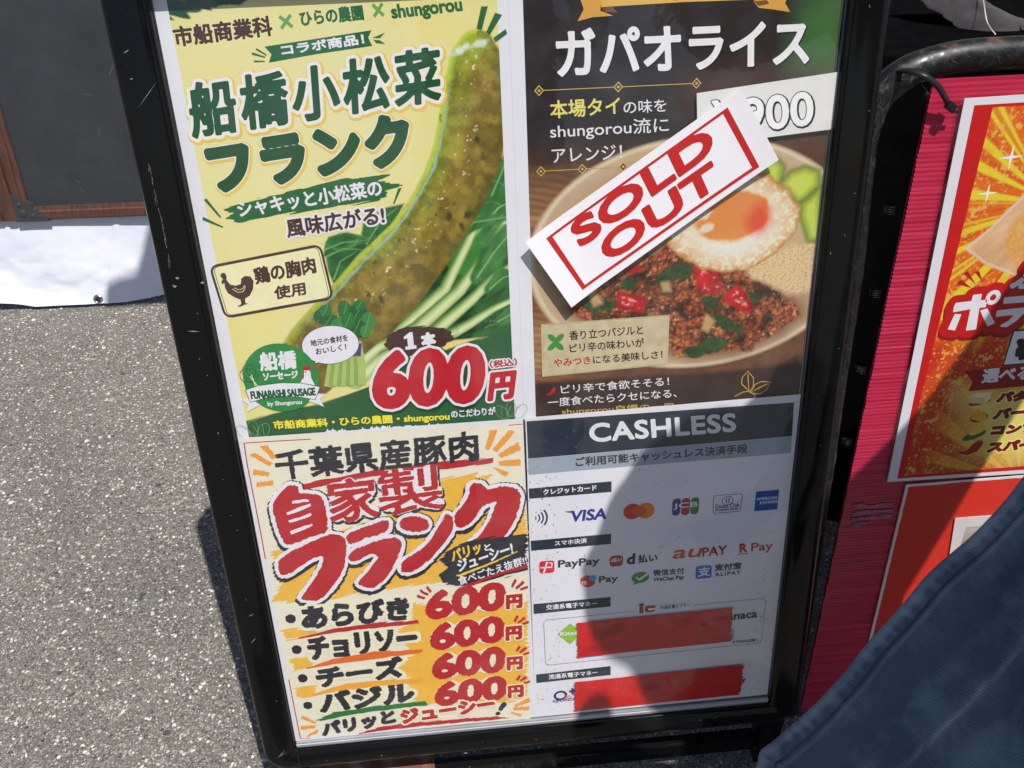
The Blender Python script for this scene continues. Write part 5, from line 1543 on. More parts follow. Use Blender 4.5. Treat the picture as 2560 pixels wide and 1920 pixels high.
# fried egg
ec = (0.5047,0.6144)
ed = a3.ell(ec, .068, .050, -.02) + (a3.noise(60, 4, 17) - .5) * .010
rimn = np.clip((n3 - .42) * 3, 0, 1)
a3.put(a3.soft(ed, .0010), (196, 128, 62))
c = lin((222, 176, 110)) * (1 - rimn[..., None]) + lin((252, 240, 206)) * rimn[..., None]
a3.put(a3.soft(ed - .0022, .002), c)
a3.put(a3.soft(ed - .014, .012), (250, 242, 228))
yd = a3.ell((0.5066,0.6193), .037, .0235, .10) + (n2 - .5) * .006
a3.put(a3.soft(yd + .002, .003) * .7, (244, 196, 124))
a3.put(a3.soft(yd, .0014), lin((226, 138, 66)) * (1 - n1[..., None]) + lin((238, 158, 84)) * n1[..., None])
a3.put(a3.soft(a3.ell((0.5330,0.6147), .013, .015, .1) + (n2 - .5) * .006, .006) * .85, (226, 72, 48))
for p in ((0.4813,0.6087), (0.4776,0.6218)):
    a3.put(a3.soft(a3.ell(p, .008, .004, .4) + (n3 - .5) * .003, .001) * .8, (250, 232, 206))
# dark brown lower band
bd = a3.sd([(0.2947,0.4576), (0.3645,0.4570), (0.4607,0.4551), (0.5094,0.4549), (0.6006,0.4592), (0.6083,0.3877), (0.2932,0.4138)])
a3.put(a3.soft(bd, .003) * .93, (52, 38, 34))
a3.bake("print_picture", P3, name_m="poster_print")
RIB = ink((226, 168, 76))
P3.poly("gold_ribbon", [(0.3571,0.8210), (0.3591,0.8161), (0.3618,0.8087), (0.3562,0.7993), (0.3692,0.8020), (0.3876,0.8025), (0.3800,0.8055), (0.3762,0.8069), (0.3779,0.8202)], RIB)
P3.poly("gold_ribbon", [(0.5152,0.8149), (0.5123,0.8088), (0.5175,0.8036), (0.5316,0.8016), (0.5461,0.7990), (0.5409,0.8064), (0.5430,0.8138)], RIB)
P3.poly("gold_ribbon", [(0.3770,0.8227), (0.5275,0.8168), (0.5225,0.8104), (0.4481,0.8109), (0.3770,0.8098)], ink((236, 186, 92)))
P3.poly("ribbon_fold", [(0.3770,0.8098), (0.3800,0.8057), (0.3923,0.8050), (0.3882,0.8076), (0.3875,0.8096)], ink((120, 84, 34)))
P3.poly("ribbon_fold", [(0.5122,0.8091), (0.5174,0.8049), (0.5267,0.8065), (0.5240,0.8096)], ink((120, 84, 34)))
P3.text("lettering", "shungorou", (0.3990,0.8126), (0.4892,0.8127), (0.3981,0.8221), ink((60, 40, 20)), w=0.0002)
MH = ink((245, 244, 246))
P3.text("headline", "ガパオライス", (0.3380,0.7542), (0.5681,0.7547), (0.3352,0.7937), MH, w=.0013, back=[(ink((24, 18, 18)), .0020, .0006, -.0006)], sp=1.0)
for a_, b_ in (((0.3210,0.7436), (0.4646,0.7431)), ((0.3209,0.6723), (0.3983,0.6723))):
    P3.line("gold_rule", [a_, b_], .0007, GD)
    for t in (0, .5, 1) if a_[1] > .66 else (0, .92):
        p = (a_[0] + (b_[0] - a_[0]) * t, a_[1] + (b_[1] - a_[1]) * t)
        P3.poly("gold_diamond", [(p[0] - .0045, p[1]), (p[0], p[1] + .0048), (p[0] + .0045, p[1]), (p[0], p[1] - .0048)], GD)
        P3.poly("gold_diamond_hole", [(p[0] - .0031, p[1]), (p[0], p[1] + .0034), (p[0] + .0031, p[1]), (p[0], p[1] - .0034)], ink((50, 42, 42)))
        P3.ellipse("gold_dot", p, .0013, .0013, GD, n=12)
P3.text("lettering", "本場タイ", (0.3309,0.7188), (0.3950,0.7194), (0.3302,0.7346), ink((240, 226, 120)), w=0.0003)
P3.text("lettering", "の味を", (0.3982,0.7195), (0.4377,0.7197), (0.3974,0.7311), W_, w=0.0001)
P3.text("lettering", "shungorou流に", (0.3305,0.6989), (0.4407,0.6993), (0.3298,0.7148), W_, w=0.0001)
P3.text("lettering", "アレンジ！", (0.3318,0.6793), (0.3975,0.6797), (0.3309,0.6925), W_, w=0.0001)
# caption panel
cq = [(0.3169,0.5211), (0.4480,0.5221), (0.4480,0.4673), (0.3170,0.4634)]
P3.poly("caption_panel", cq, ink((208, 194, 156), var=.12))
P3.line("caption_border", [tuple(Vector(p) + (Vector((0.3821,0.4939)) - Vector(p)) * .03) for p in cq + [cq[0]]], .0005, ink((160, 150, 110)))
DB = ink((46, 34, 28))
P3.text("lettering", "香り立つバジルと", (0.3457,0.5017), (0.4215,0.5028), (0.3451,0.5120), DB, w=0.0002)
P3.text("lettering", "ピリ辛の味わいが", (0.3460,0.4880), (0.4231,0.4890), (0.3452,0.4981), DB, w=0.0002)
P3.text("lettering", "やみつき", (0.3292,0.4734), (0.3673,0.4739), (0.3287,0.4826), R2, w=0.0002)
P3.text("lettering", "になる美味しさ！", (0.3700,0.4737), (0.4426,0.4747), (0.3692,0.4833), DB, w=0.0002)
for k in range(4):
    p = (0.3316,0.5007); an = .75 + k * 1.5708
    P3.ellipse("basil_leaf", (p[0] + math.cos(an) * .0052, p[1] + math.sin(an) * .0062), .0058, .0030, ink((70, 150, 60)), rot=an)
P3.text("lettering", "ピリ辛で食欲そそる！", (0.3364,0.4425), (0.4507,0.4433), (0.3355,0.4527), W_, w=0.0001)
P3.text("lettering", "一度食べたらクセになる、", (0.3222,0.4285), (0.4594,0.4289), (0.3215,0.4388), W_, w=0.0001)
P3.text("lettering", "shungorou自慢の一皿", (0.3368,0.4170), (0.4575,0.4143), (0.3363,0.4260), GD, w=0.0001)
P3.poly("chilli", [(0.3196,0.4421), (0.3245,0.4457), (0.3286,0.4511), (0.3309,0.4492), (0.3293,0.4445), (0.3244,0.4417)], R1)
def leafline(pts):
    P3.line("gold_leaf_outline", pts, .0009, GD)
leafline([(0.5374,0.4298), (0.5284,0.4394), (0.5287,0.4464), (0.5342,0.4533), (0.5408,0.4454), (0.5418,0.4365), (0.5374,0.4298), (0.5357,0.4406), (0.5345,0.4503)])
leafline([(0.5383,0.4279), (0.5434,0.4373), (0.5497,0.4402), (0.5597,0.4387), (0.5564,0.4301), (0.5493,0.4256), (0.5383,0.4279), (0.5471,0.4326), (0.5566,0.4368)])
leafline([(0.5220,0.4248), (0.5308,0.4294), (0.5374,0.4298), (0.5444,0.4248), (0.5432,0.4186)])

# ---- price card lying over the rice poster
PC = Sheet("price_card", BRD, [(0.4643,0.7348), (0.5950,0.7471), (0.5971,0.6968), (0.5326,0.6923), (0.4676,0.6870)], mat("card_white", (236, 236, 232), rough=.45, var=.03), z=.0034, th=.0006)
tag(PC.o, "white 900 yen price card at the upper right of the rice poster", "price card")
PC.text("price", "¥900", (0.4823,0.6957), (0.5770,0.7012), (0.4781,0.7277), ink((250, 250, 250)), w=.0009, back=[(ink((22, 22, 40)), .0021, .0008, -.0008), (ink((22, 22, 40)), .0017, 0, 0)])

# ---- cashless payment sheet
P4 = Sheet("poster", BRD, [(.2962, .0005), (.5935, .0010), (.5935, .4230), (.2975, .4190)], mat("laminated_white", (234, 233, 240)), z=.0030, th=.0005)
tag(P4.o, "white CASHLESS payment notice, lower right in the stand, with two red tapes stuck on it", "poster")
P4.poly("header_panel", [(0.2986,0.4150), (0.5870,0.4140), (0.5888,0.3728), (0.2989,0.3701)], ink((40, 50, 66)))
P4.poly("subtitle_panel", [(0.2989,0.3699), (0.5888,0.3724), (0.5890,0.3518), (0.2987,0.3501)], ink((160, 172, 188)))
P4.text("headline", "CASHLESS", (0.3662,0.3836), (0.5260,0.3835), (0.3639,0.4069), ink((232, 234, 240)), w=.0010, sp=1.06)
P4.text("lettering", "ご利用可能キャッシュレス決済手段", (0.3502,0.3555), (0.5402,0.3561), (0.3497,0.3672), ink((52, 54, 62)), w=0.0004)
for q in ([(0.2984,0.3328), (0.3897,0.3338), (0.3898,0.3202), (0.2985,0.3197)], [(0.2984,0.2646), (0.3898,0.2651), (0.3899,0.2513), (0.2985,0.2510)], [(0.2988,0.1760), (0.3900,0.1768), (0.3901,0.1627), (0.2988,0.1615)], [(0.2990,0.0693), (0.3909,0.0719), (0.3910,0.0575), (0.2991,0.0557)]):
    P4.poly("section_tag", q, ink((40, 50, 66)))
P4.text("lettering", "クレジットカード", (0.3142,0.3231), (0.3735,0.3235), (0.3138,0.3306), W_, w=0.0003)
P4.text("lettering", "スマホ決済", (0.3256,0.2549), (0.3625,0.2553), (0.3252,0.2620), W_, w=0.0002)
P4.text("lettering", "交通系電子マネー", (0.3139,0.1657), (0.3742,0.1654), (0.3136,0.1734), W_, w=0.0002)
P4.text("lettering", "流通系電子マネー", (0.3145,0.0596), (0.3749,0.0598), (0.3142,0.0675), W_, w=0.0002)
for k, rr in enumerate((.0035, .0075, .0115, .0158)):
    c = (0.3018,0.2941)
    P4.line("contactless_wave", [(c[0] + math.cos(a) * rr, c[1] + math.sin(a) * rr) for a in [math.radians(-38 + 76 * i / 10) for i in range(11)]], .0012 + .0003 * k, ink((40, 36, 84)))
P4.text("card_logo", "VISA", (0.3427,0.2851), (0.3841,0.2852), (0.3448,0.3002), ink((40, 44, 140)), w=0.0007)
P4.poly("card_logo", [(0.3374,0.2998), (0.3454,0.2997), (0.3460,0.2972), (0.3404,0.2981)], ink((40, 44, 140)))
s_ = (0.4137,0.2926); r_ = ((0.4240,0.2916)[0] - (0.4034,0.2935)[0]) / 2
P4.ellipse("card_logo", s_, r_, r_, ink((206, 40, 36)))
s2 = (0.4286,0.2923)
P4.ellipse("card_logo", s2, r_, r_, ink((236, 124, 34)))
P4.poly("card_logo", [(s_[0] + (s2[0] - s_[0]) / 2 + math.cos(a) * .0085 * (1 if abs(math.cos(a)) > .5 else 1), (s_[1] + s2[1]) / 2 + math.sin(a) * r_ * .66) for a in [i * .3142 for i in range(20)]], ink((222, 82, 32)))
for q, c_, ch, tb_ in ((((1156, 775), (1215, 768), (1225, 648), (1165, 660)), (40, 66, 140), "J", 0), (((1224, 770), (1284, 765), (1292, 645), (1234, 650)), (186, 32, 52), "C", 1), (((1290, 766), (1350, 760), (1358, 638), (1298, 645)), (30, 130, 66), "B", 2)):
    pass
for q, c_ in (([(0.4586,0.2823), (0.4680,0.2825), (0.4687,0.3049), (0.4590,0.3049)], (40, 66, 140)), ([(0.4692,0.2820), (0.4788,0.2822), (0.4790,0.3045), (0.4693,0.3045)], (186, 32, 52)), ([(0.4798,0.2821), (0.4893,0.2821), (0.4894,0.3045), (0.4800,0.3044)], (30, 130, 66))):
    P4.poly("card_logo", rrect(q, .005), ink(c_))
P4.text("card_logo", "JCB", (0.4599,0.2900), (0.4882,0.2903), (0.4598,0.2987), W_, w=0.0002)
q = rrect([(0.5061,0.2813), (0.5378,0.2812), (0.5385,0.3044), (0.5057,0.3046)], .003)
P4.line("card_logo_border", q + [q[0]], .0007, ink((40, 50, 110)))
P4.ellipse("card_logo", (0.5220,0.2966), .0062, .0056, ink((40, 60, 130)), ring=.0009)
P4.line("card_logo", [(0.5206,0.2934), (0.5206,0.3000)], .0013, ink((40, 60, 130)))
P4.line("card_logo", [(0.5234,0.2935), (0.5235,0.2999)], .0013, ink((40, 60, 130)))
P4.text("card_logo", "Diners Club", (0.5086,0.2873), (0.5362,0.2872), (0.5083,0.2928), ink((36, 42, 90)), w=0.0001)
P4.text("card_logo", "INTERNATIONAL", (0.5088,0.2838), (0.5362,0.2836), (0.5087,0.2865), ink((36, 42, 90)), w=0.0001)
P4.poly("card_logo", [(0.5540,0.2797), (0.5806,0.2798), (0.5805,0.3058), (0.5539,0.3055)], ink((24, 84, 170)))
P4.text("card_logo", "AMERICAN", (0.5554,0.2938), (0.5790,0.2938), (0.5555,0.2976), W_, w=0.0001)
P4.text("card_logo", "EXPRESS", (0.5597,0.2883), (0.5801,0.2886), (0.5597,0.2921), W_, w=0.0001)
P4.poly("pay_logo", rrect([(0.3072,0.2185), (0.3244,0.2187), (0.3247,0.2355), (0.3073,0.2358)], .004), ink((220, 40, 60)))
P4.line("pay_logo", [(0.3120,0.2188), (0.3161,0.2337), (0.3221,0.2316), (0.3214,0.2263), (0.3085,0.2269)], .0020, W_)
P4.text("lettering", "PayPay", (0.3286,0.2217), (0.3765,0.2218), (0.3288,0.2351), ink((40, 38, 44)), w=0.0004)
P4.poly("pay_logo", rrect([(0.3884,0.2198), (0.4038,0.2198), (0.4039,0.2348), (0.3883,0.2348)], .005), ink((190, 20, 36)))
P4.text("lettering", "d払い", (0.3899,0.2258), (0.4024,0.2261), (0.3899,0.2320), W_, w=0.0002)
P4.text("lettering", "d", (0.4083,0.2209), (0.4180,0.2211), (0.4087,0.2358), ink((34, 34, 38)), w=0.0008)
P4.text("lettering", "払い", (0.4215,0.2215), (0.4444,0.2218), (0.4212,0.2334), ink((34, 34, 38)), w=0.0004)
P4.text("lettering", "au", (0.4608,0.2233), (0.4942,0.2233), (0.4642,0.2356), ink((214, 84, 38)), w=0.0004)
P4.text("lettering", "PAY", (0.4968,0.2231), (0.5258,0.2233), (0.4965,0.2358), ink((170, 34, 40)), w=0.0004)
P4.text("lettering", "R", (0.5408,0.2241), (0.5499,0.2243), (0.5399,0.2368), R1, w=0.0006)
P4.line("lettering_underline", [(0.5386,0.2220), (0.5513,0.2226)], .0012, R1)
P4.text("lettering", "Pay", (0.5548,0.2207), (0.5806,0.2212), (0.5539,0.2362), R2, w=0.0002)
P4.poly("pay_logo", rrect([(0.3543,0.1992), (0.3543,0.2074), (0.3625,0.2112), (0.3711,0.2064), (0.3714,0.1966), (0.3626,0.1928)], .003), ink((214, 40, 56)))
P4.text("lettering", "m", (0.3559,0.1975), (0.3617,0.1976), (0.3559,0.2029), W_, w=0.0002)
P4.ellipse("pay_logo", (0.3690,0.2063), .0042, .0042, ink((78, 164, 230)))
P4.text("lettering", "Pay", (0.3759,0.1957), (0.3986,0.1961), (0.3759,0.2075), ink((36, 36, 42)), w=0.0003)
P4.ellipse("pay_logo", (0.4248,0.2012), .0103, .0078, ink((70, 150, 62)))
P4.poly("pay_logo", [(0.4177,0.1949), (0.4169,0.1910), (0.4226,0.1936)], ink((70, 150, 62)))
P4.line("pay_logo_tick", [(0.4196,0.2026), (0.4233,0.1983), (0.4337,0.2058)], .0026, W_)
P4.text("lettering", "微信支付", (0.4401,0.2013), (0.4767,0.2010), (0.4396,0.2103), ink((70, 70, 80)), w=0.0002)
P4.text("lettering", "WeChat Pay", (0.4401,0.1918), (0.4768,0.1919), (0.4399,0.1993), ink((60, 60, 70)), w=0.0002)
P4.poly("pay_logo", rrect([(0.4903,0.1921), (0.5094,0.1921), (0.5090,0.2102), (0.4900,0.2102)], .004), ink((20, 112, 196)))
P4.text("lettering", "支", (0.4931,0.1949), (0.5075,0.1954), (0.4930,0.2083), W_, w=0.0004)
P4.text("lettering", "支付宝", (0.5125,0.2009), (0.5447,0.2011), (0.5122,0.2107), ink((30, 30, 36)), w=0.0004)
P4.text("lettering", "ALIPAY", (0.5136,0.1932), (0.5443,0.1936), (0.5133,0.1988), ink((30, 30, 36)), w=0.0002, sp=1.3)
q = rrect([(0.3103,0.1515), (0.5781,0.1550), (0.5780,0.0866), (0.3110,0.0827)], .006)
P4.line("rounded_box", q + [q[0]], .0005, ink((110, 116, 130)))
P4.poly("box_gap", [(0.4203,0.1468), (0.4895,0.1474), (0.4890,0.1577), (0.4200,0.1590)], ink((234, 233, 240)))
P4.poly("ic_logo", [(0.4247,0.1487), (0.4297,0.1488), (0.4294,0.1597), (0.4245,0.1596)], ink((120, 96, 40)))
P4.poly("ic_logo", [(0.4228,0.1616), (0.4273,0.1639), (0.4310,0.1615), (0.4265,0.1592)], ink((90, 80, 50)))
P4.poly("ic_logo", rrect([(0.4310,0.1493), (0.4443,0.1495), (0.4440,0.1593), (0.4311,0.1595)], .004), ink((190, 52, 46)))
P4.poly("ic_logo", [(0.4351,0.1521), (0.4442,0.1523), (0.4441,0.1552), (0.4350,0.1554)], ink((234, 233, 240)))
P4.text("lettering", "交通系電子マネー", (0.4499,0.1519), (0.4856,0.1523), (0.4497,0.1575), ink((60, 60, 70)), w=0.0001)
P4.poly("transit_logo", [(0.3263,0.1292), (0.3417,0.1435), (0.3565,0.1274), (0.3413,0.1120)], ink((150, 198, 52)))
P4.text("lettering", "Kitaca", (0.3296,0.1259), (0.3548,0.1255), (0.3297,0.1317), W_, w=0.0002)
P4.text("lettering", "manaca", (0.5213,0.1261), (0.5695,0.1270), (0.5211,0.1345), ink((34, 38, 52)), w=0.0004)
P4.poly("transit_logo", [(0.3540,0.0892), (0.3802,0.0900), (0.3802,0.0948), (0.3541,0.0952)], ink((60, 150, 214)))
P4.poly("transit_logo", [(0.5314,0.0962), (0.5431,0.0962), (0.5423,0.1116), (0.5304,0.1116)], ink((120, 196, 220)))
P4.text("lettering", "※ PiTaPaは除く", (0.5418,0.0899), (0.5736,0.0897), (0.5418,0.0950), ink((50, 50, 60)), w=0.0001)
P4.ellipse("qp_logo", (0.3284,0.0326), .0070, .0062, ink((34, 40, 110)), ring=.0028)
P4.text("lettering", "+", (0.3394,0.0326), (0.3476,0.0325), (0.3392,0.0429), ink((34, 40, 110)), w=0.0007)
for k in range(3):
    P4.line("qp_logo", [(0.3320,0.0258), (0.3366,0.0325)] if k == 0 else ([(0.3351,0.0255), (0.3394,0.0317)] if k == 1 else [(0.3382,0.0251), (0.3421,0.0305)]), .0010, R1)
P4.text("lettering", "QUICPay", (0.3178,0.0213), (0.3576,0.0218), (0.3189,0.0261), ink((34, 40, 110)), w=0.0002)
P4.text("lettering", "y", (0.5569,0.0237), (0.5630,0.0238), (0.5571,0.0318), ink((34, 34, 40)), w=0.0003)
# grime on the sheet, spotted
V, F = [], []
for k in range(420):
    if random.random() < .5: x, y = random.uniform(.298, .330), random.uniform(.01, .42)
    elif random.random() < .5: x, y = random.uniform(.56, .592), random.uniform(.01, .2)
    else: x, y = random.uniform(.30, .59), random.uniform(.005, .40)
    r = random.uniform(.0002, .0008); b = len(V); zz = P4.z + .00001
    for i in range(5):
        V.append((x + math.cos(i * 1.2566) * r * random.uniform(.5, 1.3), y + math.sin(i * 1.2566) * r * random.uniform(.5, 1.6), zz))
    F.append(tuple(range(b, b + 5)))
o = pyobj("grime_specks", V, F, mat("grime", (128, 122, 118), rough=.9, var=.3, scale=400), P4.o); o["kind"] = "stuff"
def tape(pts, label):
    m = bpy.data.materials.get("red_tape")
    if not m:
        m = mat("red_tape", (208, 28, 30), rough=.26, var=.06, scale=60, bump=.0002, bscale=60)
    # torn ends
    P = []
    n = len(pts)
    for i in range(n):
        a, b = Vector(pts[i]), Vector(pts[(i + 1) % n])
        k = 26 if i in (1, 3) else 30
        for j in range(k):
            q = a.lerp(b, j / k)
            am = .0011 if i in (1, 3) else .00025
            P.append((q.x + random.gauss(0, am), q.y + random.gauss(0, am * .6)))
    s = Sheet("red_tape", BRD, P, m, z=.0050, th=.00035)
    tag(s.o, label, "tape")
    return s
TP1 = tape([(0.3499,0.1441), (0.5376,0.1459), (0.5383,0.0948), (0.3507,0.0920)], "upper strip of red tape covering the transit card logos on the cashless notice")
TP2 = tape([(0.3463,0.0529), (0.5578,0.0558), (0.5576,0.0072), (0.3458,0.0057)], "lower strip of red tape along the bottom of the cashless notice")
# logos showing faintly through the tape
dk_ = ink((186, 24, 26), var=.1)
TP1.ellipse("show_through", (0.3806,0.1264), .010, .009, dk_); TP1.ellipse("show_through", (0.3964,0.1298), .011, .009, dk_)
TP1.poly("show_through", [(0.3546,0.0934), (0.3580,0.1058), (0.3647,0.1082), (0.3845,0.1087), (0.3849,0.0938)], dk_)
TP1.ellipse("show_through", (0.4776,0.1312), .008, .006, dk_); TP1.ellipse("show_through", (0.5049,0.1254), .005, .004, dk_)
TP1.text("show_through", "ma", (0.5217,0.1277), (0.5361,0.1278), (0.5214,0.1353), dk_, w=.0007)
TP2.ellipse("show_through", (0.4408,0.0350), .013, .006, dk_)

# ---- sold out card, taped on the outside of the cover
SC = [(0.3032,0.6087), (0.3465,0.5406), (0.5442,0.6721), (0.5037,0.7375)]
sp_, sq_, sr_, ss_ = [Vector(p) for p in SC]
so_m = mat("card_stock", (242, 240, 246), rough=.6, var=.03, scale=900, bump=.0002, bscale=1500)
so_ = empty("sold_out_card", BRD)
tag(so_, "white SOLD OUT card stuck at a slant across the rice poster", "notice card")
class Curl:
    """card surface: corners lift a little from the cover"""
    def __init__(s): s.z = .0066
    def f(s, x, y):
        p = Vector((x, y)); ax = (ss_ - sp_); ax2 = (sq_ - sp_)
        u = (p - sp_).dot(ax) / ax.length_squared; v = (p - sp_).dot(ax2) / ax2.length_squared
        return .0046 * max(0, 1 - u / .22) ** 2 + .0016 * max(0, (u - .85) / .15) ** 2 + .0010 * math.sin(u * 7) * v
cu_ = Curl()
nu, nv = 60, 24
V, F = [], []
for j in range(nv + 1):
    for i in range(nu + 1):
        u, v = i / nu, j / nv
        p = (sp_ * (1 - u) + ss_ * u) * (1 - v) + (sq_ * (1 - u) + sr_ * u) * v
        V.append((p.x, p.y, cu_.z + cu_.f(p.x, p.y)))
for j in range(nv):
    for i in range(nu):
        a = j * (nu + 1) + i
        F.append((a, a + nu + 1, a + nu + 2, a + 1))
cd_o = pyobj("card", V, F, so_m, so_, False)
sm_ = cd_o.modifiers.new("t", 'SOLIDIFY'); sm_.thickness = .0003; sm_.offset = -1
class Fake: pass
sh_ = Sheet.__new__(Sheet); sh_.o = so_; sh_.z = cu_.z + .0001
RS = ink((196, 36, 34))
outer = [Vector((0.3232,0.6108)), Vector((0.3579,0.5572)), Vector((0.5267,0.6665)), Vector((0.4925,0.7216))]
inner = [Vector((0.3294,0.6119)), Vector((0.3602,0.5621)), Vector((0.5199,0.6660)), Vector((0.4887,0.7161))]
made = []
for i in range(4):
    j = (i + 1) % 4
    k = 14
    V, F = [], []
    for t in range(k + 1):
        for p in (outer[i].lerp(outer[j], t / k), inner[i].lerp(inner[j], t / k)):
            V.append((p.x, p.y, sh_.z + cu_.f(p.x, p.y)))
        if t: b = 2 * t; F.append((b - 2, b - 1, b + 1, b))
    pyobj("red_border", V, F, RS, so_)
for t, BL_, BR_, TL_ in (("SOLD", (0.3567,0.5977), (0.4860,0.6835), (0.3440,0.6218)), ("OUT", (0.3836,0.5809), (0.4924,0.6513), (0.3715,0.6051))):
    o = sh_.text("lettering", t, BL_, BR_, TL_, RS, w=.0019, res=.0006)
    me = o.data
    co = np.empty(len(me.vertices) * 3); me.vertices.foreach_get("co", co); co = co.reshape(-1, 3)
    for i in range(len(co)): co[i, 2] += cu_.f(co[i, 0], co[i, 1])
    me.vertices.foreach_set("co", co.ravel()); me.update()

# ---- posters on the red corrugated board
lam = Sheet("laminate_pouch", RED, rrect([(0.7077,0.8646), (0.8791,0.8670), (1.0207,0.4133), (0.7222,0.4195)], .004), clear_mat(), z=.0034, th=.0003)
P5 = Sheet("poster", RED, [(0.7111,0.8621), (0.8801,0.8642), (1.0194,0.4172), (0.7251,0.4237)], mat("laminated_white", (234, 233, 240)), z=.0040, th=.0006)
tag(P5.o, "orange and yellow fried potato poster with a red border on the red corrugated board", "poster")
lam.o.parent = P5.o
lam.o.matrix_local = Matrix.Identity(4)
P5.poly("red_ground", [(0.7218,0.8555), (0.8829,0.8565), (1.0127,0.4241), (0.7362,0.4276)], ink((206, 24, 28)))
xa, ya = (0.7404,0.4313)
a5 = Art((0.7404,0.4313)[0], (0.7404,0.4313)[1], .905, (0.7284,0.8530)[1], .0009)
m5 = a5.sd([(0.7285,0.8529), (0.8919,0.8545), (1.0263,0.4277), (0.7438,0.4298)])
n1, n2 = a5.noise(22, 4, 3), a5.noise(420, 3, 6)
c0 = (0.8269,0.7573)
ang = np.arctan2(a5.Y - c0[1], a5.X - c0[0]); rad = np.hypot(a5.X - c0[0], a5.Y - c0[1])
ry = .5 + .5 * np.sin(ang * 23 + rad * 6 + 2 * np.sin(ang * 5))
ry2 = .5 + .5 * np.sin(ang * 41 + 1 + rad * 4)
t = np.clip((ry - .45) * 5, 0, 1)[..., None]
c = lin((232, 110, 30)) * (1 - t) + lin((252, 214, 48)) * t
t2 = np.clip((ry2 - .78) * 8, 0, 1)[..., None] * .7
c = c * (1 - t2) + lin((216, 78, 28)) * t2
rl = np.clip(((0.7217,0.6208)[1] - a5.Y) / .03 + (n1 - .5) * 1.2, 0, 1)[..., None]
c = c * (1 - rl * .92) + lin((206, 40, 24)) * rl * .92
r2_ = np.clip((n1 - .56) * 6, 0, 1)[..., None] * (1 - rl)
c = c * (1 - r2_ * .7) + lin((222, 92, 28)) * r2_ * .7
n9 = a5.noise(150, 3, 77)
sp3 = np.clip((n9 - .70) * 22, 0, 1)[..., None] * .85
c = c * (1 - sp3) + lin((252, 190, 96)) * sp3
sp2 = np.clip((n2 - .665) * 26, 0, 1)[..., None] * .8
c = c * (1 - sp2) + lin((252, 190, 90)) * sp2
a5.put(a5.soft(m5, .0006), c)
# lower part: dark red-gold burst and pale list ground
c1 = (0.8923,0.4080)
ang = np.arctan2(a5.Y - c1[1], a5.X - c1[0]); rad = np.hypot(a5.X - c1[0], a5.Y - c1[1])
ry = np.clip((np.sin(ang * 21) - .1) * 3, 0, 1)[..., None]
low = np.clip(((0.7532,0.5644)[1] - a5.Y) / .03, 0, 1) * np.clip((a5.X - (0.7577,0.4742)[0]) / .03, 0, 1) * a5.soft(m5, .0006)
c = lin((196, 92, 28)) * (1 - ry) + lin((236, 178, 52)) * ry
a5.put(low * .75, c * (1 - sp2) + lin((252, 200, 110)) * sp2)
pd = a5.sd([(0.7836,0.5424), (0.9355,0.5430), (0.9598,0.4364), (0.8765,0.4344), (0.8182,0.4592)]) + (n1 - .5) * .01
a5.put(a5.soft(pd, .02) * a5.soft(m5) * .9, (244, 226, 120))
# paper bag of potatoes
bagp = [(0.7469,0.7138), (0.7684,0.7347), (0.7853,0.7563), (0.7973,0.7693), (0.8612,0.7707), (0.9007,0.6497), (0.8165,0.6768), (0.7736,0.6946)]
d = a5.sd(bagp)
cr_ = a5.noise(70, 4, 12, .7, 4)
a5.put(a5.soft(d, .001) * .92, lin((206, 146, 96)) * (1 - cr_[..., None]) + lin((246, 214, 176)) * cr_[..., None])
a5.put(np.exp(-((d - .002) / .0010) ** 2) * .6, (250, 232, 214))
d = a5.sd([(0.7864,0.7139), (0.7933,0.7402), (0.8041,0.7518), (0.8669,0.7532), (0.8942,0.6695), (0.8066,0.6924)]) + (cr_ - .5) * .01
a5.put(a5.soft(d, .004) * .85, lin((222, 136, 50)) * (1 - n2[..., None]) + lin((246, 196, 110)) * n2[..., None])
a5.bake("print_picture", P5, name_m="poster_print")
for cx, cy, r1 in (((0.7714,0.8048)[0], (0.7714,0.8048)[1], .0130), ((0.7570,0.7703)[0], (0.7570,0.7703)[1], .0108)):
    P5.poly("sparkle", [(cx + (r1 if k % 2 == 0 else r1 * .16) * math.cos(k * math.pi / 4 + .05), cy + (r1 if k % 2 == 0 else r1 * .16) * math.sin(k * math.pi / 4 + .05)) for k in range(8)], ink((252, 250, 236)))
for q in ([(0.7481,0.6751), (0.7524,0.6799), (0.7665,0.6692)], [(0.7531,0.6864), (0.7570,0.6891), (0.7701,0.6728)], [(0.7651,0.6871), (0.7693,0.6886), (0.7767,0.6754)]):
    P5.poly("accent_mark", q, ink((186, 24, 24)))
RBK = [(ink((150, 18, 20)), .0092, -.0006, -.0022), (ink((200, 24, 26)), .0088, 0, 0)]
P5.text("headline_outline", "ふ", (0.8077,0.6637), (0.8437,0.6654), (0.8071,0.6921), W_, w=.0018, back=RBK)
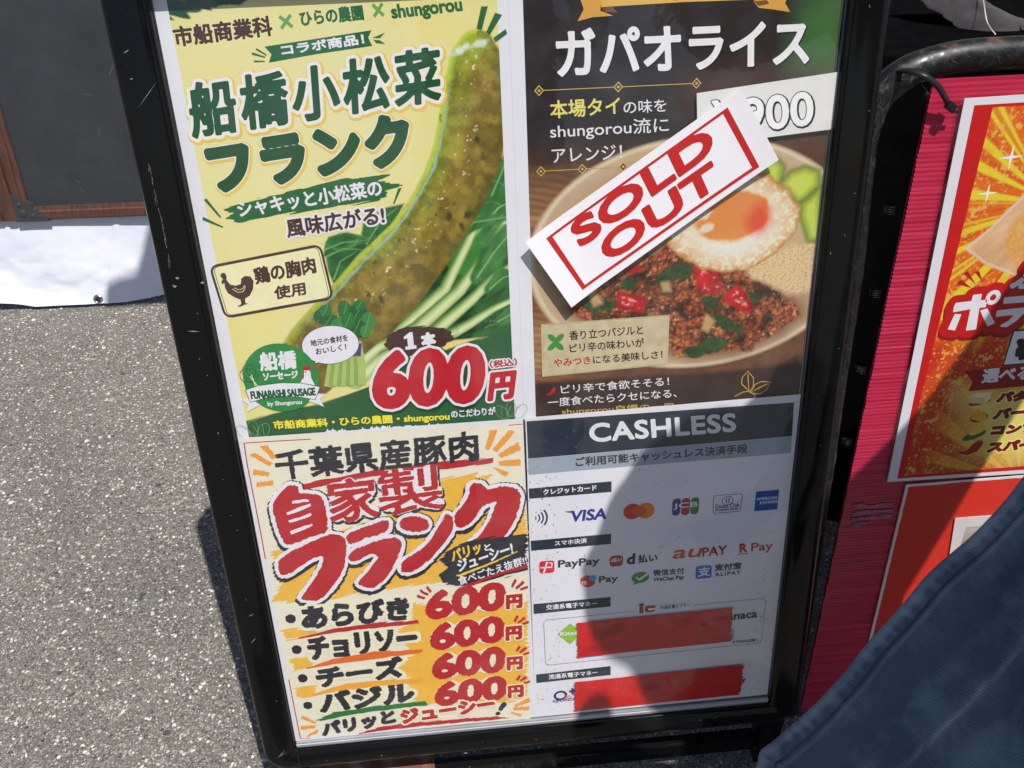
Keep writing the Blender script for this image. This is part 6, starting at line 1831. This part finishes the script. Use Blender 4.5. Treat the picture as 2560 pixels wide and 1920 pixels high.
PO = [[(0.7521,0.6490), (0.7530,0.6535), (0.7697,0.6544), (0.7699,0.6614), (0.7792,0.6620), (0.7799,0.6545), (0.7870,0.6548), (0.7873,0.6460), (0.7806,0.6457), (0.7835,0.6203), (0.7724,0.6197), (0.7709,0.6451), (0.7527,0.6426)],
      [(0.7550,0.6404), (0.7625,0.6398), (0.7601,0.6208), (0.7516,0.6227)], [(0.7822,0.6426), (0.7896,0.6446), (0.8029,0.6262), (0.7953,0.6229)],
      [(0.8050,0.6560), (0.8290,0.6566), (0.8594,0.6567), (0.8597,0.6490), (0.8057,0.6485)], [(0.8011,0.6412), (0.8316,0.6428), (0.8674,0.6436), (0.8673,0.6360), (0.8318,0.6348), (0.8254,0.6263), (0.8177,0.6204), (0.8098,0.6214), (0.8103,0.6239), (0.8179,0.6285), (0.8214,0.6347), (0.8017,0.6336)]]
rc = (0.7927,0.6569); ro = abs((0.8008,0.6563)[0] - (0.7847,0.6574)[0]) / 2
PO.append([(rc[0] + ro * math.cos(i * .3142), rc[1] + ro * 1.05 * math.sin(i * .3142)) for i in range(20)])
fpo = field(PO, .0006, .0105)
contour_mesh("headline_outline", fpo, .0094, P5.up(), ink((150, 18, 20)), P5.o, -.0008, -.0030)
contour_mesh("headline_outline", fpo, .0088, P5.up(), ink((200, 24, 26)), P5.o)
contour_mesh("headline", fpo, 0, P5.up(), W_, P5.o)
P5.ellipse("headline_gap", rc, ro * .42, ro * .45, ink((200, 24, 26)))
P5.text("headline", "ふ", (0.8077,0.6637), (0.8437,0.6654), (0.8071,0.6921), W_, w=.0018)
P5.poly("price_plate", [(0.8255,0.6166), (0.9114,0.6167), (0.9180,0.5726), (0.8255,0.5718)], K_)
P5.poly("price_plate", [(0.8276,0.6145), (0.9121,0.6147), (0.9153,0.5749), (0.8269,0.5738)], W_)
P5.text("price", "¥", (0.8367,0.5777), (0.8550,0.5780), (0.8333,0.6051), K_, w=.0030)
P5.poly("dark_ribbon", [(0.7838,0.5694), (0.9063,0.5724), (0.9130,0.5449), (0.7944,0.5426), (0.7963,0.5544)], ink((150, 22, 28)))
P5.text("lettering", "選べる味", (0.8068,0.5514), (0.8850,0.5524), (0.8046,0.5705), W_, w=0.0008)
DRD = ink((120, 16, 22)); YG = ink((250, 238, 150))
for t_, BL_, BR_, TL_ in (("バター", (0.8305,0.5241), (0.8855,0.5241), (0.8306,0.5385)), ("バーベ", (0.8325,0.5015), (0.8920,0.5023), (0.8325,0.5165)), ("コンソメ", (0.8359,0.4794), (0.9090,0.4794), (0.8354,0.4934)), ("スパイシ", (0.8378,0.4550), (0.9142,0.4552), (0.8373,0.4708))):
    P5.text("lettering", t_, BL_, BR_, TL_, DRD, w=.0017, back=[(YG, .0034, 0, 0)])
P5.ellipse("butter_plate", (0.8117,0.5268), .0128, .0036, ink((150, 60, 30)), rot=.15)
P5.poly("butter", [(0.7997,0.5267), (0.7989,0.5363), (0.8058,0.5401), (0.8218,0.5388), (0.8228,0.5292), (0.8178,0.5240)], ink((246, 236, 184)))
P5.poly("butter_side", [(0.7997,0.5267), (0.7988,0.5350), (0.8160,0.5327), (0.8178,0.5240)], ink((226, 208, 140)))
P5.ellipse("flame", (0.8160,0.5061), .0105, .0065, ink((150, 24, 22)))
P5.poly("flame", [(0.8068,0.5046), (0.8058,0.5149), (0.8111,0.5100), (0.8112,0.5190), (0.8171,0.5128), (0.8198,0.5149), (0.8273,0.5028), (0.8201,0.4998)], ink((246, 176, 50)))
P5.ellipse("corn_leaf", (0.8166,0.4818), .0140, .0052, ink((54, 116, 50)), rot=.35)
P5.ellipse("corn", (0.8189,0.4886), .0102, .0052, ink((244, 204, 70)), rot=.5)
P5.poly("chilli", rrect([(0.8007,0.4596), (0.8153,0.4542), (0.8266,0.4584), (0.8311,0.4711), (0.8245,0.4748), (0.8178,0.4688), (0.8128,0.4602)], .003), ink((170, 22, 26)))
P5.line("chilli_stem", [(0.8277,0.4702), (0.8276,0.4745)], .0016, ink((60, 110, 50)))

P6 = Sheet("card_sign", RED, [(0.7500,0.4168), (1.0198,0.4159), (1.2756,-0.1313), (0.7551,0.0110)], mat("card_white", (236, 236, 232), rough=.45, var=.03), z=.0034, th=.0012)
tag(P6.o, "plain orange red card with a white edge below the potato poster on the red board", "card")
P6.poly("red_face", rrect([(0.7531,0.4140), (1.0209,0.4128), (1.2756,-0.1313), (0.7591,0.0105)], .002), ink((224, 52, 38)), rough=.0008, w=-.0002)
P7 = Sheet("photo_print", RED, rrect([(0.8229,0.3601), (0.9785,0.3591), (1.0273,0.1267), (0.8492,0.1290)], .002), mat("photo_border", (226, 220, 220), rough=.3, var=.04), z=.0052, th=.0006)
tag(P7.o, "laminated photo with white border on the orange red card, partly behind the denim coat", "photograph")
a7 = Art((0.8405,0.2142)[0], (0.8405,0.2142)[1], .93, (0.8293,0.3438)[1], .0012)
n = a7.noise(16, 3, 4)
t = np.clip((a7.Y - (0.8368,0.2984)[1]) / .04, 0, 1)[..., None]
c = (lin((110, 60, 30)) * (1 - n[..., None]) + lin((206, 150, 96)) * n[..., None]) * (1 - t) + lin((196, 186, 180)) * t
a7.put(a7.soft(a7.sd([(0.8290,0.3438), (0.9788,0.3440), (1.0168,0.1447), (0.8512,0.1471)]), .0006), c)
a7.bake("print_picture", P7, name_m="poster_print")

# ------------------------------------------------------------------ person in a denim coat, bending in from the right
person = empty("person", Matrix.Translation((1.2, -.50, 0)))
tag(person, "person bending in from the right in a loose faded blue denim coat with stitched hem", "person")
pinv = person.matrix_world.inverted()
def skin_body():
    J = [((1.16, -.52, .92), .14), ((1.04, -.46, 1.02), .135), ((.92, -.40, 1.10), .15), ((.82, -.35, 1.15), .14), ((.755, -.32, 1.19), .06), ((.70, -.29, 1.215), .062),
         ((1.17, -.42, .86), .10), ((1.18, -.38, .48), .065), ((1.22, -.42, .08), .045), ((1.14, -.36, .045), .04), ((1.05, -.33, .035), .03),
         ((1.20, -.63, .86), .10), ((1.20, -.62, .48), .065), ((1.27, -.66, .08), .045), ((1.19, -.62, .045), .04), ((1.10, -.60, .035), .03),
         ((.92, -.27, 1.20), .10), ((.95, -.18, 1.17), .066), ((1.00, -.15, 1.31), .052), ((1.035, -.145, 1.42), .040),
         ((.86, -.50, 1.10), .07), ((.70, -.46, 1.02), .092), ((.635, -.42, 1.09), .048), ((.60, -.385, 1.13), .038)]
    E = [(0, 1), (1, 2), (2, 3), (3, 4), (4, 5), (0, 6), (6, 7), (7, 8), (8, 9), (9, 10), (0, 11), (11, 12), (12, 13), (13, 14), (14, 15),
         (3, 16), (16, 17), (17, 18), (18, 19), (3, 20), (20, 21), (21, 22), (22, 23)]
    me = bpy.data.meshes.new("body")
    me.from_pydata([tuple(pinv @ Vector(j[0])) for j in J], E, [])
    o = bpy.data.objects.new("body", me); COL.objects.link(o)
    md = o.modifiers.new("s", 'SKIN')
    me.skin_vertices.new() if not me.skin_vertices else None
    for i, j in enumerate(J):
        me.skin_vertices[0].data[i].radius = (j[1], j[1])
    me.skin_vertices[0].data[0].use_root = True
    o.modifiers.new("u", 'SUBSURF').levels = 2
    bpy.context.view_layer.update()
    m2 = bpy.data.meshes.new_from_object(o.evaluated_get(bpy.context.evaluated_depsgraph_get()))
    bpy.data.objects.remove(o)
    m2.name = "body"
    return link("body", m2, mat("person_clothes", (44, 46, 54), rough=.85, var=.15), person, True)
skin_body()
m_skin = mat("skin_tone", (196, 150, 124), rough=.5, var=.05)
bm = bmesh.new(); bmesh.ops.create_icosphere(bm, subdivisions=3, radius=1)
hc = pinv @ Vector((.665, -.275, 1.222))
for v in bm.verts:
    x, y, z = v.co
    v.co = hc + Vector((x * .100 - .01 * (z < -.2), y * .078, z * .115 * (1 if z > 0 else 1.05)))
    if x < -.85 and abs(y) < .3 and -.25 < z < .1: v.co.x -= .012
bmobj("head", bm, m_skin, person, True)
for sy in (-1, 1):
    bm = bmesh.new(); bmesh.ops.create_icosphere(bm, subdivisions=2, radius=1)
    for v in bm.verts: v.co = hc + Vector((v.co.x * .006 - .088, v.co.y * .014 + sy * .03, v.co.z * .008 + .005))
    bmobj("eye", bm, mat("eye_dark", (30, 24, 22), rough=.2), person, True)
    bm = bmesh.new(); bmesh.ops.create_icosphere(bm, subdivisions=2, radius=1)
    for v in bm.verts: v.co = hc + Vector((v.co.x * .018 + .01, v.co.y * .010 + sy * .080, v.co.z * .03))
    bmobj("ear", bm, m_skin, person, True)
bm = bmesh.new(); bmesh.ops.create_icosphere(bm, subdivisions=4, radius=1)
for v in bm.verts:
    x, y, z = v.co
    fall = 1.0 if z > 0 else 1 + .9 * max(0, x + .25)
    q = hc + Vector((x * .112 + .014, y * .095 * fall, z * .128 * (1 if z > 0 else 1.5 if x > -.2 else .3) + .008))
    v.co = q + Vector((random.gauss(0, .0015), random.gauss(0, .0015), random.gauss(0, .0015)))
bmobj("hair", bm, mat("dark_hair", (34, 28, 25), rough=.5, var=.3, scale=200, bump=.002, bscale=150), person, True)
# hands: palm and five bent fingers each
for hx, hy, hz in ((1.05, -.145, 1.50), (.595, -.375, 1.12)):
    P0 = pinv @ Vector((hx, hy, hz))
    up_ = 1 if hz > 1.3 else -1
    V_, E_, R_ = [P0 + Vector((.01, 0, -up_ * (.045))), P0 + Vector((0, 0, .0)), P0 + Vector((-.004, 0, -up_ * (-.035)))], [(0, 1), (1, 2)], [.022, .028, .026]
    for k in range(4):
        b = len(V_)
        oy = -.030 + k * .020
        ln = (.030, .036, .034, .026)[k]
        V_ += [P0 + Vector((-.004, oy, -up_ * (-.045))), P0 + Vector((-.012, oy, -up_ * (-.045 - ln))), P0 + Vector((-.030, oy, -up_ * (-.045 - ln * 1.6)))]
        R_ += [.0085, .008, .0065]; E_ += [(2, b), (b, b + 1), (b + 1, b + 2)]
    b = len(V_)
    V_ += [P0 + Vector((-.012, -.034, .0)), P0 + Vector((-.028, -.046, -up_ * (-.03))), P0 + Vector((-.040, -.044, -up_ * (-.052)))]
    R_ += [.011, .010, .008]; E_ += [(1, b), (b, b + 1), (b + 1, b + 2)]
    me = bpy.data.meshes.new("hand"); me.from_pydata([tuple(v) for v in V_], E_, [])
    o = bpy.data.objects.new("hand", me); COL.objects.link(o)
    o.modifiers.new("s", 'SKIN')
    for i, r_ in enumerate(R_): me.skin_vertices[0].data[i].radius = (r_, r_)
    me.skin_vertices[0].data[0].use_root = True
    o.modifiers.new("u", 'SUBSURF').levels = 2
    bpy.context.view_layer.update()
    m2 = bpy.data.meshes.new_from_object(o.evaluated_get(bpy.context.evaluated_depsgraph_get()))
    bpy.data.objects.remove(o); m2.name = "hand"
    link("hand", m2, m_skin, person, True)

def denim_mat(name, wash=0.0):
    m = bpy.data.materials.new(name); m.use_nodes = True
    nt = m.node_tree; N, L = nt.nodes, nt.links
    b = N["Principled BSDF"]; b.inputs["Roughness"].default_value = .9
    b.inputs["Specular IOR Level"].default_value = .15
    tc = N.new("ShaderNodeTexCoord")
    at = N.new("ShaderNodeAttribute"); at.attribute_name = "Fade"
    nz = N.new("ShaderNodeTexNoise"); nz.inputs["Scale"].default_value = 11; nz.inputs["Detail"].default_value = 9; nz.inputs["Roughness"].default_value = .65
    L.new(tc.outputs["Object"], nz.inputs["Vector"])
    ad = N.new("ShaderNodeMath"); ad.operation = 'ADD'
    L.new(at.outputs["Fac"], ad.inputs[0]); L.new(nz.outputs["Fac"], ad.inputs[1])
    r = N.new("ShaderNodeValToRGB"); e = r.color_ramp.elements
    e[0].position = .42; e[0].color = (.095, .130, .175, 1); e[1].position = 1.0; e[1].color = (.46, .53, .62, 1)
    x = e.new(.62); x.color = (.19, .245, .31, 1)
    L.new(ad.outputs[0], r.inputs[0])
    wv = N.new("ShaderNodeTexWave"); wv.inputs["Scale"].default_value = 120; wv.bands_direction = 'DIAGONAL'; wv.inputs["Distortion"].default_value = .6
    L.new(tc.outputs["Object"], wv.inputs["Vector"])
    mr = N.new("ShaderNodeMapRange"); mr.inputs["To Min"].default_value = .88; mr.inputs["To Max"].default_value = 1.12
    L.new(wv.outputs["Fac"], mr.inputs["Value"])
    vm = N.new("ShaderNodeVectorMath"); vm.operation = 'SCALE'
    L.new(r.outputs[0], vm.inputs[0]); L.new(mr.outputs[0], vm.inputs["Scale"]); L.new(vm.outputs[0], b.inputs["Base Color"])
    bp = N.new("ShaderNodeBump"); bp.inputs["Distance"].default_value = .0004; L.new(wv.outputs["Fac"], bp.inputs["Height"]); L.new(bp.outputs[0], b.inputs["Normal"])
    return m
DN = frame_mw((.66, -.12, .40), 45, -25)
HEM = [(-0.1227,-0.1610), (-0.1200,-0.1515), (-0.1206,-0.1448), (-0.1184,-0.1377), (-0.1087,-0.1257), (-0.0923,-0.1035), (-0.0763,-0.0798), (-0.0533,-0.0387), (-0.0412,-0.0128), (-0.0158,0.0323), (0.0054,0.0726), (0.0356,0.1149), (0.0609,0.1576), (0.0728,0.1831), (0.0924,0.2208), (0.1093,0.2543)]
SEAM = [(0.0059,-0.1231), (0.0336,-0.0799), (0.0577,-0.0346), (0.0824,0.0057), (0.0966,0.0262), (0.1131,0.0557)]
def coat():
    hp = smooth_path([Vector((p[0], p[1], 0)) for p in HEM], 12)
    seam = np.array(SEAM)
    nq = 120
    V, F, FD = [], [], []
    n = len(hp)
    tgt = pinv @ Vector((1.05, -.42, .95))
    acc = 0.0
    for i, p in enumerate(hp):
        t = (hp[min(n - 1, i + 1)] - hp[max(0, i - 1)]).normalized()
        if i: acc += (hp[i] - hp[i - 1]).length
        u = i / (n - 1)
        g = Vector((0.62, -0.78, 0)) * 1.0 + Vector((.25, .0, 0)) * (1 - u)
        inn = Vector((-t.y, t.x, 0))
        if inn.dot(g) < 0: inn = -inn
        for j in range(nq):
            q = (j / (nq - 1)) ** 1.5 * .42
            dirn = (inn * max(0, 1 - q / .05) + g.normalized() * min(1, q / .05)).normalized() if q < .05 else g.normalized()
            P = p + inn * min(q, .03) + g.normalized() * max(0, q - .03)
            # hem: folded double cloth, puckered; groove at the stitch line
            w = .0030 * math.sqrt(max(0, min(1, q / .003))) if q < .0155 else .0030
            w += .0016 * math.sin(acc * 420 + math.sin(acc * 90) * 2) * math.exp(-((q - .009) / .006) ** 2) * .55
            w -= .0030 * math.exp(-((q - .0165) / .0014) ** 2)
            w += .0016 * math.exp(-((q - .020) / .0016) ** 2)
            w += .018 * math.sin(acc * 11 + 1.1) * min(1, q / .10) + .020 * math.sin(P.x * 26 + P.y * 17) * min(1, q / .12) + .005 * math.sin(P.x * 70 - P.y * 38 + 1.0) * min(1, q / .05)
            w += .004 * (float(fbm(np.array(P.x * 22), np.array(P.y * 22), 3)) - .5) * 2
            # distance to the second seam
            sd = 9.0; sg = 0
            for a in range(len(seam) - 1):
                A_, B_ = seam[a], seam[a + 1]; d_ = B_ - A_
                tt = max(0, min(1, ((P.x - A_[0]) * d_[0] + (P.y - A_[1]) * d_[1]) / (d_ @ d_)))
                ex_, ey_ = P.x - A_[0] - tt * d_[0], P.y - A_[1] - tt * d_[1]
                dd = math.hypot(ex_, ey_)
                if dd < sd: sd = dd; sg = 1 if d_[0] * ey_ - d_[1] * ex_ > 0 else -1
            w += .0028 * math.exp(-(sd / .0014) ** 2) + (.0022 if sg < 0 else 0) * min(1, sd / .001)
            fade = .22 * math.exp(-((q - .004) / .004) ** 2) + .15 * math.exp(-((q - .021) / .0015) ** 2) - .10 * math.exp(-((q - .0160) / .0016) ** 2)
            fade += .10 * math.sin(acc * 420 + math.sin(acc * 90) * 2) * math.exp(-((q - .0095) / .005) ** 2)
            fade += .24 * math.exp(-(sd / .0015) ** 2) + .10 * math.exp(-(sd / .012) ** 2) + .16 * math.exp(-((sd - .03) / .014) ** 2) * (1 if sg > 0 else .3)
            fade -= .12 * math.exp(-((q - .055) / .022) ** 2)
            k = max(0, (q - .30) / .12) ** 2
            X = pinv @ (DN @ Vector((P.x, P.y, w)))
            X = X.lerp(tgt, min(1, k) * .6)
            V.append(tuple(X)); FD.append(fade - .05)
    for i in range(n - 1):
        for j in range(nq - 1):
            F.append((i * nq + j, (i + 1) * nq + j, (i + 1) * nq + j + 1, i * nq + j + 1))
    o = pyobj("denim_coat", V, F, denim_mat("faded_denim"), person, True)
    ca = o.data.color_attributes.new("Fade", 'FLOAT_COLOR', 'POINT')
    c4 = np.ones((len(V), 4)); c4[:, 0] = c4[:, 1] = c4[:, 2] = np.array(FD)
    ca.data.foreach_set("color", c4.ravel())
    md = o.modifiers.new("thick", 'SOLIDIFY'); md.thickness = .0012; md.offset = -1
    # thread of the seams: short stitches standing just proud of the cloth
    for q0 in (.0195, .0045):
        j = min(range(nq), key=lambda j: abs((j / (nq - 1)) ** 1.5 * .42 - q0))
        SV, SF = [], []
        nrm = (DN.to_3x3() @ Vector((0, 0, 1)))
        pts_ = [Vector(V[i * nq + j]) for i in range(n)]
        for i in range(n - 1):
            a_, b_ = pts_[i], pts_[i + 1]
            ln = (b_ - a_).length
            kk = max(1, int(ln / .0036))
            for q_ in range(kk):
                p0_ = a_.lerp(b_, q_ / kk); p1_ = a_.lerp(b_, (q_ + .62) / kk)
                sd_ = (p1_ - p0_).cross(nrm).normalized() * .00065
                bb = len(SV)
                for v_ in (p0_ - sd_, p1_ - sd_, p1_ + sd_, p0_ + sd_):
                    SV.append(tuple(v_ + nrm * .0009))
                SF.append((bb, bb + 1, bb + 2, bb + 3))
        st_ = pyobj("stitching", SV, SF, mat("denim_thread", (176, 184, 196), rough=.8, var=.15), person)
        st_["kind"] = "stuff"
    return o
coat()

# ------------------------------------------------------------------ the photographer's own body (behind the camera, mirrored in the clear cover)
ph = empty("person", Matrix.Translation((.34, -.98, 0)))
tag(ph, "person in dark clothes standing behind the camera, outside the picture", "person")
phi = ph.matrix_world.inverted()
def skinned(name, J, E, m, parent, inv_):
    me = bpy.data.meshes.new(name)
    me.from_pydata([tuple(inv_ @ Vector(j[0])) for j in J], E, [])
    o = bpy.data.objects.new(name, me); COL.objects.link(o)
    o.modifiers.new("s", 'SKIN')
    for i, j in enumerate(J): me.skin_vertices[0].data[i].radius = (j[1], j[1] * .8)
    me.skin_vertices[0].data[0].use_root = True
    o.modifiers.new("u", 'SUBSURF').levels = 2
    bpy.context.view_layer.update()
    m2 = bpy.data.meshes.new_from_object(o.evaluated_get(bpy.context.evaluated_depsgraph_get()))
    bpy.data.objects.remove(o); m2.name = name
    return link(name, m2, m, parent, True)
J = [((.34, -.98, .90), .15), ((.34, -.98, 1.10), .15), ((.34, -.98, 1.28), .17), ((.34, -.97, 1.38), .12), ((.34, -.96, 1.45), .055), ((.34, -.94, 1.50), .06),
     ((.44, -.98, .80), .10), ((.46, -.97, .46), .07), ((.46, -1.0, .10), .05), ((.46, -.93, .045), .04), ((.46, -.85, .035), .035),
     ((.24, -.98, .80), .10), ((.22, -.97, .46), .07), ((.22, -1.0, .10), .05), ((.22, -.93, .045), .04), ((.22, -.85, .035), .035),
     ((.54, -.97, 1.34), .06), ((.56, -.92, 1.10), .048), ((.38, -.76, 1.08), .034), ((.14, -.97, 1.34), .06), ((.10, -.92, 1.10), .048), ((.14, -.76, 1.08), .034)]
E = [(0, 1), (1, 2), (2, 3), (3, 4), (4, 5), (0, 6), (6, 7), (7, 8), (8, 9), (9, 10), (0, 11), (11, 12), (12, 13), (13, 14), (14, 15), (3, 16), (16, 17), (17, 18), (3, 19), (19, 20), (20, 21)]
skinned("body", J, E, mat("dark_clothes", (30, 30, 34), rough=.9, var=.1), ph, phi)
hc2 = phi @ Vector((.34, -.93, 1.58))
for nm, mm, sx, sy, sz, oy, oz in (("head", m_skin, .076, .095, .115, 0, 0), ("hair", mat("dark_hair", (34, 28, 25)), .084, .098, .108, -.016, .022)):
    bm = bmesh.new(); bmesh.ops.create_icosphere(bm, subdivisions=3, radius=1)
    for v in bm.verts: v.co = hc2 + Vector((v.co.x * sx, v.co.y * sy + oy, v.co.z * sz + oz))
    bmobj(nm, bm, mm, ph, True)
